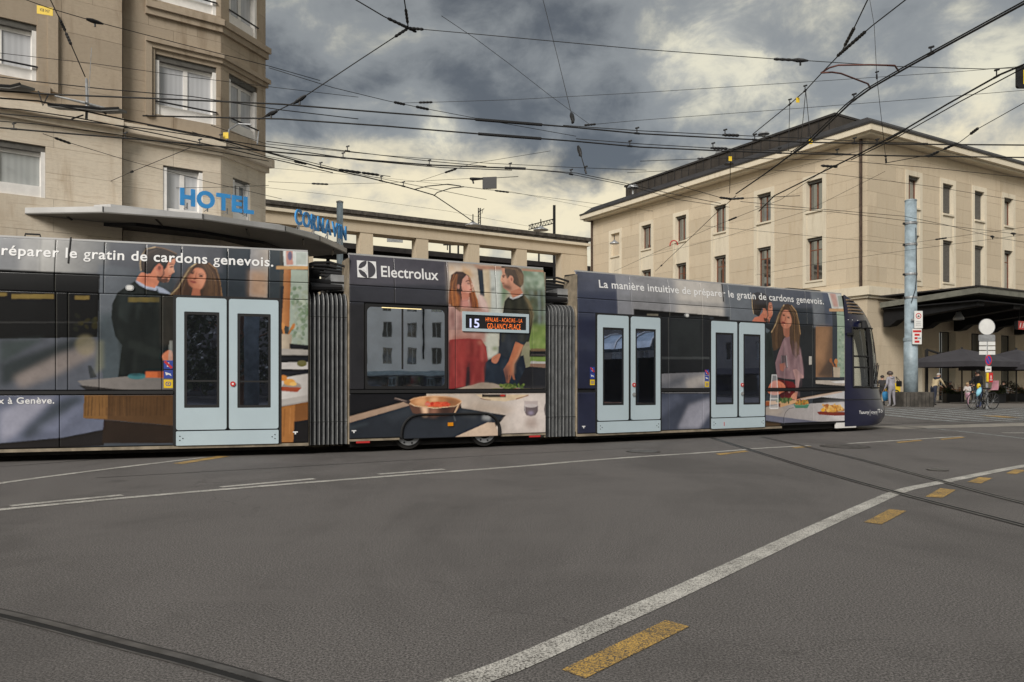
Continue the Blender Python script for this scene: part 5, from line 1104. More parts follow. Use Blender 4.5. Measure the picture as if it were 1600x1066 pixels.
A.rect(500, 766, 790, 1000, (66, 72, 88)); A.poly([(600, 960), (660, 830), (780, 790), (790, 860), (720, 960)], (168, 168, 182), 9, .75); A.poly([(500, 800), (600, 770), (640, 800), (500, 900)], (98, 104, 124), 8, .6)
A.rect(780, 340, 800, 1000, (50, 55, 62))
A.crop(1140, 420, 3.808)
A.rect(0, 60, 210, 340, (104, 110, 118), 6, .8); A.rect(205, 60, 520, 690, (54, 60, 68)); A.rect(130, 60, 520, 235, (84, 88, 98), 4, 1, (76, 80, 92)); A.rect(200, 240, 520, 330, (46, 53, 62), 6, .9); A.rect(205, 330, 520, 700, (36, 40, 45), 3)
A.rect(500, 60, 620, 350, (120, 125, 132), 3, 1, (88, 94, 106)); A.rect(570, 60, 620, 350, (78, 86, 104), 4, .9); A.rect(513, 344, 620, 645, (150, 112, 82), 2, 1, (96, 76, 62)); A.poly([(520, 350), (600, 350), (560, 560), (520, 560)], (176, 134, 98), 12, .6); A.poly([(520, 640), (590, 540), (620, 560), (600, 640)], (60, 54, 52), 6, .7); A.rect(612, 255, 652, 640, (52, 60, 70), 2); A.rect(640, 255, 700, 645, (152, 172, 154), 2); A.speck([(645, 340), (692, 630)], [(120, 146, 118), (178, 192, 170)], 40, 8, 13, .6, 2)
A.poly([(596, 90), (700, 90), (700, 240), (614, 236)], (202, 206, 202), 1); A.poly([(612, 140), (650, 142), (655, 228), (625, 226)], (190, 134, 122), 3, .8); A.rect(660, 160, 690, 225, (160, 170, 160), 2); A.rect(597, 237, 700, 254, (196, 156, 116), 1)
A.strip([(625, 590), (600, 540)], 9, (150, 92, 54), 1); A.strip([(636, 590), (634, 545)], 9, (188, 120, 66), 1); A.ell(602, 546, 8, 13, (160, 98, 58), 1); A.ell(633, 552, 11, 16, (196, 130, 74), 1); A.poly([(616, 585), (658, 587), (656, 646), (619, 646)], (194, 178, 156), 1); A.rect(472, 522, 489, 571, (196, 192, 184), .5); A.strip([(425, 352), (445, 370), (440, 420)], 4, (26, 28, 32), 1)
# man
A.crop(1160, 430, 8.2)
A.poly([(215, 530), (280, 450), (300, 600), (285, 640), (105, 615), (160, 540)], (196, 116, 92), 1); A.poly([(268, 425), (320, 398), (352, 345), (388, 345), (394, 420), (383, 478), (388, 512), (358, 560), (342, 615), (285, 590), (262, 500)], (190, 116, 90), 1); A.poly([(272, 545), (330, 560), (345, 600), (330, 618), (280, 590)], (64, 46, 42), 2, .9); A.poly([(350, 360), (386, 360), (384, 470), (355, 500)], (212, 146, 116), 3, .7); A.ell(285, 465, 18, 38, (206, 132, 104), 1); A.strip([(348, 420), (380, 415)], 8, (80, 50, 42), 1, .7)
A.poly([(150, 240), (220, 212), (320, 238), (398, 332), (352, 350), (328, 470), (300, 430), (262, 420), (215, 532), (150, 500), (134, 400), (138, 300)], (44, 38, 36), 1); A.rect(140, 210, 400, 372, (86, 88, 98), 4, .35); A.strip([(146, 500), (134, 400), (140, 300), (165, 235)], 8, (200, 172, 132), 1, .8)
A.crop(1140, 420, 3.808); A.poly([(200, 340), (235, 365), (252, 400), (268, 600), (245, 680), (205, 800)], (38, 47, 47), 1.5); A.poly([(205, 345), (240, 368), (225, 385), (205, 370)], (96, 108, 116), 2, .8)
# woman
A.crop(1160, 430, 8.2)
A.poly([(540, 380), (590, 365), (650, 390), (700, 470), (730, 620), (748, 760), (724, 830), (724, 1000), (690, 1060), (640, 1010), (600, 830), (520, 800), (490, 920), (440, 950), (398, 960), (378, 800), (366, 735), (430, 620), (470, 500)], (72, 54, 42), 1)
A.crop(1140, 420, 3.808)
A.poly([(272, 560), (290, 500), (320, 420), (340, 400), (372, 405), (410, 440), (432, 540), (442, 640), (428, 720), (420, 770), (392, 772), (390, 660), (330, 655), (282, 645)], (138, 108, 114), 1); A.poly([(395, 470), (420, 470), (440, 600), (436, 690), (415, 690)], (166, 134, 140), 5, .7); A.poly([(290, 560), (330, 500), (340, 640), (300, 640)], (112, 86, 92), 6, .7)
A.crop(1160, 430, 8.2)
A.poly([(370, 735), (430, 640), (500, 640), (520, 760), (498, 900), (440, 960), (398, 970), (376, 820)], (76, 58, 45), 2); A.poly([(600, 640), (720, 600), (748, 760), (724, 830), (724, 1010), (690, 1070), (640, 1010), (610, 860)], (84, 64, 50), 2)
A.poly([(515, 660), (605, 672), (602, 790), (565, 800), (530, 770)], (166, 106, 84), 2); A.poly([(500, 500), (530, 452), (590, 448), (622, 520), (632, 600), (612, 660), (560, 684), (505, 652), (488, 580)], (198, 128, 102), 1, 1, True); A.poly([(570, 470), (620, 530), (628, 600), (600, 660), (575, 600)], (218, 156, 128), 4, .6)
A.ell(533, 516, 17, 7, (50, 32, 30), 1, .95, .3); A.ell(592, 545, 17, 7, (50, 32, 30), 1, .95, .3); A.ell(526, 608, 22, 9, (136, 66, 62), 1, .95, .25); A.poly([(550, 530), (562, 580), (540, 590)], (168, 100, 78), 2, .7)
A.strip([(548, 378), (500, 450), (468, 510), (432, 620), (372, 735)], 14, (212, 182, 136), 2, .8); A.strip([(640, 385), (695, 465), (722, 600), (742, 760)], 12, (190, 152, 106), 2, .8); A.strip([(640, 600), (680, 780), (690, 1000)], 20, (132, 100, 70), 4, .6); A.strip([(460, 650), (430, 800), (440, 930)], 18, (120, 92, 66), 4, .6); A.strip([(560, 400), (640, 480), (660, 640)], 14, (104, 78, 58), 3, .7)
A.crop(1160, 540, 7.106)
A.poly([(430, 110), (490, 110), (505, 250), (440, 250)], (60, 62, 66), 2, .8); A.strip([(488, 110), (500, 240)], 6, (190, 190, 194), 1, .9); A.strip([(432, 115), (436, 200)], 4, (150, 150, 154), 1, .7); A.poly([(412, 205), (470, 190), (482, 240), (450, 290), (415, 270)], (166, 102, 84), 2)
A.poly([(560, 270), (600, 260), (680, 340), (668, 420), (640, 520), (590, 520), (590, 380)], (196, 154, 148), 2, .8); A.poly([(600, 380), (668, 380), (640, 530), (585, 520)], (198, 152, 146), 3, .8)
A.poly([(395, 375), (560, 405), (592, 450), (582, 525), (545, 595), (430, 590), (395, 500)], (112, 24, 30), 2); A.poly([(395, 400), (470, 380), (540, 560), (430, 590), (395, 560)], (44, 22, 28), 8, .7); A.ell(520, 508, 14, 22, (150, 120, 116), 2, .8)
A.poly([(278, 505), (320, 412), (390, 390), (465, 430), (478, 500), (440, 522), (400, 545), (330, 548)], (212, 122, 92), 1.5, 1, True); A.strip([(400, 440), (415, 510)], 6, (150, 80, 60), 1, .7); A.strip([(430, 430), (450, 500)], 5, (150, 80, 60), 1, .7); A.poly([(538, 585), (570, 530), (630, 525), (642, 590), (602, 604)], (208, 142, 116), 1, 1, True)
for x in (560, 580, 600): A.strip([(x, 560), (x-10, 596)], 4, (160, 96, 78), 1, .7)
A.poly([(640, 365), (820, 365), (1200, 440), (1200, 520), (800, 570), (640, 590), (600, 600)], (28, 31, 36), 1); A.rect(640, 365, 820, 580, (30, 34, 40), 2); A.poly([(812, 385), (1200, 392), (1200, 452), (815, 424)], (182, 172, 162), 1); A.poly([(980, 400), (1150, 385), (1150, 420), (1040, 420)], (224, 224, 226), 2, .8)
A.poly([(640, 592), (800, 560), (1110, 503), (1200, 510), (1200, 600), (860, 575), (660, 606)], (198, 197, 200), 1); A.poly([(640, 585), (880, 540), (1110, 503), (1110, 520), (860, 570), (650, 606)], (196, 160, 128), 2, .6); A.ell(1152, 515, 14, 40, (150, 80, 56), 2)
A.poly([(780, 600), (880, 572), (1200, 600), (1200, 640), (1000, 648), (780, 655)], (28, 31, 36), 1)
A.poly([(240, 690), (400, 655), (700, 648), (1200, 620), (1200, 900), (1000, 876), (248, 772)], (148, 140, 138), 1, 1, False, (196, 192, 194)); A.poly([(900, 650), (1200, 630), (1200, 860), (1040, 860)], (220, 216, 218), 14, .6); A.poly([(245, 700), (480, 690), (420, 760), (250, 765)], (198, 180, 160), 14, .6)
A.poly([(244, 768), (600, 815), (1005, 862), (1002, 888), (760, 888), (560, 876), (244, 832)], (104, 106, 124), 1); A.poly([(1003, 862), (1200, 850), (1200, 900), (1000, 892)], (200, 176, 158), 1); A.poly([(244, 832), (560, 876), (760, 888), (1000, 890), (1200, 900), (1200, 1000), (244, 1000)], (20, 19, 21), 1); A.poly([(244, 850), (420, 868), (420, 905), (244, 905)], (92, 70, 46), 4, .7)
A.poly([(244, 618), (400, 612), (600, 604), (605, 635), (420, 688), (400, 652), (244, 662)], (208, 164, 120), 1); A.rect(244, 622, 300, 668, (150, 78, 42), 1); A.poly([(398, 640), (422, 645), (420, 688), (400, 676)], (110, 62, 38), 1); A.speck([(380, 590), (545, 630)], [(70, 96, 52), (52, 76, 40), (108, 128, 76), (86, 104, 60)], 34, 16, 14, .9, 1)
A.poly([(568, 655), (745, 652), (722, 694), (590, 696)], (74, 130, 106), 1); A.ell(655, 655, 88, 10, (106, 160, 132), 1); A.ell(655, 640, 70, 22, (176, 124, 52), 1); A.speck([(590, 610), (725, 652)], [(206, 150, 66), (150, 96, 38), (110, 120, 60), (190, 130, 50)], 34, 12, 15, .9, 1)
A.poly([(828, 738), (880, 730), (1145, 738), (1142, 776), (1040, 780), (850, 768)], (126, 48, 30), 1); A.ell(1070, 715, 70, 24, (160, 150, 144), 1); A.ell(1000, 700, 110, 40, (208, 152, 66), 1); A.speck([(895, 655), (1120, 725)], [(226, 176, 90), (196, 126, 46), (236, 196, 120), (170, 96, 40), (246, 170, 30)], 60, 15, 16, .9, 1); A.ell(895, 715, 24, 20, (246, 172, 20), 1)
A.poly([(326, 325), (382, 325), (400, 520), (400, 706), (300, 706), (312, 520)], (206, 208, 212), 2, .35); A.strip([(330, 330), (316, 520), (304, 700)], 7, (236, 238, 240), 1, .7); A.strip([(380, 330), (394, 520), (396, 700)], 7, (236, 238, 240), 1, .7); A.rect(326, 322, 382, 332, (220, 222, 224), 1, .7); A.ell(350, 590, 46, 8, (240, 240, 240), 1, .6); A.rect(310, 690, 396, 706, (236, 236, 236), 2, .6); A.ell(350, 450, 22, 60, (210, 120, 110), 5, .5)
A.strip([(570, 692), (520, 700), (480, 740), (460, 800), (458, 860)], 5, (40, 40, 46), 1, .8)
A.crop(1160, 430, 8.2).strands([(530, 400, .3), (470, 540, .7), (430, 700, 1), (430, 930, 1)], 44, 34, 5, [(104, 78, 54), (50, 37, 30), (140, 106, 72), (76, 56, 42), (60, 44, 34)], .55, 51).strands([(620, 400, .3), (680, 540, .7), (690, 760, 1), (690, 1020, .8)], 46, 38, 5, [(104, 78, 54), (50, 37, 30), (136, 104, 70), (76, 56, 42), (60, 44, 34)], .55, 52).strands([(170, 480, .3), (190, 330, 1), (300, 260, 1)], 46, 24, 5, [(70, 58, 52), (34, 28, 28), (90, 74, 62)], .4, 53)
A.crop(1140, 420, 3.808).folds([(282, 560), (330, 420), (400, 430), (440, 640), (420, 760), (392, 765), (390, 660), (282, 645)], 30, 10, (96, 74, 82), (176, 146, 150), 54); A.folds([(208, 360), (250, 400), (265, 600), (208, 780)], 14, 10, (22, 29, 30), (56, 66, 66), 55)
A.crop(1160, 430, 8.2).poly([(492, 580), (512, 510), (512, 600), (530, 665), (505, 645)], (150, 88, 68), 3, .75).ell(534, 517, 17, 7, (54, 34, 30), 0, .9, .3).ell(592, 546, 17, 7, (54, 34, 30), 0, .9, .3).strip([(514, 498), (550, 502)], 5, (84, 56, 44), 0, .85).strip([(574, 524), (612, 534)], 5, (84, 56, 44), 0, .85).strip([(562, 530), (548, 582), (536, 590)], 8, (160, 96, 76), 0, .8).ell(527, 609, 27, 11, (142, 60, 58), 0, .95, .28).strip([(504, 602), (550, 616)], 4, (84, 36, 36), 0, .95).ell(600, 600, 22, 24, (224, 162, 134), 3, .5)
A.strip([(350, 398), (388, 392)], 10, (52, 34, 30), 0, .95).ell(370, 418, 13, 7, (40, 26, 24), 0, .95).strip([(384, 420), (392, 480), (384, 505)], 7, (232, 172, 142), 0, .8).strip([(345, 545), (368, 540)], 9, (110, 54, 48), 0, .95).strip([(322, 420), (330, 520), (300, 580)], 14, (60, 44, 40), 0, .75)
A.finish(33); A_F = A
# ---------------------------------------------------------------- tram bodies
tram = thing('tram', 'articulated low-floor tram wrapped in a kitchen advert passing from left to right', 'tram', SM.M)
def lean(z): return np.maximum(0, z-2.6)**2*0.13
SEC = {'L': (SL, A_L), 'M': (SM, A_M), 'F': (SF, A_F)}
CELL = 0.0135
def panel(sec, t0, t1, z0, z1, name='panel', keep=None, proud=0.0, gap=0.003, matl='print', tint=1.0):
    """one body panel carrying its piece of the print: fine grid with rolled-in edges"""
    P, art = SEC[sec]; t0 += gap; t1 -= gap; z0 += gap; z1 -= gap
    if t1-t0 < 0.02: return None
    nx = max(4, int((t1-t0)/CELL)); nz = max(4, int((z1-z0)/CELL))
    tt = np.concatenate([[t0], np.linspace(t0+0.003, t1-0.003, nx-1), [t1]]); zz = np.concatenate([[z0], np.linspace(z0+0.003, z1-0.003, nz-1), [z1]]); Tm, Zm = np.meshgrid(tt, zz)
    t = Tm.ravel(); z = Zm.ravel(); y = lean(z)-proud
    e = np.minimum(np.minimum(t-t0, t1-t), np.minimum(z-z0, z1-z)); y = y+np.where(e < 1e-6, 0.012, 0.0)
    idx = np.arange((nx+1)*(nz+1)).reshape(nz+1, nx+1)
    q = np.stack([idx[:-1, :-1], idx[:-1, 1:], idx[1:, 1:], idx[1:, :-1]], -1).reshape(-1, 4)
    if keep is not None:
        c = (t[q].mean(1), z[q].mean(1)); q = q[keep(*c)]
    me = bpy.data.meshes.new(name); me.vertices.add(len(t)); me.vertices.foreach_set('co', np.stack([t, y, z], 1).ravel())
    me.loops.add(q.size); me.loops.foreach_set('vertex_index', q.ravel().astype(np.int32)); me.polygons.add(len(q))
    me.polygons.foreach_set('loop_start', np.arange(0, q.size, 4, dtype=np.int32)); me.polygons.foreach_set('loop_total', np.full(len(q), 4, dtype=np.int32)); me.update(calc_edges=True)
    ca_ = me.color_attributes.new('print', 'FLOAT_COLOR', 'POINT'); c = art.sample(t, z)*PG*tint
    ca_.data.foreach_set('color', np.concatenate([c, np.ones((len(t), 1))], 1).astype(np.float32).ravel())
    return link(name, me, MT[matl], tram, P.M)
R_LOW, R_RAIL, R_WIN, R_R1, R_R2, R_TOP = 0.21, 1.03, 1.10, 2.62, 2.91, 3.45
def cols(sec, pxs): return [SEC[sec][0].t(p) if p is not None else p for p in pxs]
def row(sec, ts, z0, z1, name='panel'):
    for a, b in zip(ts[:-1], ts[1:]): panel(sec, a, b, z0, z1, name)
# door data: (section, left px, right px of the leaf, glass px, glass rows)
DOORS = [('L', 275, 354.5, 288, 343, 487, 637, None), ('L', 357.5, 435.5, 371, 423, 490, 637, 'red'), ('F', 933, 981.5, 941, 974, 511.5, 633, None), ('F', 986, 1031, 992, 1024, 513.5, 633, 'both'),
         ('F', 1111, 1151, 1117, 1145.5, 519.5, 632, None), ('F', 1155.5, 1194, 1160.5, 1187.5, 522, 632, 'both')]
DTOP = 2.60
tl = cols('L', [-330, -240, -160, -75, 85, 162, 227, 283, 355, 420, 482]); tl[0] = LLFT+0.02; tl[-1] = 0.0
row('L', tl, R_R2, R_TOP, 'roof_panel'); row('L', tl, R_R1, R_R2, 'roof_panel')
wl = cols('L', [-330, -160, -20, 87, 106, 155, 253, 273]); wl[0] = LLFT+0.02; row('L', wl, R_WIN, R_R1, 'window_panel')
ll = cols('L', [-330, -120, 93, 273]); ll[0] = LLFT+0.02; row('L', ll, R_LOW, R_RAIL, 'lower_panel')
tq = SL.t(438); panel('L', tq, 0.0, R_LOW, R_R1, 'end_panel')
tm = cols('M', [546, 617, 700, 776, 853]); tm[0] = 0; tm[-1] = LM
row('M', tm, R_R2, R_TOP, 'roof_panel'); row('M', tm, R_R1, R_R2, 'roof_panel')
wm = cols('M', [546, 569.5, 700, 712, 832, 853]); wm[0] = 0; wm[-1] = LM
panel('M', wm[0], wm[1], R_WIN, R_R1, 'window_panel')
for a, b in zip(wm[2:-1], wm[3:]): panel('M', a, b, R_WIN, R_R1, 'window_panel')
ba, bb = SM.t(628), SM.t(781); BZ = 0.64
def arch(a, b, top, r):
    def inside(t, z):
        dx = np.maximum(np.maximum(a+r-t, t-(b-r)), 0); dz = np.maximum(z-(top-r), 0)
        return (t > a) & (t < b) & (z < top) & ~((dx > 0) & (dz > 0) & (dx*dx+dz*dz > r*r))
    return inside
big = arch(ba, bb, BZ+0.01, 0.33); small = arch(ba+0.035, bb-0.035, BZ-0.02, 0.30)
panel('M', 0, LM, 0.25, R_RAIL, 'lower_panel', keep=lambda t, z: ~big(t, z))
bc = panel('M', ba+0.03, bb-0.03, 0.215, BZ-0.01, 'bogie_cover', keep=small, proud=-0.012, tint=1.25)
tf = cols('F', [903, 987, 1047, 1098, 1141.5, 1200, 1262, 1320]); tf[0] = 0; tf[-1] = LF
row('F', tf, R_R2, R_TOP, 'roof_panel'); row('F', tf, R_R1, R_R2, 'roof_panel')
for a, b in ((903, 932), (1032, 1045), (1045, 1098), (1098, 1110), (1195, 1226), (1226, 1270), (1270, 1320)):
    a = 0 if a == 903 else SF.t(a); b = LF if b == 1320 else SF.t(b)
    panel('F', a, b, R_WIN, R_R1, 'window_panel'); panel('F', a, b, R_LOW+(0.06 if b > SF.t(1230) else 0), R_RAIL, 'lower_panel')
# shells, rails, sills
for sec, a, b in (('L', LLFT, 0), ('M', 0, LM), ('F', 0, LF)):
    P = SEC[sec][0]
    sh_ = MB(); pr_ = [(0.03, 0.22), (W-0.03, 0.22), (W-0.03, 2.7), (W-0.16, 3.40), (W-0.5, 3.42), (W-0.55, 3.05), (0.55, 3.05), (0.5, 3.42), (0.16, 3.40), (0.028, 2.65)]
    sh_.prism(pr_, a+0.01, b-0.01, 'x'); obj('body_shell', sh_, MT['shell'], tram, P.M)
    for xe in ((a, b) if sec == 'M' else ((b,) if sec == 'L' else (a,))): obj('end_cap', MB().box(xe-0.006, xe+0.006, 0.03, 0.5, 0.25, 3.38), MT['sill'], tram, P.M)
    obj('floor_frame', MB().box(a+0.05, b-0.05, 0.16, W-0.16, 0.09, 0.22), MT['under'], tram, P.M)
    obj('roof_edge', MB().box(a+0.01, b-0.01, lean(np.array(3.45))+0.001, lean(np.array(3.45))+0.06, 3.447, 3.475), MT['alu'], tram, P.M)
    if sec == 'M':
        obj('sill_strip', MB().box(a, ba-0.04, 0.012, 0.06, 0.205, 0.243), MT['sill'], tram, P.M); obj('sill_strip', MB().box(bb+0.04, b, 0.012, 0.06, 0.205, 0.243), MT['sill'], tram, P.M)
        for x in (a+0.12, b-0.36): obj('reflector', MB().box(x, x+0.24, 0.004, 0.02, 0.17, 0.203), MT['sign_red'], tram, P.M)
    else: obj('sill_strip', MB().box(a, (b if sec == 'L' else SF.t(1222)), 0.006, 0.06, 0.155, 0.203), MT['sill'], tram, P.M)
    segs = {'L': [(a, SL.t(272))], 'M': [(0, LM)], 'F': [(SF.t(1032), SF.t(1109)), (SF.t(1196), LF)]}[sec]
    for u, v in segs: obj('rub_rail', MB().prism([(-0.022, 1.04), (-0.022, 1.085), (0.02, 1.098), (0.02, 1.032)], u+0.01, v-0.01, 'x'), MT['rubber'], tram, P.M)
# white apron under the nose end
obj('apron', MB().box(SF.t(1308), LF+0.45, 0.01, 0.07, 0.10, 0.235), MT['white_frame'], tram, SF.M)
# middle-module real window
wa, wb = SM.t(570.5), SM.t(699); wz0, wz1 = 1.11, 2.60
def rrect(a, b, c, d, r, n=5):
    out = []
    for (cx, cy, s) in ((b-r, d-r, 0), (a+r, d-r, 1), (a+r, c+r, 2), (b-r, c+r, 3)):
        for q in range(n+1): w = math.pi/2*(s+q/n); out.append((cx+r*math.cos(w), cy+r*math.sin(w)))
    return out
def ring(outer, inner, y0, y1):
    mb = MB(); n = len(outer); mb.v = [(a, y0, b) for a, b in outer]+[(a, y0, b) for a, b in inner]+[(a, y1, b) for a, b in outer]+[(a, y1, b) for a, b in inner]
    for i in range(n):
        j = (i+1) % n; mb.f += [(i, j, n+j, n+i), (n+i, n+j, 3*n+j, 3*n+i), (2*n+j, j, i, 2*n+i), (2*n+i, 3*n+i, 3*n+j, 2*n+j)]
    return mb
wo = obj('side_window', ring(rrect(wa, wb, wz0, wz1, 0.02), rrect(wa+0.035, wb-0.05, wz0+0.05, wz1-0.05, 0.09), -0.002, 0.03), MT['rubber'], tram, SM.M)
obj('glass', MB().prism(rrect(wa+0.03, wb-0.045, wz0+0.045, wz1-0.045, 0.09), 0.006, 0.012, 'y'), MT['tram_glass'], wo, SM.M)
MT['strip_light'] = mat('saloon_strip_light', (0.9, 0.72, 0.36), 0.5, var=0, emit=0.5)
wz_l = SM.tz(640, 483)[1]
obj('saloon_light', MB().box(wa+0.30, wb-0.5, -0.0005, 0.0055, wz_l, wz_l+0.035), MT['strip_light'], wo, SM.M)
obj('opening_bar', MB().box(SM.t(629)-0.016, SM.t(629)+0.016, 0.0, 0.0058, wz0+0.35, wz1-0.05), MT['rubber'], wo, SM.M)
# doors
for k in range(0, 6, 2):
    sec = DOORS[k][0]; P = SEC[sec][0]; a = P.t(DOORS[k][1]); b = P.t(DOORS[k+1][2])
    obj('door_surround', ring(rrect(a-0.045, b+0.045, 0.2, DTOP+0.035, 0.02), rrect(a+0.004, b-0.004, 0.3, DTOP-0.02, 0.02), -0.004, 0.03).box(P.t((DOORS[k][2]+DOORS[k+1][1])/2)-0.02, P.t((DOORS[k][2]+DOORS[k+1][1])/2)+0.02, -0.003, 0.03, 0.48, DTOP-0.02), MT['rubber'], tram, P.M)
    st_ = obj('step_panel', MB().prism(rrect(a+0.003, b-0.003, 0.205, 0.435, 0.015), -0.026, 0.02, 'y'), MT['door'], tram, P.M)
    bo = MB()
    for sx, q in ((a+0.06, 1), (b-0.06, -1)):
        for dx, dz in ((0, 0.29), (0.045*q, 0.32), (0, 0.355)): bo.disc((sx+dx, -0.030, dz), 0.010, n=8, th=0.003)
    obj('bolts', bo, MT['black_metal'], st_, P.M)
    if k == 4: obj('red_tick', MB().box(a+0.36, a+0.375, -0.031, -0.0262, 0.26, 0.35), MT['sign_red'], st_, P.M)
for i, (sec, pa_, pb_, ga, gb_, gy0, gy1, btn) in enumerate(DOORS):
    P = SEC[sec][0]; a, b = P.t(pa_)+0.004, P.t(pb_)-0.004
    g0, zt = P.tz(ga, gy0); g1, zb = P.tz(gb_, gy1)
    if sec == 'F': zt = min(zt, 2.36)
    d = obj('door_leaf', ring(rrect(a, b, 0.455, DTOP-0.005, 0.035), rrect(g0, g1, zb, zt, 0.012), -0.022, 0.02), MT['door'], tram, P.M)
    obj('glass_seal', ring(rrect(g0+0.001, g1-0.001, zb+0.001, zt-0.001, 0.012), rrect(g0+0.04, g1-0.04, zb+0.045, zt-0.045, 0.02), -0.014, 0.0), MT['rubber'], d, P.M)
    obj('glass', MB().box(g0+0.02, g1-0.02, -0.008, 0.0, zb+0.02, zt-0.02), MT['door_glass'], d, P.M)
    if sec == 'L': obj('inner_bar', MB().box(g0+0.04, g1-0.04, -0.0095, -0.0085, zb+0.42, zb+0.45), MT['rubber'], d, P.M)
    if btn:
        bx_ = a+(0.06 if sec == 'L' else 0.05); z_r = P.tz(pa_+5, 600 if sec == 'L' else 601.5)[1]
        obj('button', MB().disc((bx_, -0.040, z_r), 0.042, n=16, th=0.018), MT['sign_red'], d, P.M)
        if btn == 'both': obj('button', MB().disc((bx_, -0.040, z_r-0.20), 0.040, n=16, th=0.018), MT['bellow_edge'], d, P.M)
        obj('button_centre', MB().disc((bx_, -0.044, z_r), 0.016, n=10, th=0.004), MT['white_frame'], d, P.M)
# stickers left of the doors: prohibition, exit, camera
def sticker(sec, px, py, s):
    P = SEC[sec][0]; t, z = P.tz(px, py); h = s/2
    def plate(dz, m, nm): return obj(nm, MB().box(t-h, t+h, -0.003, 0.0, z-dz-h, z-dz+h), MT[m], tram, P.M)
    o = plate(0, 'sign_bluedark', 'sticker'); obj('red_bar', MB().prism([(t-h, z+h*0.6), (t-h*0.6, z+h), (t+h, z-h*0.6), (t+h*0.6, z-h)], -0.005, -0.0035, 'y'), MT['sign_red'], o, P.M)
    obj('pictogram', MB().box(t-h*0.3, t+h*0.2, -0.0045, -0.0032, z-h*0.5, z+h*0.5), MT['sign_white'], o, P.M)
    o = plate(s*1.12, 'sign_bluedark', 'sticker'); zz = z-s*1.12; obj('pictogram', MB().prism([(t-h*0.7, zz+h*0.5), (t+h*0.5, zz+h*0.1), (t+h*0.7, zz-h*0.5), (t+h*0.1, zz-h*0.1), (t-h*0.5, zz-h*0.3)], -0.0045, -0.0032, 'y'), MT['sign_white'], o, P.M)
    o = plate(s*2.28, 'sign_yellow', 'sticker'); zz = z-s*2.28; obj('pictogram', ring(rrect(t-h*0.6, t+h*0.6, zz-h*0.5, zz+h*0.5, h*0.4), rrect(t-h*0.45, t+h*0.45, zz-h*0.35, zz+h*0.35, h*0.3), -0.0045, -0.0032).box(t-h*0.15, t+h*0.15, -0.0045, -0.0032, zz-h*0.15, zz+h*0.15), MT['sign_bluedark'], o, P.M)
sticker('L', 263, 570, 0.135); sticker('F', 925.5, 578, 0.11); sticker('F', 1104.5, 582, 0.115)
# small white T marks, round lamps
for sec, px, py in (('L', 461.5, 676), ('M', 553, 674), ('F', 912, 667)):
    P = SEC[sec][0]; t, z = P.tz(px, py); obj('jack_mark', MB().box(t-0.04, t+0.04, -0.003, 0, z, z+0.018).box(t-0.012, t+0.012, -0.003, 0, z-0.03, z), MT['white_print'], tram, P.M)
for sec, px, py, r in (('L', 203, 450, 0.06), ('F', 1072.5, 493, 0.055)):
    P = SEC[sec][0]; t, z = P.tz(px, py); o = obj('marker_lamp', MB().prism(rrect(t-r*1.05, t+r*1.05, z-r*0.8, z+r*0.8, r*0.75), -0.025, 0.02, 'y'), MT['grey_metal'], tram, P.M); obj('lens', MB().prism(rrect(t-r*0.75, t+r*0.75, z-r*0.55, z+r*0.55, r*0.5), -0.029, -0.0255, 'y'), MT['sign_white'], o, P.M)
for sec, px, y0_, y1_ in (('L', 106, 369, 411), ('F', 1131.5, 443, 471)):
    P = SEC[sec][0]; t, za_ = P.tz(px, y0_); zb_ = P.tz(px, y1_)[1]; zq = np.linspace(zb_, za_, 6)
    obj('panel_slit', MB().tube([(t+0.004*i, float(lean(np.array(v)))-0.002, float(v)) for i, v in enumerate(zq)], 0.014, 5), MT['rubber'], tram, P.M)
# bogie: wheels, arch lip, amber reflector
for px in (641, 760):
    t = SM.t(px); o = obj('wheel', MB().disc((t, 0.10, 0.30), 0.27, n=32, th=0.12), MT['under'], tram, SM.M)
    obj('rim', ring([(t+0.225*math.cos(2*math.pi*q/32), 0.32+0.225*math.sin(2*math.pi*q/32)) for q in range(32)], [(t+0.15*math.cos(2*math.pi*q/32), 0.32+0.15*math.sin(2*math.pi*q/32)) for q in range(32)], 0.075, 0.1), MT['grey_metal'], o, SM.M)
    bo = MB()
    for q in range(8): bo.disc((t+0.19*math.cos(math.pi*q/4+.3), 0.066, 0.32+0.19*math.sin(math.pi*q/4+.3)), 0.018, n=8, th=0.008)
    obj('wheel_bolts', bo, MT['black_metal'], o, SM.M)
obj('bogie_frame', MB().box(ba+0.1, bb-0.1, 0.16, 0.4, 0.16, 0.5), MT['under'], tram, SM.M)
lip = []
for (cx, s0) in ((ba+0.33, math.pi), (bb-0.33, math.pi/2)):
    for q in range(9):
        w = s0-math.pi/2*q/8; lip.append((cx+0.34*math.cos(w), -0.005, (BZ-0.33)+0.34*math.sin(w)))
lip = [(ba-0.01, -0.005, 0.24)]+lip+[(bb+0.01, -0.005, 0.24)]
obj('arch_lip', MB().tube(lip, 0.02, 6), MT['rubber'], tram, SM.M)
t, z = SM.tz(704, 663); obj('amber_reflector', MB().box(t-0.05, t+0.05, -0.012, 0.015, z-0.032, z+0.032), MT['amber'], tram, SM.M)
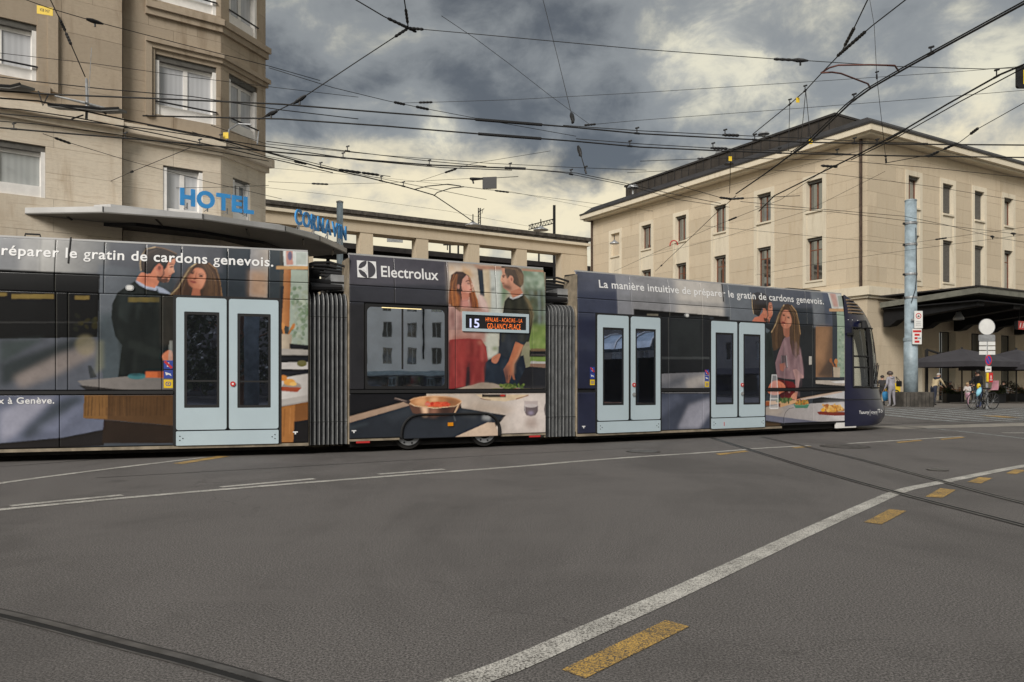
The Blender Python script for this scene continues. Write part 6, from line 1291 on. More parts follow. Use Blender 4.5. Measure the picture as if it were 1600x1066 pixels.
# destination display
da, zt = SM.tz(722, 487); db, zb = SM.tz(825.5, 521.5); zt = (zt+SM.tz(825.5, 491)[1])/2; zb = (zb+SM.tz(722, 517)[1])/2; zt += 0.0
dsp = obj('destination_display', ring(rrect(da, db, zb, zt, 0.01), rrect(da+0.06, db-0.055, zb+0.055, zt-0.055, 0.005), -0.028, 0.02), MT['door'], tram, SM.M)
obj('screen', MB().box(da+0.05, db-0.045, -0.012, -0.008, zb+0.045, zt-0.045), MT['shell'], dsp, SM.M)
def put_text(s, P, ta, tb, za, zb_, m, parent, y=-0.006, bold=0.0, lean_=True, name='lettering', space=1.0, fixed=None):
    """text laid on a module side: its box is fitted to ta..tb and, by its capital height, za..zb_"""
    me = text_mesh(s, bold, 0.0, space); co = mesh_co(me)
    x0, x1 = co[:, 0].min(), co[:, 0].max()
    if fixed: sx, xr = fixed; tx = tb-(x1-co[:, 0])*sx
    else: sx = (tb-ta)/(x1-x0); tx = ta+(co[:, 0]-x0)*sx
    sz = (zb_-za)/0.73                                # capital height of the built-in face
    zc = za+co[:, 1]*sz; yy = (lean(zc) if lean_ else 0)+y
    set_co(me, np.stack([tx, yy+0*tx, zc], 1)); return link(name, me, MT[m], parent, P.M), sx
_cw = {}
def put_word(txt, P, ta, tb, za, cap, m, bold=0.0, space=1.0, lean_=True, sx=None, y=-0.007, name='lettering'):
    """a line of print, each letter its own piece under one part"""
    root = link(name, None, None, tram, P.M); root.empty_display_size = 0.1
    def ext(q):
        k = (q, bold, space)
        if k not in _cw:
            me = text_mesh(q, bold, 0, space); c = mesh_co(me); _cw[k] = (c[:, 0].min(), c[:, 0].max()); bpy.data.meshes.remove(me)
        return _cw[k]
    x0, x1 = ext(txt)
    if sx is None: sx = (tb-ta)/(x1-x0)
    sz = cap/0.73
    for i, ch in enumerate(txt):
        if ch == ' ': continue
        r = ext(txt[:i+1])[1]; me = text_mesh(ch, bold if ch != 'g' else 0.004, 0, space); c = mesh_co(me); cr = c[:, 0].max()
        tx = tb-(x1-(c[:, 0]-cr+r))*sx; zc = za+c[:, 1]*sz
        if tx.max() < LLFT: bpy.data.meshes.remove(me); continue
        set_co(me, np.stack([tx, (lean(zc) if lean_ else 0*zc)+y, zc], 1)); link('letter', me, MT[m], root, P.M)
def text_w(q, bold, space): me = text_mesh(q, bold, 0, space); c = mesh_co(me); bpy.data.meshes.remove(me); return c[:, 0].max()-c[:, 0].min()
tx0, tz0 = SM.tz(733.5, 511.5); tx1, tz1 = SM.tz(748.5, 498)
put_text('15', SM, tx0, tx1, tz0, tz1, 'led_white', dsp, -0.0135, 0.015, False)
def led(s, px0, px1, py0, py1):
    """dot-matrix style word: letters of separate strokes"""
    t0, z0 = SM.tz(px0, py1); t1, z1 = SM.tz(px1, py0); put_text(s, SM, t0, t1, z0, z1, 'led_orange', dsp, -0.0135, -0.012, False, 'led_word', 1.12)
led('HPALAIS - ACACIAS - LA', 758.5, 815.5, 498.0, 502.4); led('GD-LANCY-PLACE', 761, 813, 506.6, 513.6)
# advert lettering
full = 'La manière intuitive de préparer le gratin de cardons genevois.'
ta, za = SL.tz(1, 393.5); tb, zb = SL.tz(427, 416)
put_word(full, SL, ta, tb, zb, 0.165, 'white_print', 0.018, 1.08, sx=(tb-ta)/text_w('réparer le gratin de cardons genevois.', 0.018, 1.08))
ta, za = SF.tz(938, 449); tb = SF.t(1289); put_word(full, SF, ta, tb, za, 0.165, 'white_print', 0.014, 1.06)
tb, zb = SL.tz(85, 630.5); put_word('Electrolux à Genève.', SL, 0, tb, zb, 0.10, 'white_print', 0.016, 1.06, False, (tb-SL.t(-3))/text_w('x à Genève.', 0.016, 1.06))
ta, zb = SM.tz(596.5, 432); tb = SM.t(686); put_word('Electrolux', SM, ta, tb, zb, 0.205, 'white_print', 0.012, name='brand_lettering')
# square emblem: white field with a dark round mark cut into three leaves
e0, ez1 = SM.tz(559, 406); e1, ez0 = SM.tz(589, 435); cxm, czm = (e0+e1)/2, (ez0+ez1)/2; R = (e1-e0)/2*0.88
def lp(me_pts, y, m, parent, nm):
    o = obj(nm, MB().prism(me_pts, y-0.006, y-0.004, 'y'), MT[m], parent, SM.M); co = mesh_co(o.data); co[:, 1] += lean(co[:, 2]); set_co(o.data, co); return o
em = lp([(e0, ez0), (e1, ez0), (e1, ez1), (e0, ez1)], -0.008, 'white_print', tram, 'emblem')
circ = lambda c, z, r, a0, a1, n=12: [(c+r*math.cos(a0+(a1-a0)*q/n), z+r*math.sin(a0+(a1-a0)*q/n)) for q in range(n+1)]
MT['emblem_dark'] = mat('emblem_charcoal', (0.06, 0.058, 0.068), 0.4, var=0)
g_ = 0.055*R
# right half disc, and upper and lower left leaves, each on its own
lp([(cxm+R*0.12, czm-R*0.97)]+circ(cxm, czm, R, -1.45, 1.45)+[(cxm+R*0.12, czm+R*0.97)], -0.011, 'emblem_dark', em, 'emblem_leaf')
for s in (1, -1):
    pts = [(cxm, czm+s*R*0.99)]+circ(cxm, czm, R, math.pi/2 if s > 0 else -math.pi/2, math.pi*0.97 if s > 0 else -math.pi*0.97, 8)+[(cxm-R*0.72, czm+s*R*0.10), (cxm-R*0.25, czm+s*R*0.38), (cxm-R*0.03, czm+s*R*0.72)]
    lp(pts, -0.011, 'emblem_dark', em, 'emblem_leaf')
lp([(cxm-R*0.55, czm), (cxm-R*0.02, czm-R*0.36), (cxm-R*0.02, czm+R*0.36)], -0.0125, 'white_print', em, 'emblem_wedge')
# bellows
def bellows(pa, pb, n):
    pa = Vector((*pa, 0)); pb = Vector((*pb, 0)); d = pb-pa; L = d.length; P = Plane(pa.x, pa.y, d.x, d.y); zt = 2.80; r = 0.22
    def loop(ins):
        pts = [(ins, 0.16)]; 
        for q in range(6): w = math.pi-math.pi/2*q/5; pts.append((ins+r+r*math.cos(w), zt-ins-r+r*math.sin(w)))
        for q in range(6): w = math.pi/2-math.pi/2*q/5; pts.append((W-ins-r+r*math.cos(w), zt-ins-r+r*math.sin(w)))
        pts.append((W-ins, 0.16)); return pts
    mb = MB(); m = 2*n; secs = [(L*i/m, 0.03 if i % 2 else 0.085) for i in range(m+1)]
    k = len(loop(0)); 
    for x, ins in secs: mb.v += [(x, y, z) for y, z in loop(ins)]
    for i in range(m):
        for j in range(k-1): mb.f.append((i*k+j, (i+1)*k+j, (i+1)*k+j+1, i*k+j+1))
    o = obj('bellows', mb, MT['bellow'], tram, P.M)
    for i in range(1, m, 2): obj('fold_edge', MB().tube([(secs[i][0], y, z) for y, z in loop(0.024)], 0.008, 5), MT['bellow_edge'], o, P.M)
    obj('tie_band', MB().tube([(0, 0.02, 2.35), (L, 0.02, 2.35)], 0.006, 4).tube([(0, 0.02, 0.55), (L, 0.02, 0.55)], 0.006, 4), MT['rubber'], o, P.M)
    for x in (0.0, L): obj('end_frame', MB().tube([(x, y, z) for y, z in loop(0.0)], 0.018, 6), MT['sill'], o, P.M)
    # cables and boxes over the joint
    for q in range(5):
        yy = 0.25+0.16*q; obj('roof_cable', MB().tube([(-0.25, yy, 3.15), (L*0.2, yy-0.05, 3.30-0.03*q), (L*0.6, yy+0.03, 3.33-0.04*q), (L+0.25, yy, 3.2)], 0.022, 6), MT['rubber'], tram, P.M)
    obj('coupling_bar', MB().tube([(-0.1, 0.35, 2.98), (L+0.1, 0.35, 2.98)], 0.055, 10), MT['dark_steel'], tram, P.M)
    obj('roof_box', MB().box(0.03, L*0.38, 0.5, 1.3, 2.84, 3.22), MT['dark_steel'], tram, P.M); obj('roof_box', MB().box(L*0.62, L-0.03, 0.3, 1.1, 2.84, 3.12), MT['grey_metal'], tram, P.M)
    obj('damper', MB().tube([(L*0.1, 0.25, 2.88), (L*0.9, 0.3, 2.90)], [0.075, 0.05], 8), MT['shell'], tram, P.M)
eL = SL.M @ Vector((0.0, 0.05, 0)); sM = SM.M @ Vector((0, 0.05, 0)); eM = SM.M @ Vector((LM, 0.05, 0)); sF = SF.M @ Vector((0, 0.05, 0))
bellows((eL.x, eL.y), (sM.x, sM.y), 9); bellows((eM.x, eM.y), (sF.x, sF.y), 9)
# roof bits
t = SL.t(45); obj('roof_hatch_handle', MB().tube([(t-0.11, 0.2, 3.47), (t-0.1, 0.2, 3.53), (t+0.1, 0.2, 3.53), (t+0.11, 0.2, 3.47)], 0.014, 6), MT['rubber'], tram, SL.M)
obj('roof_unit', MB().box(SL.t(-150), SL.t(120), 0.4, 1.9, 3.05, 3.52), MT['soffit'], tram, SL.M); obj('roof_unit', MB().box(SL.t(180), SL.t(365), 0.4, 1.9, 3.05, 3.50), MT['white_frame'], tram, SL.M)
obj('roof_unit', MB().box(SF.t(1255), SF.t(1306), 0.45, 1.5, 3.05, 3.56), MT['shell'], tram, SF.M)
# ---------------------------------------------------------------- driver's cab: nose lofted from horizontal sections
NZ = [0.14, 0.20, 0.34, 0.55, 0.80, 1.04, 1.12, 1.5, 1.9, 2.3, 2.62, 2.75, 2.95, 3.10, 3.24, 3.36, 3.43]
def nose_reach(z): return float(np.interp(z, [0.14, 0.25, 0.5, 0.85, 1.1, 1.6, 2.1, 2.6, 2.9, 3.1, 3.25, 3.36, 3.43], [2.05, 2.40, 2.45, 2.22, 2.10, 2.05, 1.97, 1.80, 1.55, 1.30, 1.0, 0.62, 0.25]))
NDEG = [0, 1.5, 4, 8, 15, 23, 27, 34, 45, 60, 75, 90]; NDEG = NDEG+[180-d for d in NDEG[-2::-1]]
NPH = len(NDEG)-1
def nose_pt(i, z, ins=0.0):
    f = math.radians(float(np.interp(i, range(NPH+1), NDEG))); reach = nose_reach(z)-ins; hw = W/2-ins-0.5*float(lean(np.array(z)))
    c, s_ = math.cos(f), math.sin(f); return (LF+reach*abs(s_)**0.70, W/2-hw*math.copysign(abs(c)**0.62, c), z)
def nose_faces(sel, name, m, ins=0.0, parent=None, smooth=True):
    mb = MB(); n = NPH+1; mb.v = [nose_pt(i, z, ins) for z in NZ for i in range(n)]
    for j in range(len(NZ)-1):
        for i in range(NPH):
            if sel(i, j): mb.f.append((j*n+i, j*n+i+1, (j+1)*n+i+1, (j+1)*n+i))
    used = sorted({v for f in mb.f for v in f}); mp = {v: q for q, v in enumerate(used)}; mb.v = [mb.v[v] for v in used]; mb.f = [tuple(mp[v] for v in f) for f in mb.f]
    return obj(name, mb, MT[m], parent or tram, SF.M, smooth)
JA, JB = NZ.index(1.12), NZ.index(2.62)                   # glass rows
def is_side(i): return i in (2, 3, 4) or i in (NPH-5, NPH-4, NPH-3)
def is_screen(i): return 6 <= i <= NPH-7
def glass(i, j): return JA <= j < JB and (is_side(i) or is_screen(i))
vent_rows = [NZ.index(2.95), NZ.index(3.10), NZ.index(3.24)]
nose = nose_faces(lambda i, j: not glass(i, j) and not (JA <= j < JB and i in (5, NPH-6)), 'cab_body', 'navy')
nose_faces(lambda i, j: JA <= j < JB and i in (5, NPH-6), 'cab_pillar', 'rubber')
sw = nose_faces(lambda i, j: JA <= j < JB and i in (2, 3, 4), 'cab_side_window', 'clear', 0.012)
nose_faces(lambda i, j: JA <= j < JB and i in (NPH-5, NPH-4, NPH-3), 'cab_side_window', 'clear', 0.012)
nose_faces(lambda i, j: JA <= j < JB and is_screen(i), 'windscreen', 'clear', 0.008)
def nose_line(i, zs, r, nm, m, ins=-0.004): obj(nm, MB().tube([nose_pt(i, z, ins) for z in zs], r, 6), MT[m], tram, SF.M)
zz_ = list(np.linspace(1.12, 2.62, 8))
nose_line(2, zz_, 0.024, 'window_frame', 'rubber'); nose_line(5, zz_, 0.035, 'window_frame', 'rubber'); nose_line(6, zz_, 0.03, 'windscreen_post', 'rubber')
for z in (1.12, 1.62, 1.90, 2.62): obj('window_frame', MB().tube([nose_pt(i, z, -0.003) for i in (2, 3, 4, 5)], 0.022, 6), MT['rubber'], tram, SF.M)
for z in (1.10, 2.64): obj('windscreen_edge', MB().tube([nose_pt(i, z, -0.004) for i in range(5, NPH-4)], 0.022, 6), MT['rubber'], tram, SF.M)
for q in range(5):
    z = 2.99+0.078*q; obj('vent_slot', MB().tube([nose_pt(i, z, -0.002) for i in (1.2, 2, 3, 4, 5, 6)], 0.021, 5), MT['vent'], tram, SF.M)
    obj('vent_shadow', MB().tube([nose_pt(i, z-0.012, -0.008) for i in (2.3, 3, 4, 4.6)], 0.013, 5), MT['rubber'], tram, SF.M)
bo = MB()
for q in range(5): p = nose_pt(1.0+1.2*q, 2.80, -0.004); bo.lathe([(0.012, 0), (0.012, 0.012)], p, 8)
obj('rivets', bo, MT['white_print'], tram, SF.M)
obj('nose_seam', MB().tube([nose_pt(i, 0.80, 0.0) for i in range(0, NPH+1)], 0.009, 5), MT['rubber'], tram, SF.M)
p = Vector(nose_pt(3.6, 2.66, -0.10)); obj('camera_mirror', MB().tube([p+Vector((0.0, 0.1, 0.12)), p+Vector((0, 0, 0.1)), p+Vector((0, -0.03, -0.06))], [0.03, 0.07, 0.09], 8), MT['rubber'], tram, SF.M)
p = Vector(nose_pt(1.2, 2.45, -0.03)); obj('door_lamp', MB().box(p.x-0.12, p.x+0.08, p.y-0.03, p.y+0.02, p.z-0.03, p.z+0.03), MT['rubber'], tram, SF.M)
obj('wiper', MB().tube([nose_pt(6.4, 1.2, -0.02), nose_pt(7.6, 1.75, -0.03)], 0.012, 5).tube([nose_pt(6.9, 1.2, -0.02), nose_pt(8.2, 1.7, -0.03)], 0.012, 5), MT['rubber'], tram, SF.M)
obj('cab_desk', MB().box(LF+1.1, LF+1.7, 0.45, W-0.45, 0.6, 1.15), MT['dark_steel'], tram, SF.M)
st2 = MB().tube([(LF+0.55, 0.75, 0.8), (LF+0.5, 0.75, 1.45), (LF+0.42, 0.75, 1.62)], [0.24, 0.27, 0.12], 10); MT['seat_blue'] = mat('cab_seat', (0.06, 0.09, 0.15), 0.8); obj('driver_seat', st2, MT['seat_blue'], tram, SF.M, True)
obj('cab_floor', MB().prism([nose_pt(i, 0.5, 0.05)[:2] for i in range(NPH+1)], 0.3, 0.34), MT['under'], tram, SF.M)
# slogan on the bumper: three small white words on the curved nose
def nose_text(s, i0, i1, z0, h, bold=0.02):
    me = text_mesh(s, bold, 0); co = mesh_co(me); x0, x1 = co[:, 0].min(), co[:, 0].max(); out = []
    for x, y, _ in co: out.append(nose_pt(i0+(i1-i0)*(x-x0)/(x1-x0), z0+y/0.73*h, -0.006))
    set_co(me, np.array(out)); link('slogan', me, MT['white_print'], tram, SF.M)
nose_text('Tuuny', 2.7, 4.1, 0.44, 0.085); nose_text('|', 4.2, 4.24, 0.42, 0.12); nose_text('oyyp', 4.34, 5.7, 0.44, 0.08); nose_text('|', 5.8, 5.86, 0.42, 0.12); nose_text('Tò', 6.0, 7.2, 0.45, 0.10)
obj('coupler_skirt', MB().prism([nose_pt(i, 0.14, 0.02)[:2] for i in range(NPH+1)], 0.12, 0.15), MT['navy'], tram, SF.M)
# rails below the tram
for off in (0.7, 1.7):
    pts = [SL.M @ Vector((LLFT-8, off, 0)), SL.M @ Vector((-4, off, 0)), SL.M @ Vector((0, off, 0)), SM.M @ Vector((LM/2, off, 0)), SF.M @ Vector((0, off, 0)), SF.M @ Vector((LF, off, 0)), SF.M @ Vector((LF+10, off+0.3, 0)), SF.M @ Vector((LF+26, off+1.5, 0))]
    rail('near rail of the track under the tram' if off < 1 else 'far rail of the track under the tram', pts)
# ================================================================ overhead wires
def w3(p, z):
    px, py = p[0], p[1]; zz = p[2] if len(p) > 2 else z
    return atz(px, py, zz)
def extend(P, pts):
    """carry a wire on past the picture edge"""
    def out(p): return p[0] <= 0 or p[0] >= 1600 or p[1] <= 0
    if out(pts[0]): d = (P[0]-P[1]).normalized(); P = [P[0]+d*8]+P
    if out(pts[-1]): d = (P[-1]-P[-2]).normalized(); P = P+[P[-1]+d*8]
    return P
def wire(label, pts, z=5.8, r=0.008, name='overhead_wire', fit=(), group='overhead wires above the street', m='wire'):
    P = extend([w3(p, z) for p in pts], pts)
    if len(P) == 2:                                      # a little sag
        mid_ = (P[0]+P[1])/2; mid_.z -= (P[0]-P[1]).length*0.004; P = [P[0], mid_, P[1]]
    r = r*1.15+0.001; o = tag(link(name, MB().tube(P, r, 6).mesh(name, True), MT[m]), label, 'wire', group)
    for f in fit:
        k, px, py = f[0], f[1], f[2]; p = atz(px, py, f[3] if len(f) > 3 and f[3] else z)
        d = min(((P[i+1]-P[i]) for i in range(len(P)-1)), key=lambda v: 0) if len(P) == 2 else None
        best = None
        for i in range(len(P)-1):
            a, b = P[i], P[i+1]; t = max(0, min(1, (p-a).dot(b-a)/max(1e-9, (b-a).length_squared))); q = a+(b-a)*t
            if best is None or (q-p).length < best[0]: best = ((q-p).length, q, (b-a).normalized())
        q, d = best[1], best[2]
        if k == 'clamp': obj('clamp', MB().tube([q-d*0.05, q+d*0.05], 0.02, 6).tube([q, q+Vector((0, 0, 0.10))], 0.010, 6).tube([q+Vector((-0.03, 0, 0.09)), q+Vector((0.04, 0, 0.11))], 0.016, 6), MT['insul'], o)
        elif k == 'insul': L = f[4] if len(f) > 4 else 0.35; n = 9; obj('insulator', MB().tube([q+d*L*(i/(n-1)-0.5) for i in range(n)], [0.02 if i in (0, n-1) else (0.032 if i % 2 else 0.024) for i in range(n)], 8), MT['insul'], o)
        elif k == 'block': obj('hanger_block', MB().tube([q-d*0.15, q-d*0.05, q+d*0.05, q+d*0.15], [0.025, 0.045, 0.038, 0.015], 8).tube([q, q-Vector((0, 0, 0.10))], 0.02, 6), MT['insul'], o)
        elif k == 'thick': L = f[4]; obj('runner_bar', MB().tube([q-d*L/2, q+d*L/2], 0.028, 6), MT['insul'], o)
        elif k == 'tag': obj('yellow_tag', MB().box(-0.035, 0.035, -0.004, 0.004, -0.11, -0.01), MT['sign_yellow'], o, T(q))
        elif k == 'drop': obj('dropper', MB().tube([q, q-Vector((0, 0, f[4]))], 0.006, 5), MT['wire'], o)
    return o
# trolley wires running left to right above the tram
wire('upper trolley wire crossing the whole picture from the hotel front to the right edge', [(-20,141),(81,147.6),(240,154),(440,163),(600,176),(747,187),(895,199),(1000,209),(1130,216),(1259,222.5),(1420,225.5),(1620,227)], 5.8, 0.011, fit=[('thick',795,191.5,5.8,1.2),('clamp',996,208,0),('clamp',1180,218,0),('clamp',1335,224,0)])
wire('second trolley wire just below the uppermost one', [(223,181),(440,186),(600,197),(750,209.5),(900,221),(1000,230),(1130,236),(1240,240),(1420,244),(1620,246.5)], 5.8, 0.011, fit=[('thick',797,213,5.8,1.2),('clamp',985,228,0),('clamp',1308,241.5,0),('clamp',1218,239,0)])
wire('thin feeder wire above the first trolley wire on the right', [(880,196),(1000,204.5),(1130,211),(1260,216),(1360,222),(1450,224)], 5.95, 0.006, fit=[('clamp',1133,211,0),('insul',1142,212,0,0.3)])
wire('thin feeder wire above the second trolley wire on the right', [(900,217),(1000,225),(1120,232),(1230,236),(1330,241)], 5.92, 0.006, fit=[('clamp',1115,231,0),('insul',1124,233,0,0.3)])
wire('trolley wire sagging along the hotel and across the gap to the station', [(-20,198),(60,205),(196,216),(355,230),(416,236.5),(538,247),(672,258),(814,263.5)], 5.8, 0.012, fit=[('clamp',196,216,0),('clamp',312,226,0),('clamp',22,202,0),('clamp',536,247,0),('clamp',671,257.5,0),('clamp',797,262.8,0),('thick',805,263.2,5.8,0.45)])
wire('thin wire leaving the trolley joint towards the station roof, upper strand', [(814,263.5),(900,270.5),(983,287.6),(1040,301),(1126,318)], 5.85, 0.006)
wire('thin wire leaving the trolley joint towards the station roof, lower strand', [(814,264),(880,270),(980,290),(1060,312),(1140,324)], 5.75, 0.005, fit=[('clamp',895,271.5,0)])
wire('thin wire above the trolley wire left of the sign board', [(416,221),(540,236),(672,252),(760,260)], 6.0, 0.006, fit=[('clamp',541,239,0)])
wire('curving trolley wire branching away past the hotel corner', [(-20,152),(60,158),(203,189),(330,214),(416,238),(502,262),(560,274),(632,291.6),(678,305),(720,333),(740,347)], 5.8, 0.011, fit=[('clamp',502,261.5,0),('clamp',595,283,0),('clamp',631,291,0)])
wire('second curving wire close under the branching trolley wire', [(-20,168),(30,171),(120,184),(240,208),(340,229),(419,247),(520,270)], 5.7, 0.008)
wire('thin wire running above the branching trolley wire', [(230,196),(330,216),(416,237),(470,250),(535,266),(610,276)], 5.95, 0.006, fit=[('insul',545,269,0,0.5),('insul',578,272.5,0,0.4)])
wire('lowest dark wire in front of the hotel belt cornice', [(-20,188),(60,194),(180,210),(300,230),(420,252)], 5.6, 0.006)
wire('upper dark wire crossing the hotel between its two window rows', [(-20,118),(60,128),(160,139),(300,151),(440,172),(560,186)], 6.6, 0.007)
wire('wire sagging past the hotel belt to the trolley joint', [(-20,176),(100,186),(250,204),(416,229),(560,250),(690,262),(800,266)], 5.9, 0.008, fit=[('clamp',345,218,0)])
wire('thin wire dropping from the hotel corner towards the colonnade', [(300,206),(416,244),(540,268),(660,292),(760,312)], 6.4, 0.005, fit=[('insul',470,254,0,0.3)])
wire('level thin wire from the hotel corner across the cream sky', [(330,196),(416,225),(600,243),(760,255),(900,262),(1010,266)], 6.6, 0.005)
wire('faint wire from the hotel cornice to the station eaves', [(416,262),(600,278),(800,300),(925,325)], 9.5, 0.004)
wire('thin wire rising from the station roof to the right trolley wires', [(1000,252),(1130,247),(1300,250),(1450,262),(1640,282)], 6.3, 0.005)
wire('lower thin wire across the station roof edge', [(980,270),(1150,262),(1300,272),(1460,292),(1640,322)], 6.5, 0.004)
# wires running away towards the station over the crossing track
wire('thick trolley wire running from the upper right corner to the junction over the station front', [(1640,-16),(1600,6),(1482,70),(1420,104),(1360,138.5),(1330,160),(1266,221),(1240,239),(1195,272),(1150,303)], 5.8, 0.013, fit=[('clamp',1455,85,0),('clamp',1336,157,0),('thick',1253,230,5.8,0.6)])
wire('twin of the thick trolley wire from the upper right corner', [(1640,-20),(1600,2),(1482,66.5),(1410,106),(1350,141),(1322,163),(1262,220),(1236,238)], 5.86, 0.009)
wire('trolley wire from the right edge down past the station corner', [(1640,78),(1600,101),(1563,116.5),(1480,163),(1401,210),(1340,242),(1289,267),(1210,306),(1186,330)], 5.8, 0.013, fit=[('clamp',1563,120,0),('clamp',1371,226,0),('thick',1398,211,5.8,0.5)])
wire('twin of the trolley wire past the station corner', [(1640,84),(1600,106),(1500,159),(1392,220),(1330,250)], 5.74, 0.008)
wire('thin stay wire from the right edge down to the station corner', [(1640,139),(1600,161),(1525,203),(1500,222),(1458,241),(1383,255)], 6.2, 0.006, fit=[('insul',1523,205,0,0.35),('insul',1490,229,0,0.4),('insul',1458,241,0,0.35)])
wire('dark stay wire with black insulators at the top right, steeper strand', [(1358,-5),(1334,45),(1315,81)], 7.2, 0.008, fit=[('insul',1325,62,0,0.5),('insul',1332,50,0,0.3)])
wire('dark stay wire with black insulators at the top right, flatter strand', [(1420,-4),(1362,41),(1315,82),(1285,113),(1259,141),(1234,163),(1176,210)], 7.0, 0.008, fit=[('insul',1345,56,0,0.3),('insul',1330,69,0,0.45),('insul',1315,82,0,0.3),('clamp',1259,142,0),('clamp',1234,163,0),('tag',1248,152,0)])
wire('reddish curved pull-off arm, upper one', [(1283,114),(1296,106),(1310,102),(1360,101.5),(1398,102.5),(1404,111)], 6.4, 0.012, 'overhead_wire', group='overhead wires above the street', m='wire_red')
wire('reddish curved pull-off arm, lower one', [(1283,114),(1300,113),(1314,115),(1340,125),(1356,131),(1360,138)], 6.35, 0.012, 'overhead_wire', group='overhead wires above the street', m='wire_red')
# span wires
hub = (638, 44, 8.2)
wire('span wire from the upper hub to the upper left', [hub,(600,26,8.3),(546,-6,8.5)], 8.2, 0.010, fit=[('insul',622,37,0,0.4),('insul',638,44,0,0.35)])
wire('short span wire rising from the upper hub', [hub,(634,15,8.4),(631,-5,8.5)], 8.2, 0.010, fit=[('insul',637,33,0,0.3)])
wire('span wire slanting from the upper hub down to the hotel corner', [hub,(560,95,7.6),(468,156,6.8),(430,175,6.6),(404,187,6.5)], 8.2, 0.009, fit=[('insul',627,52,0,0.3),('block',468,156,6.8),('block',425,177,6.6)])
wire('long span wire from the upper hub across the sky to the right', [hub,(739,53,8.1),(1000,77,7.8),(1221,93,7.6),(1262,95,7.5),(1400,104,7.4),(1540,108,7.3),(1640,104,7.3)], 8.2, 0.006, fit=[('insul',650,45,0,0.3),('insul',1242,94,0,0.45),('block',1250,95,7.5),('insul',1555,108,0,0.45)])
wire('thin wire crossing the dark cloud towards the insulators in the centre', [(690,25),(745,62),(800,103),(860,150),(922,195)], 8.6, 0.004)
wire('thin hanger wire dropping from the top edge to the centre insulators', [(847,-6,9.2),(872,93,8.0),(895,187,6.2)], 8, 0.004, fit=[('block',895,189,6.2),('block',899,213,6.0)])
wire('thin span wire from the hotel corner to the centre insulators, lower strand', [(420,106),(520,137),(605,157.6),(660,169),(760,188),(900,213)], 7.2, 0.005, fit=[('insul',625,161,0,0.25),('insul',660,169,0,0.3)])
wire('thin span wire slanting up to the right across the clouds', [(630,161),(686,159.6),(800,156),(1000,145),(1263,128),(1500,112),(1640,100)], 8.4, 0.004, fit=[('insul',665,160,0,0.35)])
wire('thin span wire rising gently to the right below the bright cloud', [(922,195),(1000,188),(1240,170),(1420,156),(1640,138)], 8.0, 0.004, fit=[('insul',918,195,0,0.3)])
wire('short hanger with insulators below the centre trolley wires', [(903,228,6.2),(909,247,5.9),(915,268,5.6)], 6, 0.007, fit=[('block',906,232,6.1),('clamp',915,266,5.6)])
wire('thin vertical hanger dropping in front of the station corner', [(1358,-6,9.5),(1366,40,8.8),(1370,120,7.6),(1384.6,253,6.0)], 7, 0.004, fit=[('clamp',1370,120,7.6),('clamp',1384,252,6.0)])
wire('thin upper span wire over the hotel front', [(30,-4),(79,13.5),(149,34),(280,68),(419,103),(500,126)], 8.2, 0.006, fit=[('block',149,33,8.2)])
wire('steep stay wire dropping in front of the hotel pillar', [(77,-4,8.6),(98,40,8.2),(133,120,7.2)], 8, 0.008, fit=[('insul',98,40,0,0.25),('insul',133,120,0,0.2)])
wire('thin middle span wire over the hotel front', [(-20,80),(0,83),(150,100),(300,121),(440,138),(560,152)], 7.4, 0.004)
wire('stay wire from the hotel wall anchor up to the trolley wires', [(142,297,6.9),(200,271,6.6),(297,231,6.0)], 6.5, 0.006, fit=[('insul',200,271,0,0.2)])
wire('stay wire from the hotel wall anchor running level to the right', [(142,297),(257,294),(330,293),(420,290)], 6.9, 0.005, fit=[('insul',168,296,0,0.15)])
wire('thin stay wire slanting across the hotel base to the right', [(67,209),(98,220),(200,251),(320,283),(440,311)], 6.6, 0.005, fit=[('insul',98,220,0,0.4)])
wire('thin wire left of the sign board at mid height', [(419,284),(510,288),(600,286),(657,283),(754,278)], 7.4, 0.004, fit=[('insul',500,287.5,0,0.5)])
wire('thin wire rising from below the sign board to the trolley joint', [(656,283),(704,267),(737,256),(860,236)], 7.2, 0.004, fit=[('insul',704,267,0,0.5)])
wire('curved pull-off arm left of the sign board, upper one', [(648,296),(668,291),(700,288),(720,291)], 6.1, 0.010, 'overhead_wire', group='overhead wires above the street')
wire('curved pull-off arm left of the sign board, lower one', [(678,306),(683,301),(705,294),(725,292)], 6.0, 0.010, 'overhead_wire', group='overhead wires above the street')
wire('thin wire right of the sign board running to the station', [(722,292),(790,300),(935,319),(1020,330)], 7.6, 0.004, fit=[('insul',785,299,0,0.5)])
wire('thin wire low over the colonnade', [(415,293),(520,305),(700,330),(860,360)], 9, 0.004)
# station side spans
wire('thin span wire across the station front, upper strand', [(1157,315),(1260,325),(1413,338),(1480,352),(1555,371),(1640,385)], 6.6, 0.006, fit=[('block',1551,370,6.6)])
wire('thin span wire across the station front, lower strand', [(1180,323),(1300,331),(1450,349),(1590,366),(1640,372)], 6.8, 0.006, fit=[('block',1591,364,6.8)])
wire('dark junction insulator wire in front of the station windows', [(1060,290),(1126,309),(1143,311),(1160,310),(1250,306)], 6.0, 0.006, fit=[('insul',1133,310,0,0.35),('insul',1150,311,0,0.4)])
wire('stay wire slanting up across the left station windows', [(1024,424),(1065,385),(1116,336),(1150,306)], 6.2, 0.007, fit=[('insul',1033,415,0,0.25)])
wire('thin stay wire slanting across the station front from the lower left', [(960,424),(1060,378),(1130,348),(1220,312),(1294,262)], 6.6, 0.005, fit=[('insul',1143,342,0,0.5),('insul',1160,342,0,0.3)])
wire('thin low wire across the station front below the windows', [(1000,404),(1130,371),(1260,330),(1383,268)], 7.2, 0.004)
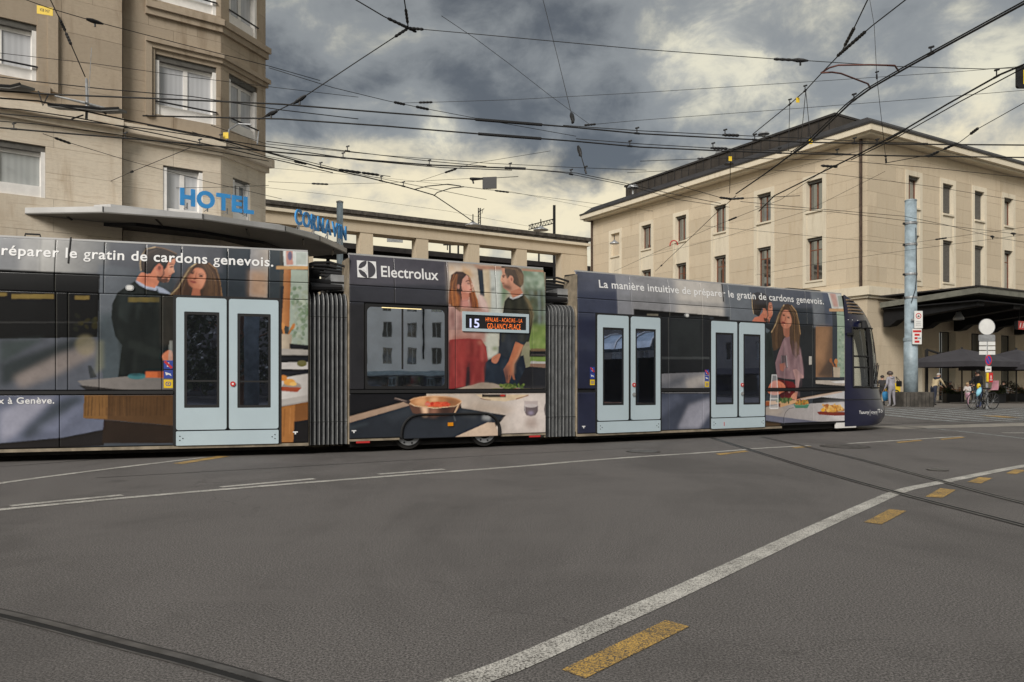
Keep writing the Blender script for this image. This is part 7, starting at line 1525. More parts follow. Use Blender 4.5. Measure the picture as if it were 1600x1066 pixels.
wire('thin wire crossing the station front under the eaves', [(925,345),(1100,301),(1240,262),(1360,232)], 8.8, 0.004)
wire('faint level wire across the right part of the station front', [(1100,353),(1300,372),(1416,381),(1520,366),(1640,350)], 6.5, 0.004, fit=[('insul',1470,373,0,0.4)])
wire('faint lower wire across the right part of the station front', [(1180,430),(1300,408),(1440,388),(1640,362)], 6.0, 0.004)
wire('insulated black rod beside the station corner', [(1283,259),(1296,260),(1310,258)], 6.1, 0.012, fit=[('insul',1296,260,0,0.4)])
wire('slim hanger with yellow tag left of the crossing wires', [(1141,238,6.2),(1141,270,5.9),(1140,302,5.7)], 6, 0.006, fit=[('tag',1136,241,6.2)])
for k, (a, b, lb) in enumerate((((1234,164,7.0),(1232,236,5.85),'left V-shaped dropper below the stay wire'), ((1259,142,7.0),(1251,224,5.85),'middle V-shaped dropper below the stay wire'), ((1259,142,7.0),(1267,222,5.85),'right V-shaped dropper below the stay wire'))):
    wire(lb, [a, b], 6, 0.005, fit=[('tag',1265,206,6.0)] if k == 2 else ())
# section insulator boards in front of the hotel
def board(label, pts, z, arm=None):
    P = [atz(a, b, z) for a, b in pts]; o = tag(link('section_insulator', MB().prism([(0, 0)], 0, 0).mesh() if False else None, None, None, T(P[0])), label, 'insulator', 'section insulators')
    a, b = P[0], P[-1]; d = (b-a).normalized(); q = Vector((-d.y, d.x, 0))*0.22; mb = MB(); n = len(P)
    mb.v = [tuple(p-q) for p in P]+[tuple(p+q+Vector((0, 0, 0.10))) for p in P]+[tuple(p-q-Vector((0, 0, 0.04))) for p in P]+[tuple(p+q+Vector((0, 0, 0.06))) for p in P]
    for i in range(n-1): mb.f += [(i, i+1, n+i+1, n+i), (2*n+i+1, 2*n+i, 3*n+i, 3*n+i+1), (i+1, i, 2*n+i, 2*n+i+1), (n+i, n+i+1, 3*n+i+1, 3*n+i)]
    mb.f += [(0, n, 3*n, 2*n), (n-1, 2*n-1+n, 4*n-1, 2*n-1)]
    obj('board', mb, MT['soffit'], o, Matrix()); obj('edge_bar', MB().tube([p-q for p in P], 0.022, 5), MT['insul'], o, Matrix())
    return o
board('grey section insulator board hanging before the hotel belt, right one', [(83,170),(137,174),(165,177),(192,176)], 5.85); board('grey section insulator board at the left picture edge', [(-40,137),(0,141),(28,143),(43,139.5)], 5.85)
pa_ = thing('pull_off_bracket', 'white insulated pull-off rod with upright post before the hotel pillar', 'bracket', T(atz(136, 160, 6.1)))
obj('rod', MB().tube([atz(86,150,6.1), atz(133,161,6.0), atz(140,163,6.0), atz(190,176,5.9)], [0.014, 0.024, 0.024, 0.014], 8), MT['bellow_edge'], pa_, Matrix())
obj('upright', MB().tube([atz(135,124,6.7), atz(136,160,6.1), atz(135,186,5.75)], 0.022, 8), MT['grey_metal'], pa_, Matrix()); obj('stay_rod', MB().tube([atz(143,75,7.4), atz(138,160,6.1)], 0.006, 6), MT['bellow_edge'], pa_, Matrix())
obj('v_hanger', MB().tube([atz(60,143,6.1), atz(67,165,5.8), atz(76,147,6.1)], 0.014, 6).tube([atz(140,165,6.0), atz(166,178,5.85)], 0.016, 6).tube([atz(130,180,5.8), atz(112,186,5.75)], 0.014, 6), MT['insul'], pa_, Matrix())
yp = thing('warning_plate', 'small yellow plate hanging on the wire at the top left', 'plate', T(atz(70.5, 17, 8.25)))
pz = atz(70.5, 16.5, 8.25); s_ = pz.y/FPX; obj('plate', MB().prism([(-12.5*s_, 8*s_), (12.5*s_, 3.5*s_), (12.5*s_, -9*s_), (-12.5*s_, -5*s_)], -0.01, 0.0, 'y'), MT['sign_yellow'], yp, T(pz)); me = text_mesh('ICB 14.7', 0.01); co = mesh_co(me); x = (co[:, 0]/co[:, 0].max()-0.5)*15*s_; set_co(me, np.stack([x, 0*x-0.013, (co[:, 1]-0.3)*6*s_-0.2*x-0.6*s_], 1)); link('lettering', me, MT['black_metal'], yp, T(pz))
# anchor on the hotel wall
an = thing('wall_anchor', 'small dark wire anchor on the hotel base wall', 'anchor', T(atz(142, 297, 6.9))); obj('eye_bolt', MB().tube([atz(142,297,6.9), atz(142,297,6.9)+Vector((-0.6, 1.1, 0))], 0.035, 8), MT['insul'], an, Matrix())
# wire lamp clamps on the hotel corner
cl = thing('corner_bracket', 'dark wire bracket fixed on the hotel corner below the windows', 'bracket', T(atz(352, 205, 6.3))); obj('arm', MB().tube([atz(354,222,5.9), atz(358,203,6.2), atz(372,194,6.4), atz(392,195,6.4)], 0.018, 6).tube([atz(402,225,5.9), atz(404,206,6.3)], 0.016, 6), MT['grey_metal'], cl, Matrix()); obj('yellow_tag', MB().box(-0.05, 0.05, -0.01, 0.01, -0.06, 0.06), MT['sign_yellow'], cl, T(atz(353, 212, 6.0)))
# black hanging sign board in the middle of the sky
sb = thing('hanging_sign', 'small black sign board hanging from the wires in mid sky', 'sign', T(atz(765, 286, 7.4))); p = atz(765, 286, 7.4); k = p.y/FPX
obj('board', MB().box(-11*k, 11*k, -0.03, 0.03, -9*k, 9*k), MT['insul'], sb, T(p) @ RZ(-0.15)); obj('holder', MB().tube([(-31*k, 0, 7*k), (-27*k, 0, 6*k), (-11*k, 0, 6.5*k)], [0.03, 0.055, 0.03], 8).tube([(-27*k, 0, 6*k), (-25*k, 0, -1*k)], 0.025, 6), MT['insul'], sb, T(p)); obj('stay', MB().tube([(11*k, 0, 8*k), (45*k, 0, 10*k)], 0.01, 5), MT['insul'], sb, T(p))
# black number board at the right edge
nb = thing('line_sign', 'black board with yellow numerals cut by the right picture edge', 'sign', T(atz(1606, 121, 7.2))); p = atz(1607, 121, 7.2); k = p.y/FPX
obj('board', MB().prism(rrect(-19*k, 40*k, -17*k, 17*k, 4*k), -0.03, 0.03, 'y'), MT['insul'], nb, T(p))
me = text_mesh('15', 0.03); co = mesh_co(me); set_co(me, np.stack([(co[:, 0])*30*k-15*k, 0*co[:, 0]-0.034, (co[:, 1]-0.36)*30*k], 1)); link('numerals', me, MT['sign_yellow'], nb, T(p))
obj('hanger', MB().tube([(0, 0, 17*k), (0, 0, 1.2)], 0.012, 6), MT['insul'], nb, T(p))
# ================================================================ street furniture at the station
mastp = Vector(((1423-800)/FPX*36.4, 36.4, PV)); mk = 36.4/FPX
ms_ = thing('catenary_mast', 'thick pale blue steel mast standing in a dark plinth by the cafe', 'mast', T(mastp))
obj('shaft', MB().tube([(0, 0, 0.5), (0, 0, 3.2), (0, 0, 3.21), (0, 0, 9.7)], [0.315, 0.305, 0.275, 0.255], 20), MT['pole_blue'], ms_, T(mastp), True); obj('collar', MB().lathe([(0.33, 3.1), (0.33, 3.25), (0.28, 3.27)], n=20), MT['pole_blue'], ms_, T(mastp)); obj('cap', MB().lathe([(0.27, 9.7), (0.27, 9.75), (0.1, 9.8)], n=16), MT['pole_blue'], ms_, T(mastp))
for z in (5.1, 6.2, 7.6, 8.6): obj('band', MB().lathe([(0.29, z), (0.295, z+0.07), (0.29, z+0.1)], n=20), MT['grey_metal'], ms_, T(mastp)); obj('band_bolt', MB().box(-0.36, -0.27, -0.05, 0.05, z, z+0.09), MT['insul'], ms_, T(mastp))
obj('cable', MB().tube([(0.1, -0.27, 8.4), (0.13, -0.30, 6.2), (0.05, -0.32, 5.5), (-0.12, -0.30, 4.9)], 0.018, 6), MT['insul'], ms_, T(mastp))
obj('plinth', MB().prism(rrect(-0.62, 0.82, -0.6, 0.75, 0.08), 0, 0.70), MT['concrete'], ms_, T(mastp))
for k in range(8): obj('plinth_joint', MB().box(-0.52+k*0.18, -0.505+k*0.18, -0.608, -0.602, 0.02, 0.66), MT['groove'], ms_, T(mastp))
def plate_sign(name, label, px0, px1, py0, py1, Y, m, parts):
    c = atY((px0+px1)/2, (py0+py1)/2, Y); k = Y/FPX; w = (px1-px0)/2*k; h = (py1-py0)/2*k
    o = thing(name, label, 'sign', T(c)); obj('plate', MB().prism(rrect(-w, w, -h, h, min(w, h)*0.12), -0.012, 0.012, 'y'), MT[m], o, T(c)); parts(o, T(c), w, h); return o
def ringp(r0, r1, n=24, y0=-0.018, y1=-0.0125, cz=0.0): return ring([(r0*math.cos(2*math.pi*q/n), cz+r0*math.sin(2*math.pi*q/n)) for q in range(n)], [(r1*math.cos(2*math.pi*q/n), cz+r1*math.sin(2*math.pi*q/n)) for q in range(n)], y0, y1)
def s1(o, M, w, h):
    obj('red_ring', ringp(w*0.68, w*0.5, cz=h*0.42), MT['sign_red'], o, M); mb = MB().box(-w*0.22, w*0.22, -0.017, -0.0125, h*0.36, h*0.44).box(-w*0.05, w*0.05, -0.017, -0.0125, h*0.28, h*0.56).box(-w*0.25, -w*0.12, -0.017, -0.0125, h*0.30, h*0.36).box(w*0.12, w*0.25, -0.017, -0.0125, h*0.30, h*0.36); obj('pictogram', mb, MT['black_metal'], o, M)
    tx_ = MB()
    for k in range(3): tx_.box(-w*0.6, w*0.6, -0.016, -0.0125, -h*(0.25+0.2*k)-h*0.02, -h*(0.25+0.2*k)+h*0.02)
    obj('small_print', tx_, MT['grey_metal'], o, M); obj('arm', MB().box(-w-0.12, -w, -0.01, 0.05, -0.04, 0.04), MT['grey_metal'], o, M)
plate_sign('traffic_sign', 'white sign plate with red ring fixed on the blue mast', 1428.5, 1441.5, 486, 513, 36.0, 'sign_white', s1)
def s2(o, M, w, h):
    for k, (a, b) in enumerate(((-0.9, 0.9), (-0.55, 0.55), (-0.55, 0.1), (-0.55, 0.5))): obj('red_strip', MB().box(a*w, b*w, -0.017, -0.0125, h*(0.68-0.45*k)-h*0.14, h*(0.68-0.45*k)+h*0.14), MT['sign_red'], o, M)
    obj('blue_strip', MB().box(w*0.2, w*0.85, -0.017, -0.0125, -h*0.22-h*0.1, -h*0.22+h*0.1), MT['pole_blue'], o, M); obj('arm', MB().box(-w*0.3, w*0.1, 0.012, 0.05, -0.04, 0.04), MT['grey_metal'], o, M)
plate_sign('information_board', 'small board with red strips below the ring sign on the blue mast', 1425.5, 1440, 514, 538, 36.0, 'sign_white', s2)
# sign post with white disc
SY = 33.0; k = SY/FPX; sp = atY(1542, 600, SY); sp = Vector((sp.x, sp.y, PV))
po = thing('sign_post', 'grey post carrying a white disc, direction plates and a no-parking sign', 'sign', T(sp)); zt_ = CH+(HZ-511)*k
obj('post', MB().tube([(0, 0, 0), (0, 0, zt_-PV)], 0.055, 10), MT['grey_metal'], po, T(sp))
def pp(name, cx, cy, m, mb, dy=-0.07): return obj(name, mb, MT[m], po, T(Vector(((cx-800)/FPX*SY, SY+dy, CH+(HZ-cy)*k))))
d1 = pp('round_plate', 1540.5, 511, 'sign_white', MB().disc((0, 0, 0), 12.7*k, n=28, th=0.02)); pp('plate_rim', 1540.5, 511, 'grey_metal', ringp(12.9*k, 12.2*k, 28, -0.004, 0.024))
pp('direction_plate', 1540.5, 528.5, 'grey_metal', MB().prism(rrect(-13*k, 13*k, -5.2*k, 5.2*k, 2*k), 0, 0.02, 'y'))
for cx in (1534.6, 1548): 
    for cy in (537, 544.2, 551.5): pp('small_plate', cx, cy, 'sign_white', MB().box(-5.8*k, 5.8*k, 0, 0.02, -2.9*k, 2.9*k), -0.06)
n1 = pp('no_parking_disc', 1543, 563, 'sign_bluedark', MB().prism([(5*k*math.cos(2*math.pi*q/24), 8.2*k*math.sin(2*math.pi*q/24)) for q in range(24)], 0, 0.02, 'y'))
e_ = lambda a, b: [(a*k*math.cos(2*math.pi*q/24), b*k*math.sin(2*math.pi*q/24)) for q in range(24)]
pp('red_ring', 1543, 563, 'sign_red', ring(e_(5.1, 8.3), e_(3.9, 6.4), -0.008, -0.002)); pp('red_slash', 1543, 563, 'sign_red', MB().prism([(-3*k, 5*k), (-2*k, 5.4*k), (3*k, -5*k), (2*k, -5.4*k)], -0.008, -0.002, 'y'))
pp('white_plate', 1542.8, 577, 'sign_white', MB().box(-4.6*k, 4.6*k, 0, 0.02, -4.4*k, 4.4*k)); pp('arrow_mark', 1542.8, 577, 'black_metal', MB().box(-3*k, 3*k, -0.006, -0.001, -0.8*k, 0.8*k))
pp('yellow_box', 1541, 589.5, 'sign_yellow', MB().box(-1.6*k, 1.2*k, -0.02, 0.05, -7*k, 7*k), -0.1); pp('red_box', 1545.6, 590, 'sign_red', MB().box(-3.2*k, 3.2*k, -0.02, 0.06, -7.4*k, 7.4*k), -0.1); pp('white_mark', 1545.6, 591, 'sign_white', MB().box(-0.6*k, 0.6*k, -0.03, -0.021, -1*k, 4*k).box(-1.8*k, 1.8*k, -0.03, -0.021, -3.4*k, -2.2*k), -0.1)
# parasols
def parasol(label, px, py_edge, py_top, Y, half, rot):
    c = atY(px, py_edge, Y); top = CH+(HZ-py_top)/FPX*Y; M = T((c.x, c.y, PV)) @ RZ(rot); ze = c.z-PV; zt = top-PV
    o = thing('parasol', label, 'parasol', M, 'cafe parasols'); h = half; mb = MB(); n = 6
    cs = [(-h, -h), (h, -h), (h, h), (-h, h)]
    for s in range(4):
        a, b = cs[s], cs[(s+1) % 4]; g = MB(); m = 5
        for j in range(m+1):
            f = 1-j/m
            for i in range(n+1):
                u = i/n; x = (a[0]*(1-u)+b[0]*u)*f; y = (a[1]*(1-u)+b[1]*u)*f
                g.v.append((x, y, ze+(zt-ze)*(1-f)**0.85-0.05*f*math.sin(math.pi*u)*(f > 0.99)))
        for j in range(m):
            for i in range(n): g.f.append((j*(n+1)+i, j*(n+1)+i+1, (j+1)*(n+1)+i+1, (j+1)*(n+1)+i))
        obj('canopy_panel', g, MT['fabric_dark'], o, M, True)
        v = MB()
        for i in range(n):
            u0, u1 = i/n, (i+1)/n; p = lambda u: (a[0]*(1-u)+b[0]*u, a[1]*(1-u)+b[1]*u); q0, q1 = p(u0), p(u1)
            v.quad((*q0, ze-0.28), (*q1, ze-0.28), (*q1, ze-0.002), (*q0, ze-0.002))
        obj('valance', v, MT['fabric_dark'], o, M)
        obj('rib', MB().tube([(a[0]*0.98, a[1]*0.98, ze-0.03), (0, 0, zt-0.04)], 0.02, 5), MT['black_metal'], o, M)
    obj('pole', MB().tube([(0, 0, 0), (0, 0, zt)], 0.04, 8), MT['black_metal'], o, M); obj('foot', MB().box(-0.4, 0.4, -0.4, 0.4, 0, 0.08), MT['concrete'], o, M); obj('finial', MB().lathe([(0.06, zt), (0.05, zt+0.06), (0.01, zt+0.1)], n=8), MT['black_metal'], o, M)
parasol('dark grey parasol in front of the cafe, nearer the mast', 1503, 566, 545, 42, 1.95, 0.42); parasol('dark grey parasol at the right edge, behind the sign post', 1588, 571, 546, 43, 2.0, 0.42)
gp = thing('parasol_mast', 'dark angled parasol arm standing beside the blue mast', 'post', T(atY(1448.5, 628, 43))); p = atY(1448.5, 600, 43); zt_ = atY(1448, 546, 43).z; obj('post', MB().box(p.x-0.07, p.x+0.07, p.y, p.y+0.12, PV, zt_), MT['black_metal'], gp, Matrix()); q = atY(1470, 553, 43); obj('arm', MB().tube([(p.x, p.y+0.06, zt_), (q.x, q.y+0.06, q.z)], 0.06, 6), MT['black_metal'], gp, Matrix())
# cafe chairs
def chair(M, label):
    o = thing('cafe_chair', label, 'chair', M, 'cafe chairs')
    obj('seat', MB().box(-0.22, 0.22, -0.21, 0.21, 0.43, 0.46), MT['chair_wood'], o, M)
    for k in range(3): obj('back_slat', MB().box(-0.2, 0.2, 0.20, 0.22, 0.58+0.1*k, 0.66+0.1*k), MT['chair_wood'], o, M)
    for sx in (-1, 1):
        obj('leg', MB().tube([(sx*0.22, -0.2, 0), (sx*0.22, -0.2, 0.65)], 0.014, 6), MT['grey_metal'], o, M); obj('leg', MB().tube([(sx*0.22, 0.22, 0), (sx*0.22, 0.21, 0.9)], 0.014, 6), MT['grey_metal'], o, M); obj('armrest', MB().tube([(sx*0.22, -0.2, 0.65), (sx*0.22, 0.21, 0.66)], 0.016, 6), MT['grey_metal'], o, M)
    return o
cpos = [(1463, 629.5, 0.4, 'wooden cafe chair nearest the blue mast'), (1474, 628.5, 2.6, 'second wooden cafe chair right of the blue mast'), (1581, 627.5, 0.8, 'wooden cafe chair behind the right planter'), (1592, 628, 2.9, 'wooden cafe chair at the right picture edge'), (1524, 627, 1.4, 'wooden cafe chair half hidden behind the girl'), (1497, 625.5, 3.4, 'wooden cafe chair deep under the near parasol beside the round table'), (1557, 626.5, 2.2, 'wooden cafe chair left of the planter behind the bicycle'), (1573, 625.5, 4.0, 'wooden cafe chair between the two right planters')]
for px, py, a, lb in cpos: p = atz(px, py, PV); chair(T(p) @ RZ(a), lb)
tb = atz(1488, 626.5, PV); tt = thing('cafe_table', 'small round cafe table under the near parasol', 'table', T(tb)); obj('top', MB().lathe([(0.4, 0.72), (0.4, 0.75)], n=18), MT['chair_wood'], tt, T(tb)); obj('stem', MB().tube([(0, 0, 0), (0, 0, 0.72)], 0.035, 8), MT['black_metal'], tt, T(tb)); obj('foot', MB().lathe([(0.24, 0), (0.22, 0.03)], n=14), MT['black_metal'], tt, T(tb))
# planters with shrubs
def planter(label, px0, px1, py, hpx, dry, seed):
    a, b = atz(px0, py, PV), atz(px1, py, PV); L = (b-a).length; M = T(a) @ RZ(math.atan2(b.y-a.y, b.x-a.x)); o = thing('planter', label, 'planter', M, 'cafe planters')
    obj('trough', MB().box(0, L, 0, 0.5, 0, 0.48).box(-0.02, L+0.02, -0.02, 0.52, 0.48, 0.52), MT['planter'], o, M); obj('soil', MB().box(0.03, L-0.03, 0.03, 0.47, 0.521, 0.53), MT['concrete'], o, M)
    r = random.Random(seed)
    def leaves(n, m, nm):
        mb = MB()
        for _ in range(n):
            x = r.uniform(0.0, L); top = 0.52+0.75*(0.55+0.45*math.sin(x*2.3+seed)); z = 0.5+(top-0.5)*r.random()**0.7; y = r.uniform(-0.05, 0.55); s = r.uniform(0.04, 0.085)
            d1 = Vector((r.uniform(-1, 1), r.uniform(-1, 1), r.uniform(-.4, 1))).normalized(); d2 = d1.orthogonal().normalized(); c = Vector((x, y, z)); mb.quad(c-d1*s, c+d2*s*0.45, c+d1*s, c-d2*s*0.45)
        obj(nm, mb, MT[m], o, M)['kind'] = 'stuff'
    leaves(1100, 'leaf', 'foliage')
    if dry: leaves(420, 'leaf_dry', 'foliage')
    st = MB()
    for _ in range(14): x = r.uniform(0.1, L-0.1); st.tube([(x, 0.25, 0.5), (x+r.uniform(-.1, .1), r.uniform(0.1, 0.4), r.uniform(0.8, 1.15))], 0.01, 4)
    obj('stems', st, MT['chair_wood'], o, M)
planter('black planter with green shrub right of the cafe chairs', 1479, 1507, 629.5, 0, False, 3); planter('black planter with shrub behind the bicycle', 1553, 1572, 630, 0, False, 5); planter('black planter with reddish shrub at the right edge', 1578, 1640, 629, 0, True, 8)
# ================================================================ people
def figure(name, label, M, joints, bones, mats, hair=None):
    """one skin of a body grown along bones; faces take the clothing of the nearest bone"""
    names = list(joints); me = bpy.data.meshes.new('body'); me.from_pydata([joints[n][0] for n in names], [(names.index(a), names.index(b)) for a, b, _ in bones], []); o = bpy.data.objects.new('body', me); col.objects.link(o)
    o.modifiers.new('Skin', 'SKIN'); sv = me.skin_vertices[0].data
    for i, n in enumerate(names): r = joints[n][1]; sv[i].radius = r if isinstance(r, tuple) else (r, r)
    sv[names.index('pelvis')].use_root = True
    ss = o.modifiers.new('Sub', 'SUBSURF'); ss.levels = 2; ss.render_levels = 2
    bpy.context.view_layer.update(); m2 = bpy.data.meshes.new_from_object(o.evaluated_get(bpy.context.evaluated_depsgraph_get())); bpy.data.objects.remove(o)
    m2.materials.clear(); ml = []
    for a, b, m in bones:
        if m not in ml: ml.append(m)
    for m in ml: m2.materials.append(mats[m])
    seg = [(Vector(joints[a][0]), Vector(joints[b][0]), ml.index(m)) for a, b, m in bones]
    for p in m2.polygons:
        c = p.center; best = (9e9, 0)
        for a, b, m in seg:
            t = max(0, min(1, (c-a).dot(b-a)/max(1e-9, (b-a).length_squared))); d = (a+(b-a)*t-c).length
            if d < best[0]: best = (d, m)
        p.material_index = best[1]; p.use_smooth = True
    root = tag(link(name, None, None, None, M), label, 'person'); link('body', m2, None, root, M)
    return root
def std(h=1.7, lean_=0.0, stride=0.12, arms='down', bulk=1.0, foot=1):
    s = h/1.7; f = lambda x, y, z: (x*s, y*s, z*s)
    ly = -lean_                                          # forward is -y
    J = {'pelvis': (f(0, 0, 0.95), (0.15*s*bulk, 0.11*s*bulk)), 'waist': (f(0, ly*0.25, 1.10), (0.14*s*bulk, 0.10*s*bulk)), 'chest': (f(0, ly*0.65, 1.32), (0.165*s*bulk, 0.115*s*bulk)), 'neck0': (f(0, ly*0.9, 1.45-0.12*abs(lean_)), (0.10*s, 0.075*s)), 'neck': (f(0, ly*1.0, 1.50-0.14*abs(lean_)), (0.055*s, 0.055*s)), 'head': (f(0, ly*1.08-0.02, 1.60-0.15*abs(lean_)), (0.082*s, 0.095*s)), 'crown': (f(0, ly*1.1-0.01, 1.67-0.16*abs(lean_)), (0.065*s, 0.075*s))}
    for q, sx in (('l', 1), ('r', -1)):
        st = stride*sx
        J['hip'+q] = (f(sx*0.09, 0, 0.88), 0.095*s*bulk); J['knee'+q] = (f(sx*0.10, -st*0.6-0.02, 0.48), 0.062*s*bulk); J['ankle'+q] = (f(sx*0.10, -st*0.9+0.03, 0.09), 0.042*s); J['toe'+q] = (f(sx*0.11, -st*0.9-0.14, 0.035), (0.036*s, 0.03*s))
        J['shoulder'+q] = (f(sx*0.17, ly*0.8, 1.40-0.10*abs(lean_)), 0.065*s*bulk)
        if arms == 'down' or (arms == 'mixed' and sx > 0): e = (sx*0.25, ly*0.7+0.03, 1.12-0.08*abs(lean_)); w = (sx*0.26, ly*0.7-0.10, 0.88-0.05*abs(lean_))
        elif arms == 'fold': e = (sx*0.23, ly*0.7-0.05, 1.12); w = (sx*0.06, ly*0.7-0.22, 1.18)
        else: e = (sx*0.22, ly*0.8-0.16, 1.15-0.1*abs(lean_)); w = (sx*0.14, ly*0.8-0.38, 1.02-0.1*abs(lean_))
        J['elbow'+q] = (f(*e), 0.048*s*bulk); J['wrist'+q] = (f(*w), 0.036*s); d = Vector(w)-Vector(e); d.normalize(); hnd = Vector(w)+d*0.09; J['hand'+q] = (f(*hnd), (0.036*s, 0.022*s)); tip = hnd+d*0.07; J['tip'+q] = (f(*tip), (0.026*s, 0.014*s)); th = Vector(w)+d*0.06+Vector((-sx*0.035, -0.02, 0)); J['thumb'+q] = (f(*th), 0.012*s)
    B = [('pelvis', 'waist', 'top'), ('waist', 'chest', 'top'), ('chest', 'neck0', 'top'), ('neck0', 'neck', 'skin'), ('neck', 'head', 'skin'), ('head', 'crown', 'skin')]
    for q in 'lr': B += [('pelvis', 'hip'+q, 'legs'), ('hip'+q, 'knee'+q, 'legs'), ('knee'+q, 'ankle'+q, 'legs'), ('ankle'+q, 'toe'+q, 'shoe'), ('chest', 'shoulder'+q, 'top'), ('shoulder'+q, 'elbow'+q, 'top'), ('elbow'+q, 'wrist'+q, 'top'), ('wrist'+q, 'hand'+q, 'skin'), ('hand'+q, 'tip'+q, 'skin'), ('wrist'+q, 'thumb'+q, 'skin')]
    return J, B
def cap_mesh(c, rx, ry, rz, cut=-0.15, back=0.0, n=14):
    mb = MB(); k = 7
    for j in range(k+1):
        a = math.asin(cut)+(math.pi/2-math.asin(cut))*j/k
        for i in range(n): w = 2*math.pi*i/n; mb.v.append((c[0]+rx*math.cos(a)*math.cos(w), c[1]+ry*math.cos(a)*math.sin(w), c[2]+rz*math.sin(a)-(back*max(0, math.sin(w)) if j == 0 else 0)))
    for j in range(k):
        for i in range(n): i2 = (i+1) % n; mb.f.append((j*n+i, j*n+i2, (j+1)*n+i2, (j+1)*n+i))
    return mb
def face(root, M, c, s):
    for sx in (-1, 1): obj('eye', MB().lathe([(0.006*s, -0.006*s), (0.011*s, 0), (0.006*s, 0.006*s)], (c[0]+sx*0.032*s, c[1]-0.088*s, c[2]+0.005*s), 8), MT['hair_d'], root, M)
    obj('nose', MB().tube([(c[0], c[1]-0.085*s, c[2]+0.01*s), (c[0], c[1]-0.112*s, c[2]-0.025*s)], [0.008*s, 0.014*s], 6), MT['skin'], root, M); obj('mouth', MB().box(c[0]-0.022*s, c[0]+0.022*s, c[1]-0.09*s, c[1]-0.082*s, c[2]-0.055*s, c[2]-0.047*s), MT['sign_red'], root, M)
C = lambda n, c, r=0.85: mat(n, c, r, var=0.15, vs_=7)
# person in grey tracksuit with helmet, back to the camera
M = T(atz(1393.5, 635.5, PV)) @ RZ(math.pi+0.25); J, Bn = std(1.66, 0.10, 0.05, 'mixed', 1.12); g1 = figure('person', 'person in pale grey tracksuit and round helmet, back turned, left of the mast', M, J, Bn, {'top': C('grey_fleece', (0.30, 0.29, 0.33)), 'legs': C('grey_joggers', (0.26, 0.25, 0.28)), 'shoe': C('white_shoes', (0.45, 0.44, 0.44)), 'skin': MT['skin']}); h = J['head'][0]; face(g1, M, h, 1); obj('helmet', cap_mesh((h[0], h[1], h[2]+0.03), 0.14, 0.15, 0.13, -0.45), C('helmet_brown', (0.06, 0.045, 0.04), 0.5), g1, M, True); obj('hood', MB().tube([(-0.11, J['neck0'][0][1]+0.06, 1.40), (0, J['neck0'][0][1]+0.11, 1.36), (0.11, J['neck0'][0][1]+0.06, 1.40)], 0.05, 8), bpy.data.materials['grey_fleece'], g1, M, True)
bgp = M @ T((-0.36, 0.05, 0)); bg_ = thing('shoulder_bag', 'small dark shoulder bag carried by the person in grey', 'bag', bgp); obj('pouch', MB().prism(rrect(-0.06, 0.06, 0.95, 1.22, 0.04), -0.12, 0.12, 'y'), MT['black_metal'], bg_, bgp); obj('strap', MB().tube([(0, -0.08, 1.2), (0.16, -0.02, 1.42), (0.2, 0.06, 1.42), (0, 0.08, 1.2)], 0.014, 5), MT['black_metal'], bg_, bgp)
# second person half hidden behind
M = T(atz(1386, 634, PV)+Vector((0, 0.5, 0))) @ RZ(2.6); J, Bn = std(1.5, 0.05, 0.05, 'down'); g2 = figure('person', 'person in dark clothes half hidden behind the person in grey', M, J, Bn, {'top': C('dark_coat', (0.03, 0.028, 0.03)), 'legs': C('dark_trousers', (0.025, 0.025, 0.03)), 'shoe': MT['black_metal'], 'skin': MT['skin']}); h = J['head'][0]; face(g2, M, h, 0.9); obj('hair', cap_mesh((h[0], h[1]+0.015, h[2]+0.02), 0.098, 0.112, 0.10, -0.2), MT['hair_d'], g2, M, True)
# blue child seat / bag beside them
p = atz(1382.5, 634.5, PV); bb_ = thing('blue_bag', 'bright blue bag hanging at the pushchair beside the tram nose', 'bag', T(p)); obj('body', MB().tube([(0, 0, 0.25), (0.03, 0, 0.40), (0.02, 0, 0.58), (0, 0, 0.70)], [0.07, 0.14, 0.15, 0.09], 10), C('blue_nylon', (0.05, 0.30, 0.62), 0.6), bb_, T(p), True); obj('handle', MB().tube([(-0.1, 0, 0.70), (-0.06, 0, 0.86), (0.06, 0, 0.86), (0.1, 0, 0.70)], 0.014, 6), MT['black_metal'], bb_, T(p))
# yellow letter box behind the mast
p = atz(1409, 630, PV)+Vector((0, 1.0, 0)); yb = thing('post_box', 'yellow post box with black horn mark left of the blue mast', 'box', T(p)); obj('cabinet', MB().prism(rrect(-0.36, 0.30, 0.45, 1.12, 0.05), -0.25, 0.25, 'y'), MT['sign_yellow'], yb, T(p)); obj('foot', MB().box(-0.2, 0.2, -0.15, 0.15, 0, 0.45), MT['black_metal'], yb, T(p)); obj('horn_mark', ring([(0.05+0.2*math.cos(math.pi*q/12), 0.55+0.2*math.sin(math.pi*q/12)) for q in range(13)], [(0.05+0.13*math.cos(math.pi*q/12), 0.55+0.13*math.sin(math.pi*q/12)) for q in range(13)], -0.256, -0.251), MT['black_metal'], yb, T(p)); obj('red_badge', MB().disc((-0.08, -0.257, 0.95), 0.06, n=12, th=0.005), MT['sign_red'], yb, T(p))
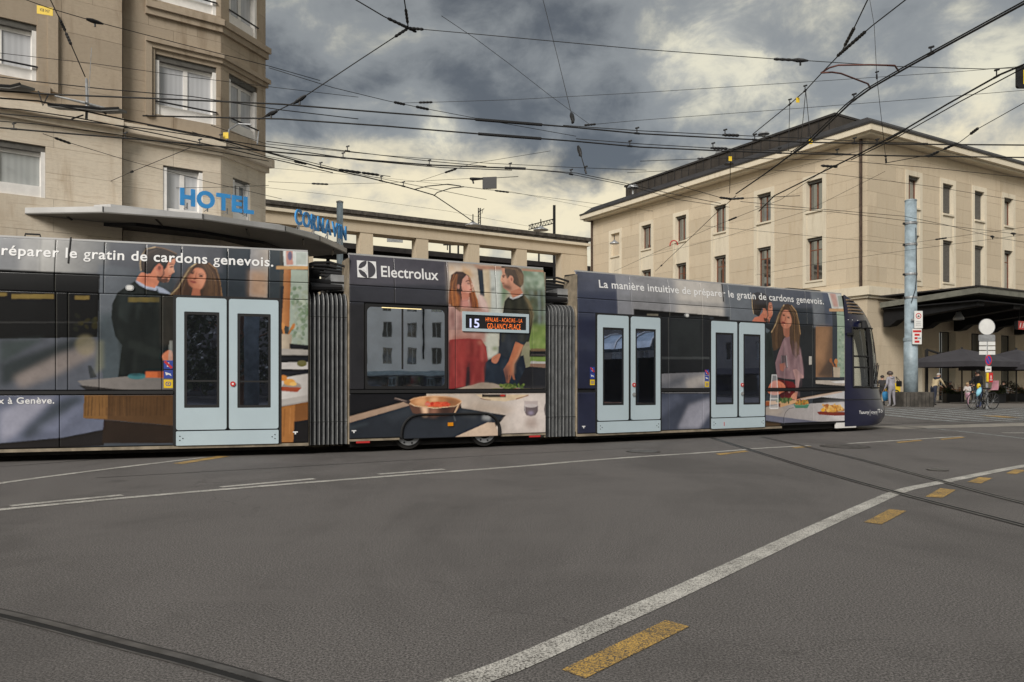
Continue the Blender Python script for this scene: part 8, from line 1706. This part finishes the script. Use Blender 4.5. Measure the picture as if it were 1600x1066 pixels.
# man in beige jacket, bending
M = T(atz(1459, 633.5, PV)) @ RZ(math.pi/2+0.35); J, Bn = std(1.66, 0.30, 0.10, 'reach', 1.08); m1 = figure('person', 'grey haired person in beige jacket and dark trousers bending forward right of the mast', M, J, Bn, {'top': C('beige_jacket', (0.46, 0.37, 0.23)), 'legs': C('navy_jeans', (0.018, 0.024, 0.045)), 'shoe': MT['black_metal'], 'skin': MT['skin']}); h = J['head'][0]; face(m1, M, h, 1); obj('hair', cap_mesh((h[0], h[1]+0.012, h[2]+0.025), 0.090, 0.104, 0.092, 0.0, 0.03), MT['hair_g'], m1, M, True); obj('dark_collar', MB().tube([(0.16, J['neck0'][0][1]+0.02, 1.36), (0, J['neck0'][0][1]+0.12, 1.36), (-0.16, J['neck0'][0][1]+0.02, 1.36)], 0.07, 8), bpy.data.materials['navy_jeans'], m1, M, True)
# girl walking
M = T(atz(1512, 634.5, PV)) @ RZ(-0.9); J, Bn = std(1.12, 0.03, 0.34, 'fold', 1.12); gl = figure('person', 'small blond child in white top and pink trousers walking before the cafe', M, J, Bn, {'top': C('white_top', (0.56, 0.53, 0.52)), 'legs': C('pink_trousers', (0.52, 0.30, 0.38)), 'shoe': C('grey_shoes', (0.2, 0.2, 0.22)), 'skin': MT['skin']}); h = J['head'][0]; face(gl, M, h, 0.75); obj('hair', cap_mesh((h[0], h[1]+0.02, h[2]+0.02), 0.085, 0.095, 0.085, -0.5, 0.06), MT['hair_b'], gl, M, True)
# woman with the bicycle
M = T(atz(1533, 637, PV)+Vector((0, 0.15, 0))) @ RZ(-1.25); J, Bn = std(1.72, 0.08, 0.08, 'reach', 1.1); wm_ = figure('person', 'dark haired person in black jacket and jeans standing with a bicycle', M, J, Bn, {'top': C('black_jacket', (0.014, 0.014, 0.017)), 'legs': C('blue_jeans', (0.06, 0.09, 0.17)), 'shoe': C('blue_shoes', (0.08, 0.08, 0.2)), 'skin': MT['skin']}); h = J['head'][0]; face(wm_, M, h, 1); obj('hair', cap_mesh((h[0], h[1]+0.025, h[2]+0.015), 0.105, 0.115, 0.11, -0.7, 0.18), MT['hair_d'], wm_, M, True)
# seated guests behind
def seated(label, px, py, rot, topc, hairm):
    M = T(atz(px, py, PV)) @ RZ(rot); J, Bn = std(1.68, 0.06, 0.0, 'reach')
    for n in list(J):
        p, r = J[n]; x, y, z = p
        if n.startswith(('ankle', 'toe')): p = (x, y-0.42, z)
        elif n.startswith('knee'): p = (x, y-0.42, 0.50)
        else: p = (x, y, z-0.40)
        J[n] = (p, r)
    o = figure('person', label, M, J, Bn, {'top': topc, 'legs': MT['black_metal'], 'shoe': MT['black_metal'], 'skin': MT['skin']}); h = J['head'][0]; face(o, M, h, 1); obj('hair', cap_mesh((h[0], h[1]+0.015, h[2]+0.02), 0.10, 0.112, 0.10, -0.3), hairm, o, M, True)
    chair(M @ T((0, 0.04, 0)), 'wooden cafe chair under the '+label)
seated('dark dressed guest seated at the cafe behind the child', 1517, 627, -0.6, C('guest_dark', (0.02, 0.02, 0.022)), MT['hair_d']); seated('guest in black seated deep under the near parasol', 1483, 625, 0.5, C('guest_black', (0.015, 0.015, 0.018)), MT['hair_g']); seated('guest seated under the right parasol', 1567, 626, 0.3, C('guest_grey', (0.05, 0.05, 0.05)), MT['hair_d'])
# bicycles
def bicycle(label, M, colr, basket=None):
    o = thing('bicycle', label, 'bicycle', M, 'bicycles by the cafe'); R_ = 0.34
    for x in (0, 1.05):
        w_ = obj('wheel', MB().tube([(x+R_*math.cos(2*math.pi*q/28), 0, R_+0.01+R_*math.sin(2*math.pi*q/28)) for q in range(28)], 0.02, 6, closed=True), MT['rubber'], o, M); sp_ = MB()
        for q in range(12): sp_.tube([(x, 0, R_), (x+R_*math.cos(math.pi*q/6), 0, R_+R_*math.sin(math.pi*q/6))], 0.003, 3)
        obj('spokes', sp_, MT['grey_metal'], w_, M); obj('hub', MB().tube([(x, -0.05, R_), (x, 0.05, R_)], 0.025, 8), MT['grey_metal'], w_, M)
    obj('frame', MB().tube([(0, 0, R_), (0.14, 0, 0.62), (0.18, 0, 0.80)], 0.018, 6).tube([(0.15, 0, 0.66), (0.52, 0, 0.30)], 0.02, 6).tube([(0.52, 0, 0.30), (0.66, 0, 0.78)], 0.018, 6).tube([(0.17, 0, 0.74), (0.63, 0, 0.66)], 0.018, 6).tube([(0.52, 0, 0.30), (1.05, 0, R_)], 0.012, 6).tube([(0.64, 0, 0.68), (1.05, 0, R_)], 0.012, 6), colr, o, M)
    obj('handlebar', MB().tube([(0.30, -0.28, 0.98), (0.18, -0.2, 1.0), (0.18, 0, 0.96), (0.18, 0.2, 1.0), (0.30, 0.28, 0.98)], 0.013, 6).tube([(0.18, 0, 0.8), (0.18, 0, 0.96)], 0.015, 6), MT['black_metal'], o, M); obj('saddle', MB().prism([(0.54, -0.03), (0.84, -0.09), (0.86, 0.09), (0.54, 0.03)], 0.86, 0.92), MT['rubber'], o, M); obj('seat_post', MB().tube([(0.66, 0, 0.78), (0.69, 0, 0.87)], 0.014, 6), MT['grey_metal'], o, M)
    obj('chain_ring', MB().disc((0.52, -0.05, 0.30), 0.09, n=16, th=0.01), MT['dark_steel'], o, M); obj('crank', MB().tube([(0.52, -0.07, 0.30), (0.62, -0.07, 0.18)], 0.012, 6).tube([(0.62, -0.14, 0.18), (0.62, -0.06, 0.18)], 0.02, 6).tube([(0.52, 0.07, 0.30), (0.42, 0.07, 0.42)], 0.012, 6), MT['grey_metal'], o, M)
    obj('mudguard', MB().tube([(1.05+0.38*math.cos(a), 0, R_+0.38*math.sin(a)) for a in np.linspace(0.2, 2.6, 9)], 0.018, 5), MT['black_metal'], o, M); obj('kickstand', MB().tube([(0.9, 0.05, 0.3), (1.0, 0.22, 0.0)], 0.01, 5), MT['grey_metal'], o, M)
    if basket: obj('child_seat', MB().box(0.88, 1.2, -0.14, 0.14, 0.82, 0.88).box(1.16, 1.22, -0.14, 0.14, 0.88, 1.22), basket, o, M)
    return o
p = atz(1521, 640, PV); bicycle('dark bicycle held by the person in black in front of the sign post', T(p) @ RZ(0.30), MT['black_metal'], C('pink_seat', (0.5, 0.25, 0.3)))
lb_ = T(p) @ RZ(0.30); hb = thing('bicycle_bag', 'light blue and yellow bags hanging on the bicycle handlebar', 'bag', lb_ @ T((0.2, 0, 0.6))); obj('blue_sack', MB().tube([(0.02, -0.16, 0.56), (0.05, -0.18, 0.68), (0.12, -0.18, 0.80), (0.2, -0.16, 0.92)], [0.04, 0.085, 0.095, 0.04], 10), C('pale_blue_cloth', (0.25, 0.55, 0.68)), hb, lb_, True); obj('yellow_sack', MB().tube([(0.2, -0.05, 0.86), (0.24, -0.05, 1.0), (0.22, -0.05, 1.1)], [0.05, 0.09, 0.04], 8), MT['sign_yellow'], hb, lb_, True)
p = atz(1546, 639, PV)+Vector((0, 0.4, 0)); bicycle('second dark bicycle parked behind the sign post', T(p) @ RZ(1.25), MT['dark_steel'])
p = atz(1379, 634, PV)+Vector((0, 0.3, 0)); bicycle('bicycle half hidden behind the tram nose', T(p) @ RZ(0.5), MT['black_metal'])
# lamps hung before the station front
for px, py, Y, lb in ((960, 381, 60, 'grey dish lamp hanging in front of the blind station window'), (1139, 257, 22, 'small dark lamp hanging under the station eaves')):
    p = atY(px, py, Y); k = Y/FPX; q = thing('span_lamp', lb, 'lamp', T(p)); obj('dish', MB().lathe([(7.5*k, 0), (7*k, 1.5*k), (3*k, 4*k), (1*k, 6*k)], n=16), MT['grey_metal'] if Y > 30 else MT['insul'], q, T(p)); obj('stem', MB().tube([(0, 0, 5*k), (0, 0, 14*k)], 0.6*k, 6), MT['insul'], q, T(p))
p = atY(1053, 383, 40); ra = thing('red_arc', 'small red cable loop hanging before a station window', 'cable', T(p)); k = 40/FPX; obj('loop', MB().tube([(6*k*math.cos(a), 0, 7*k*math.sin(a)) for a in np.linspace(0, math.pi, 9)]+[(-6*k, 0, -2*k)], 0.9*k, 6), MT['sign_red'], ra, T(p))
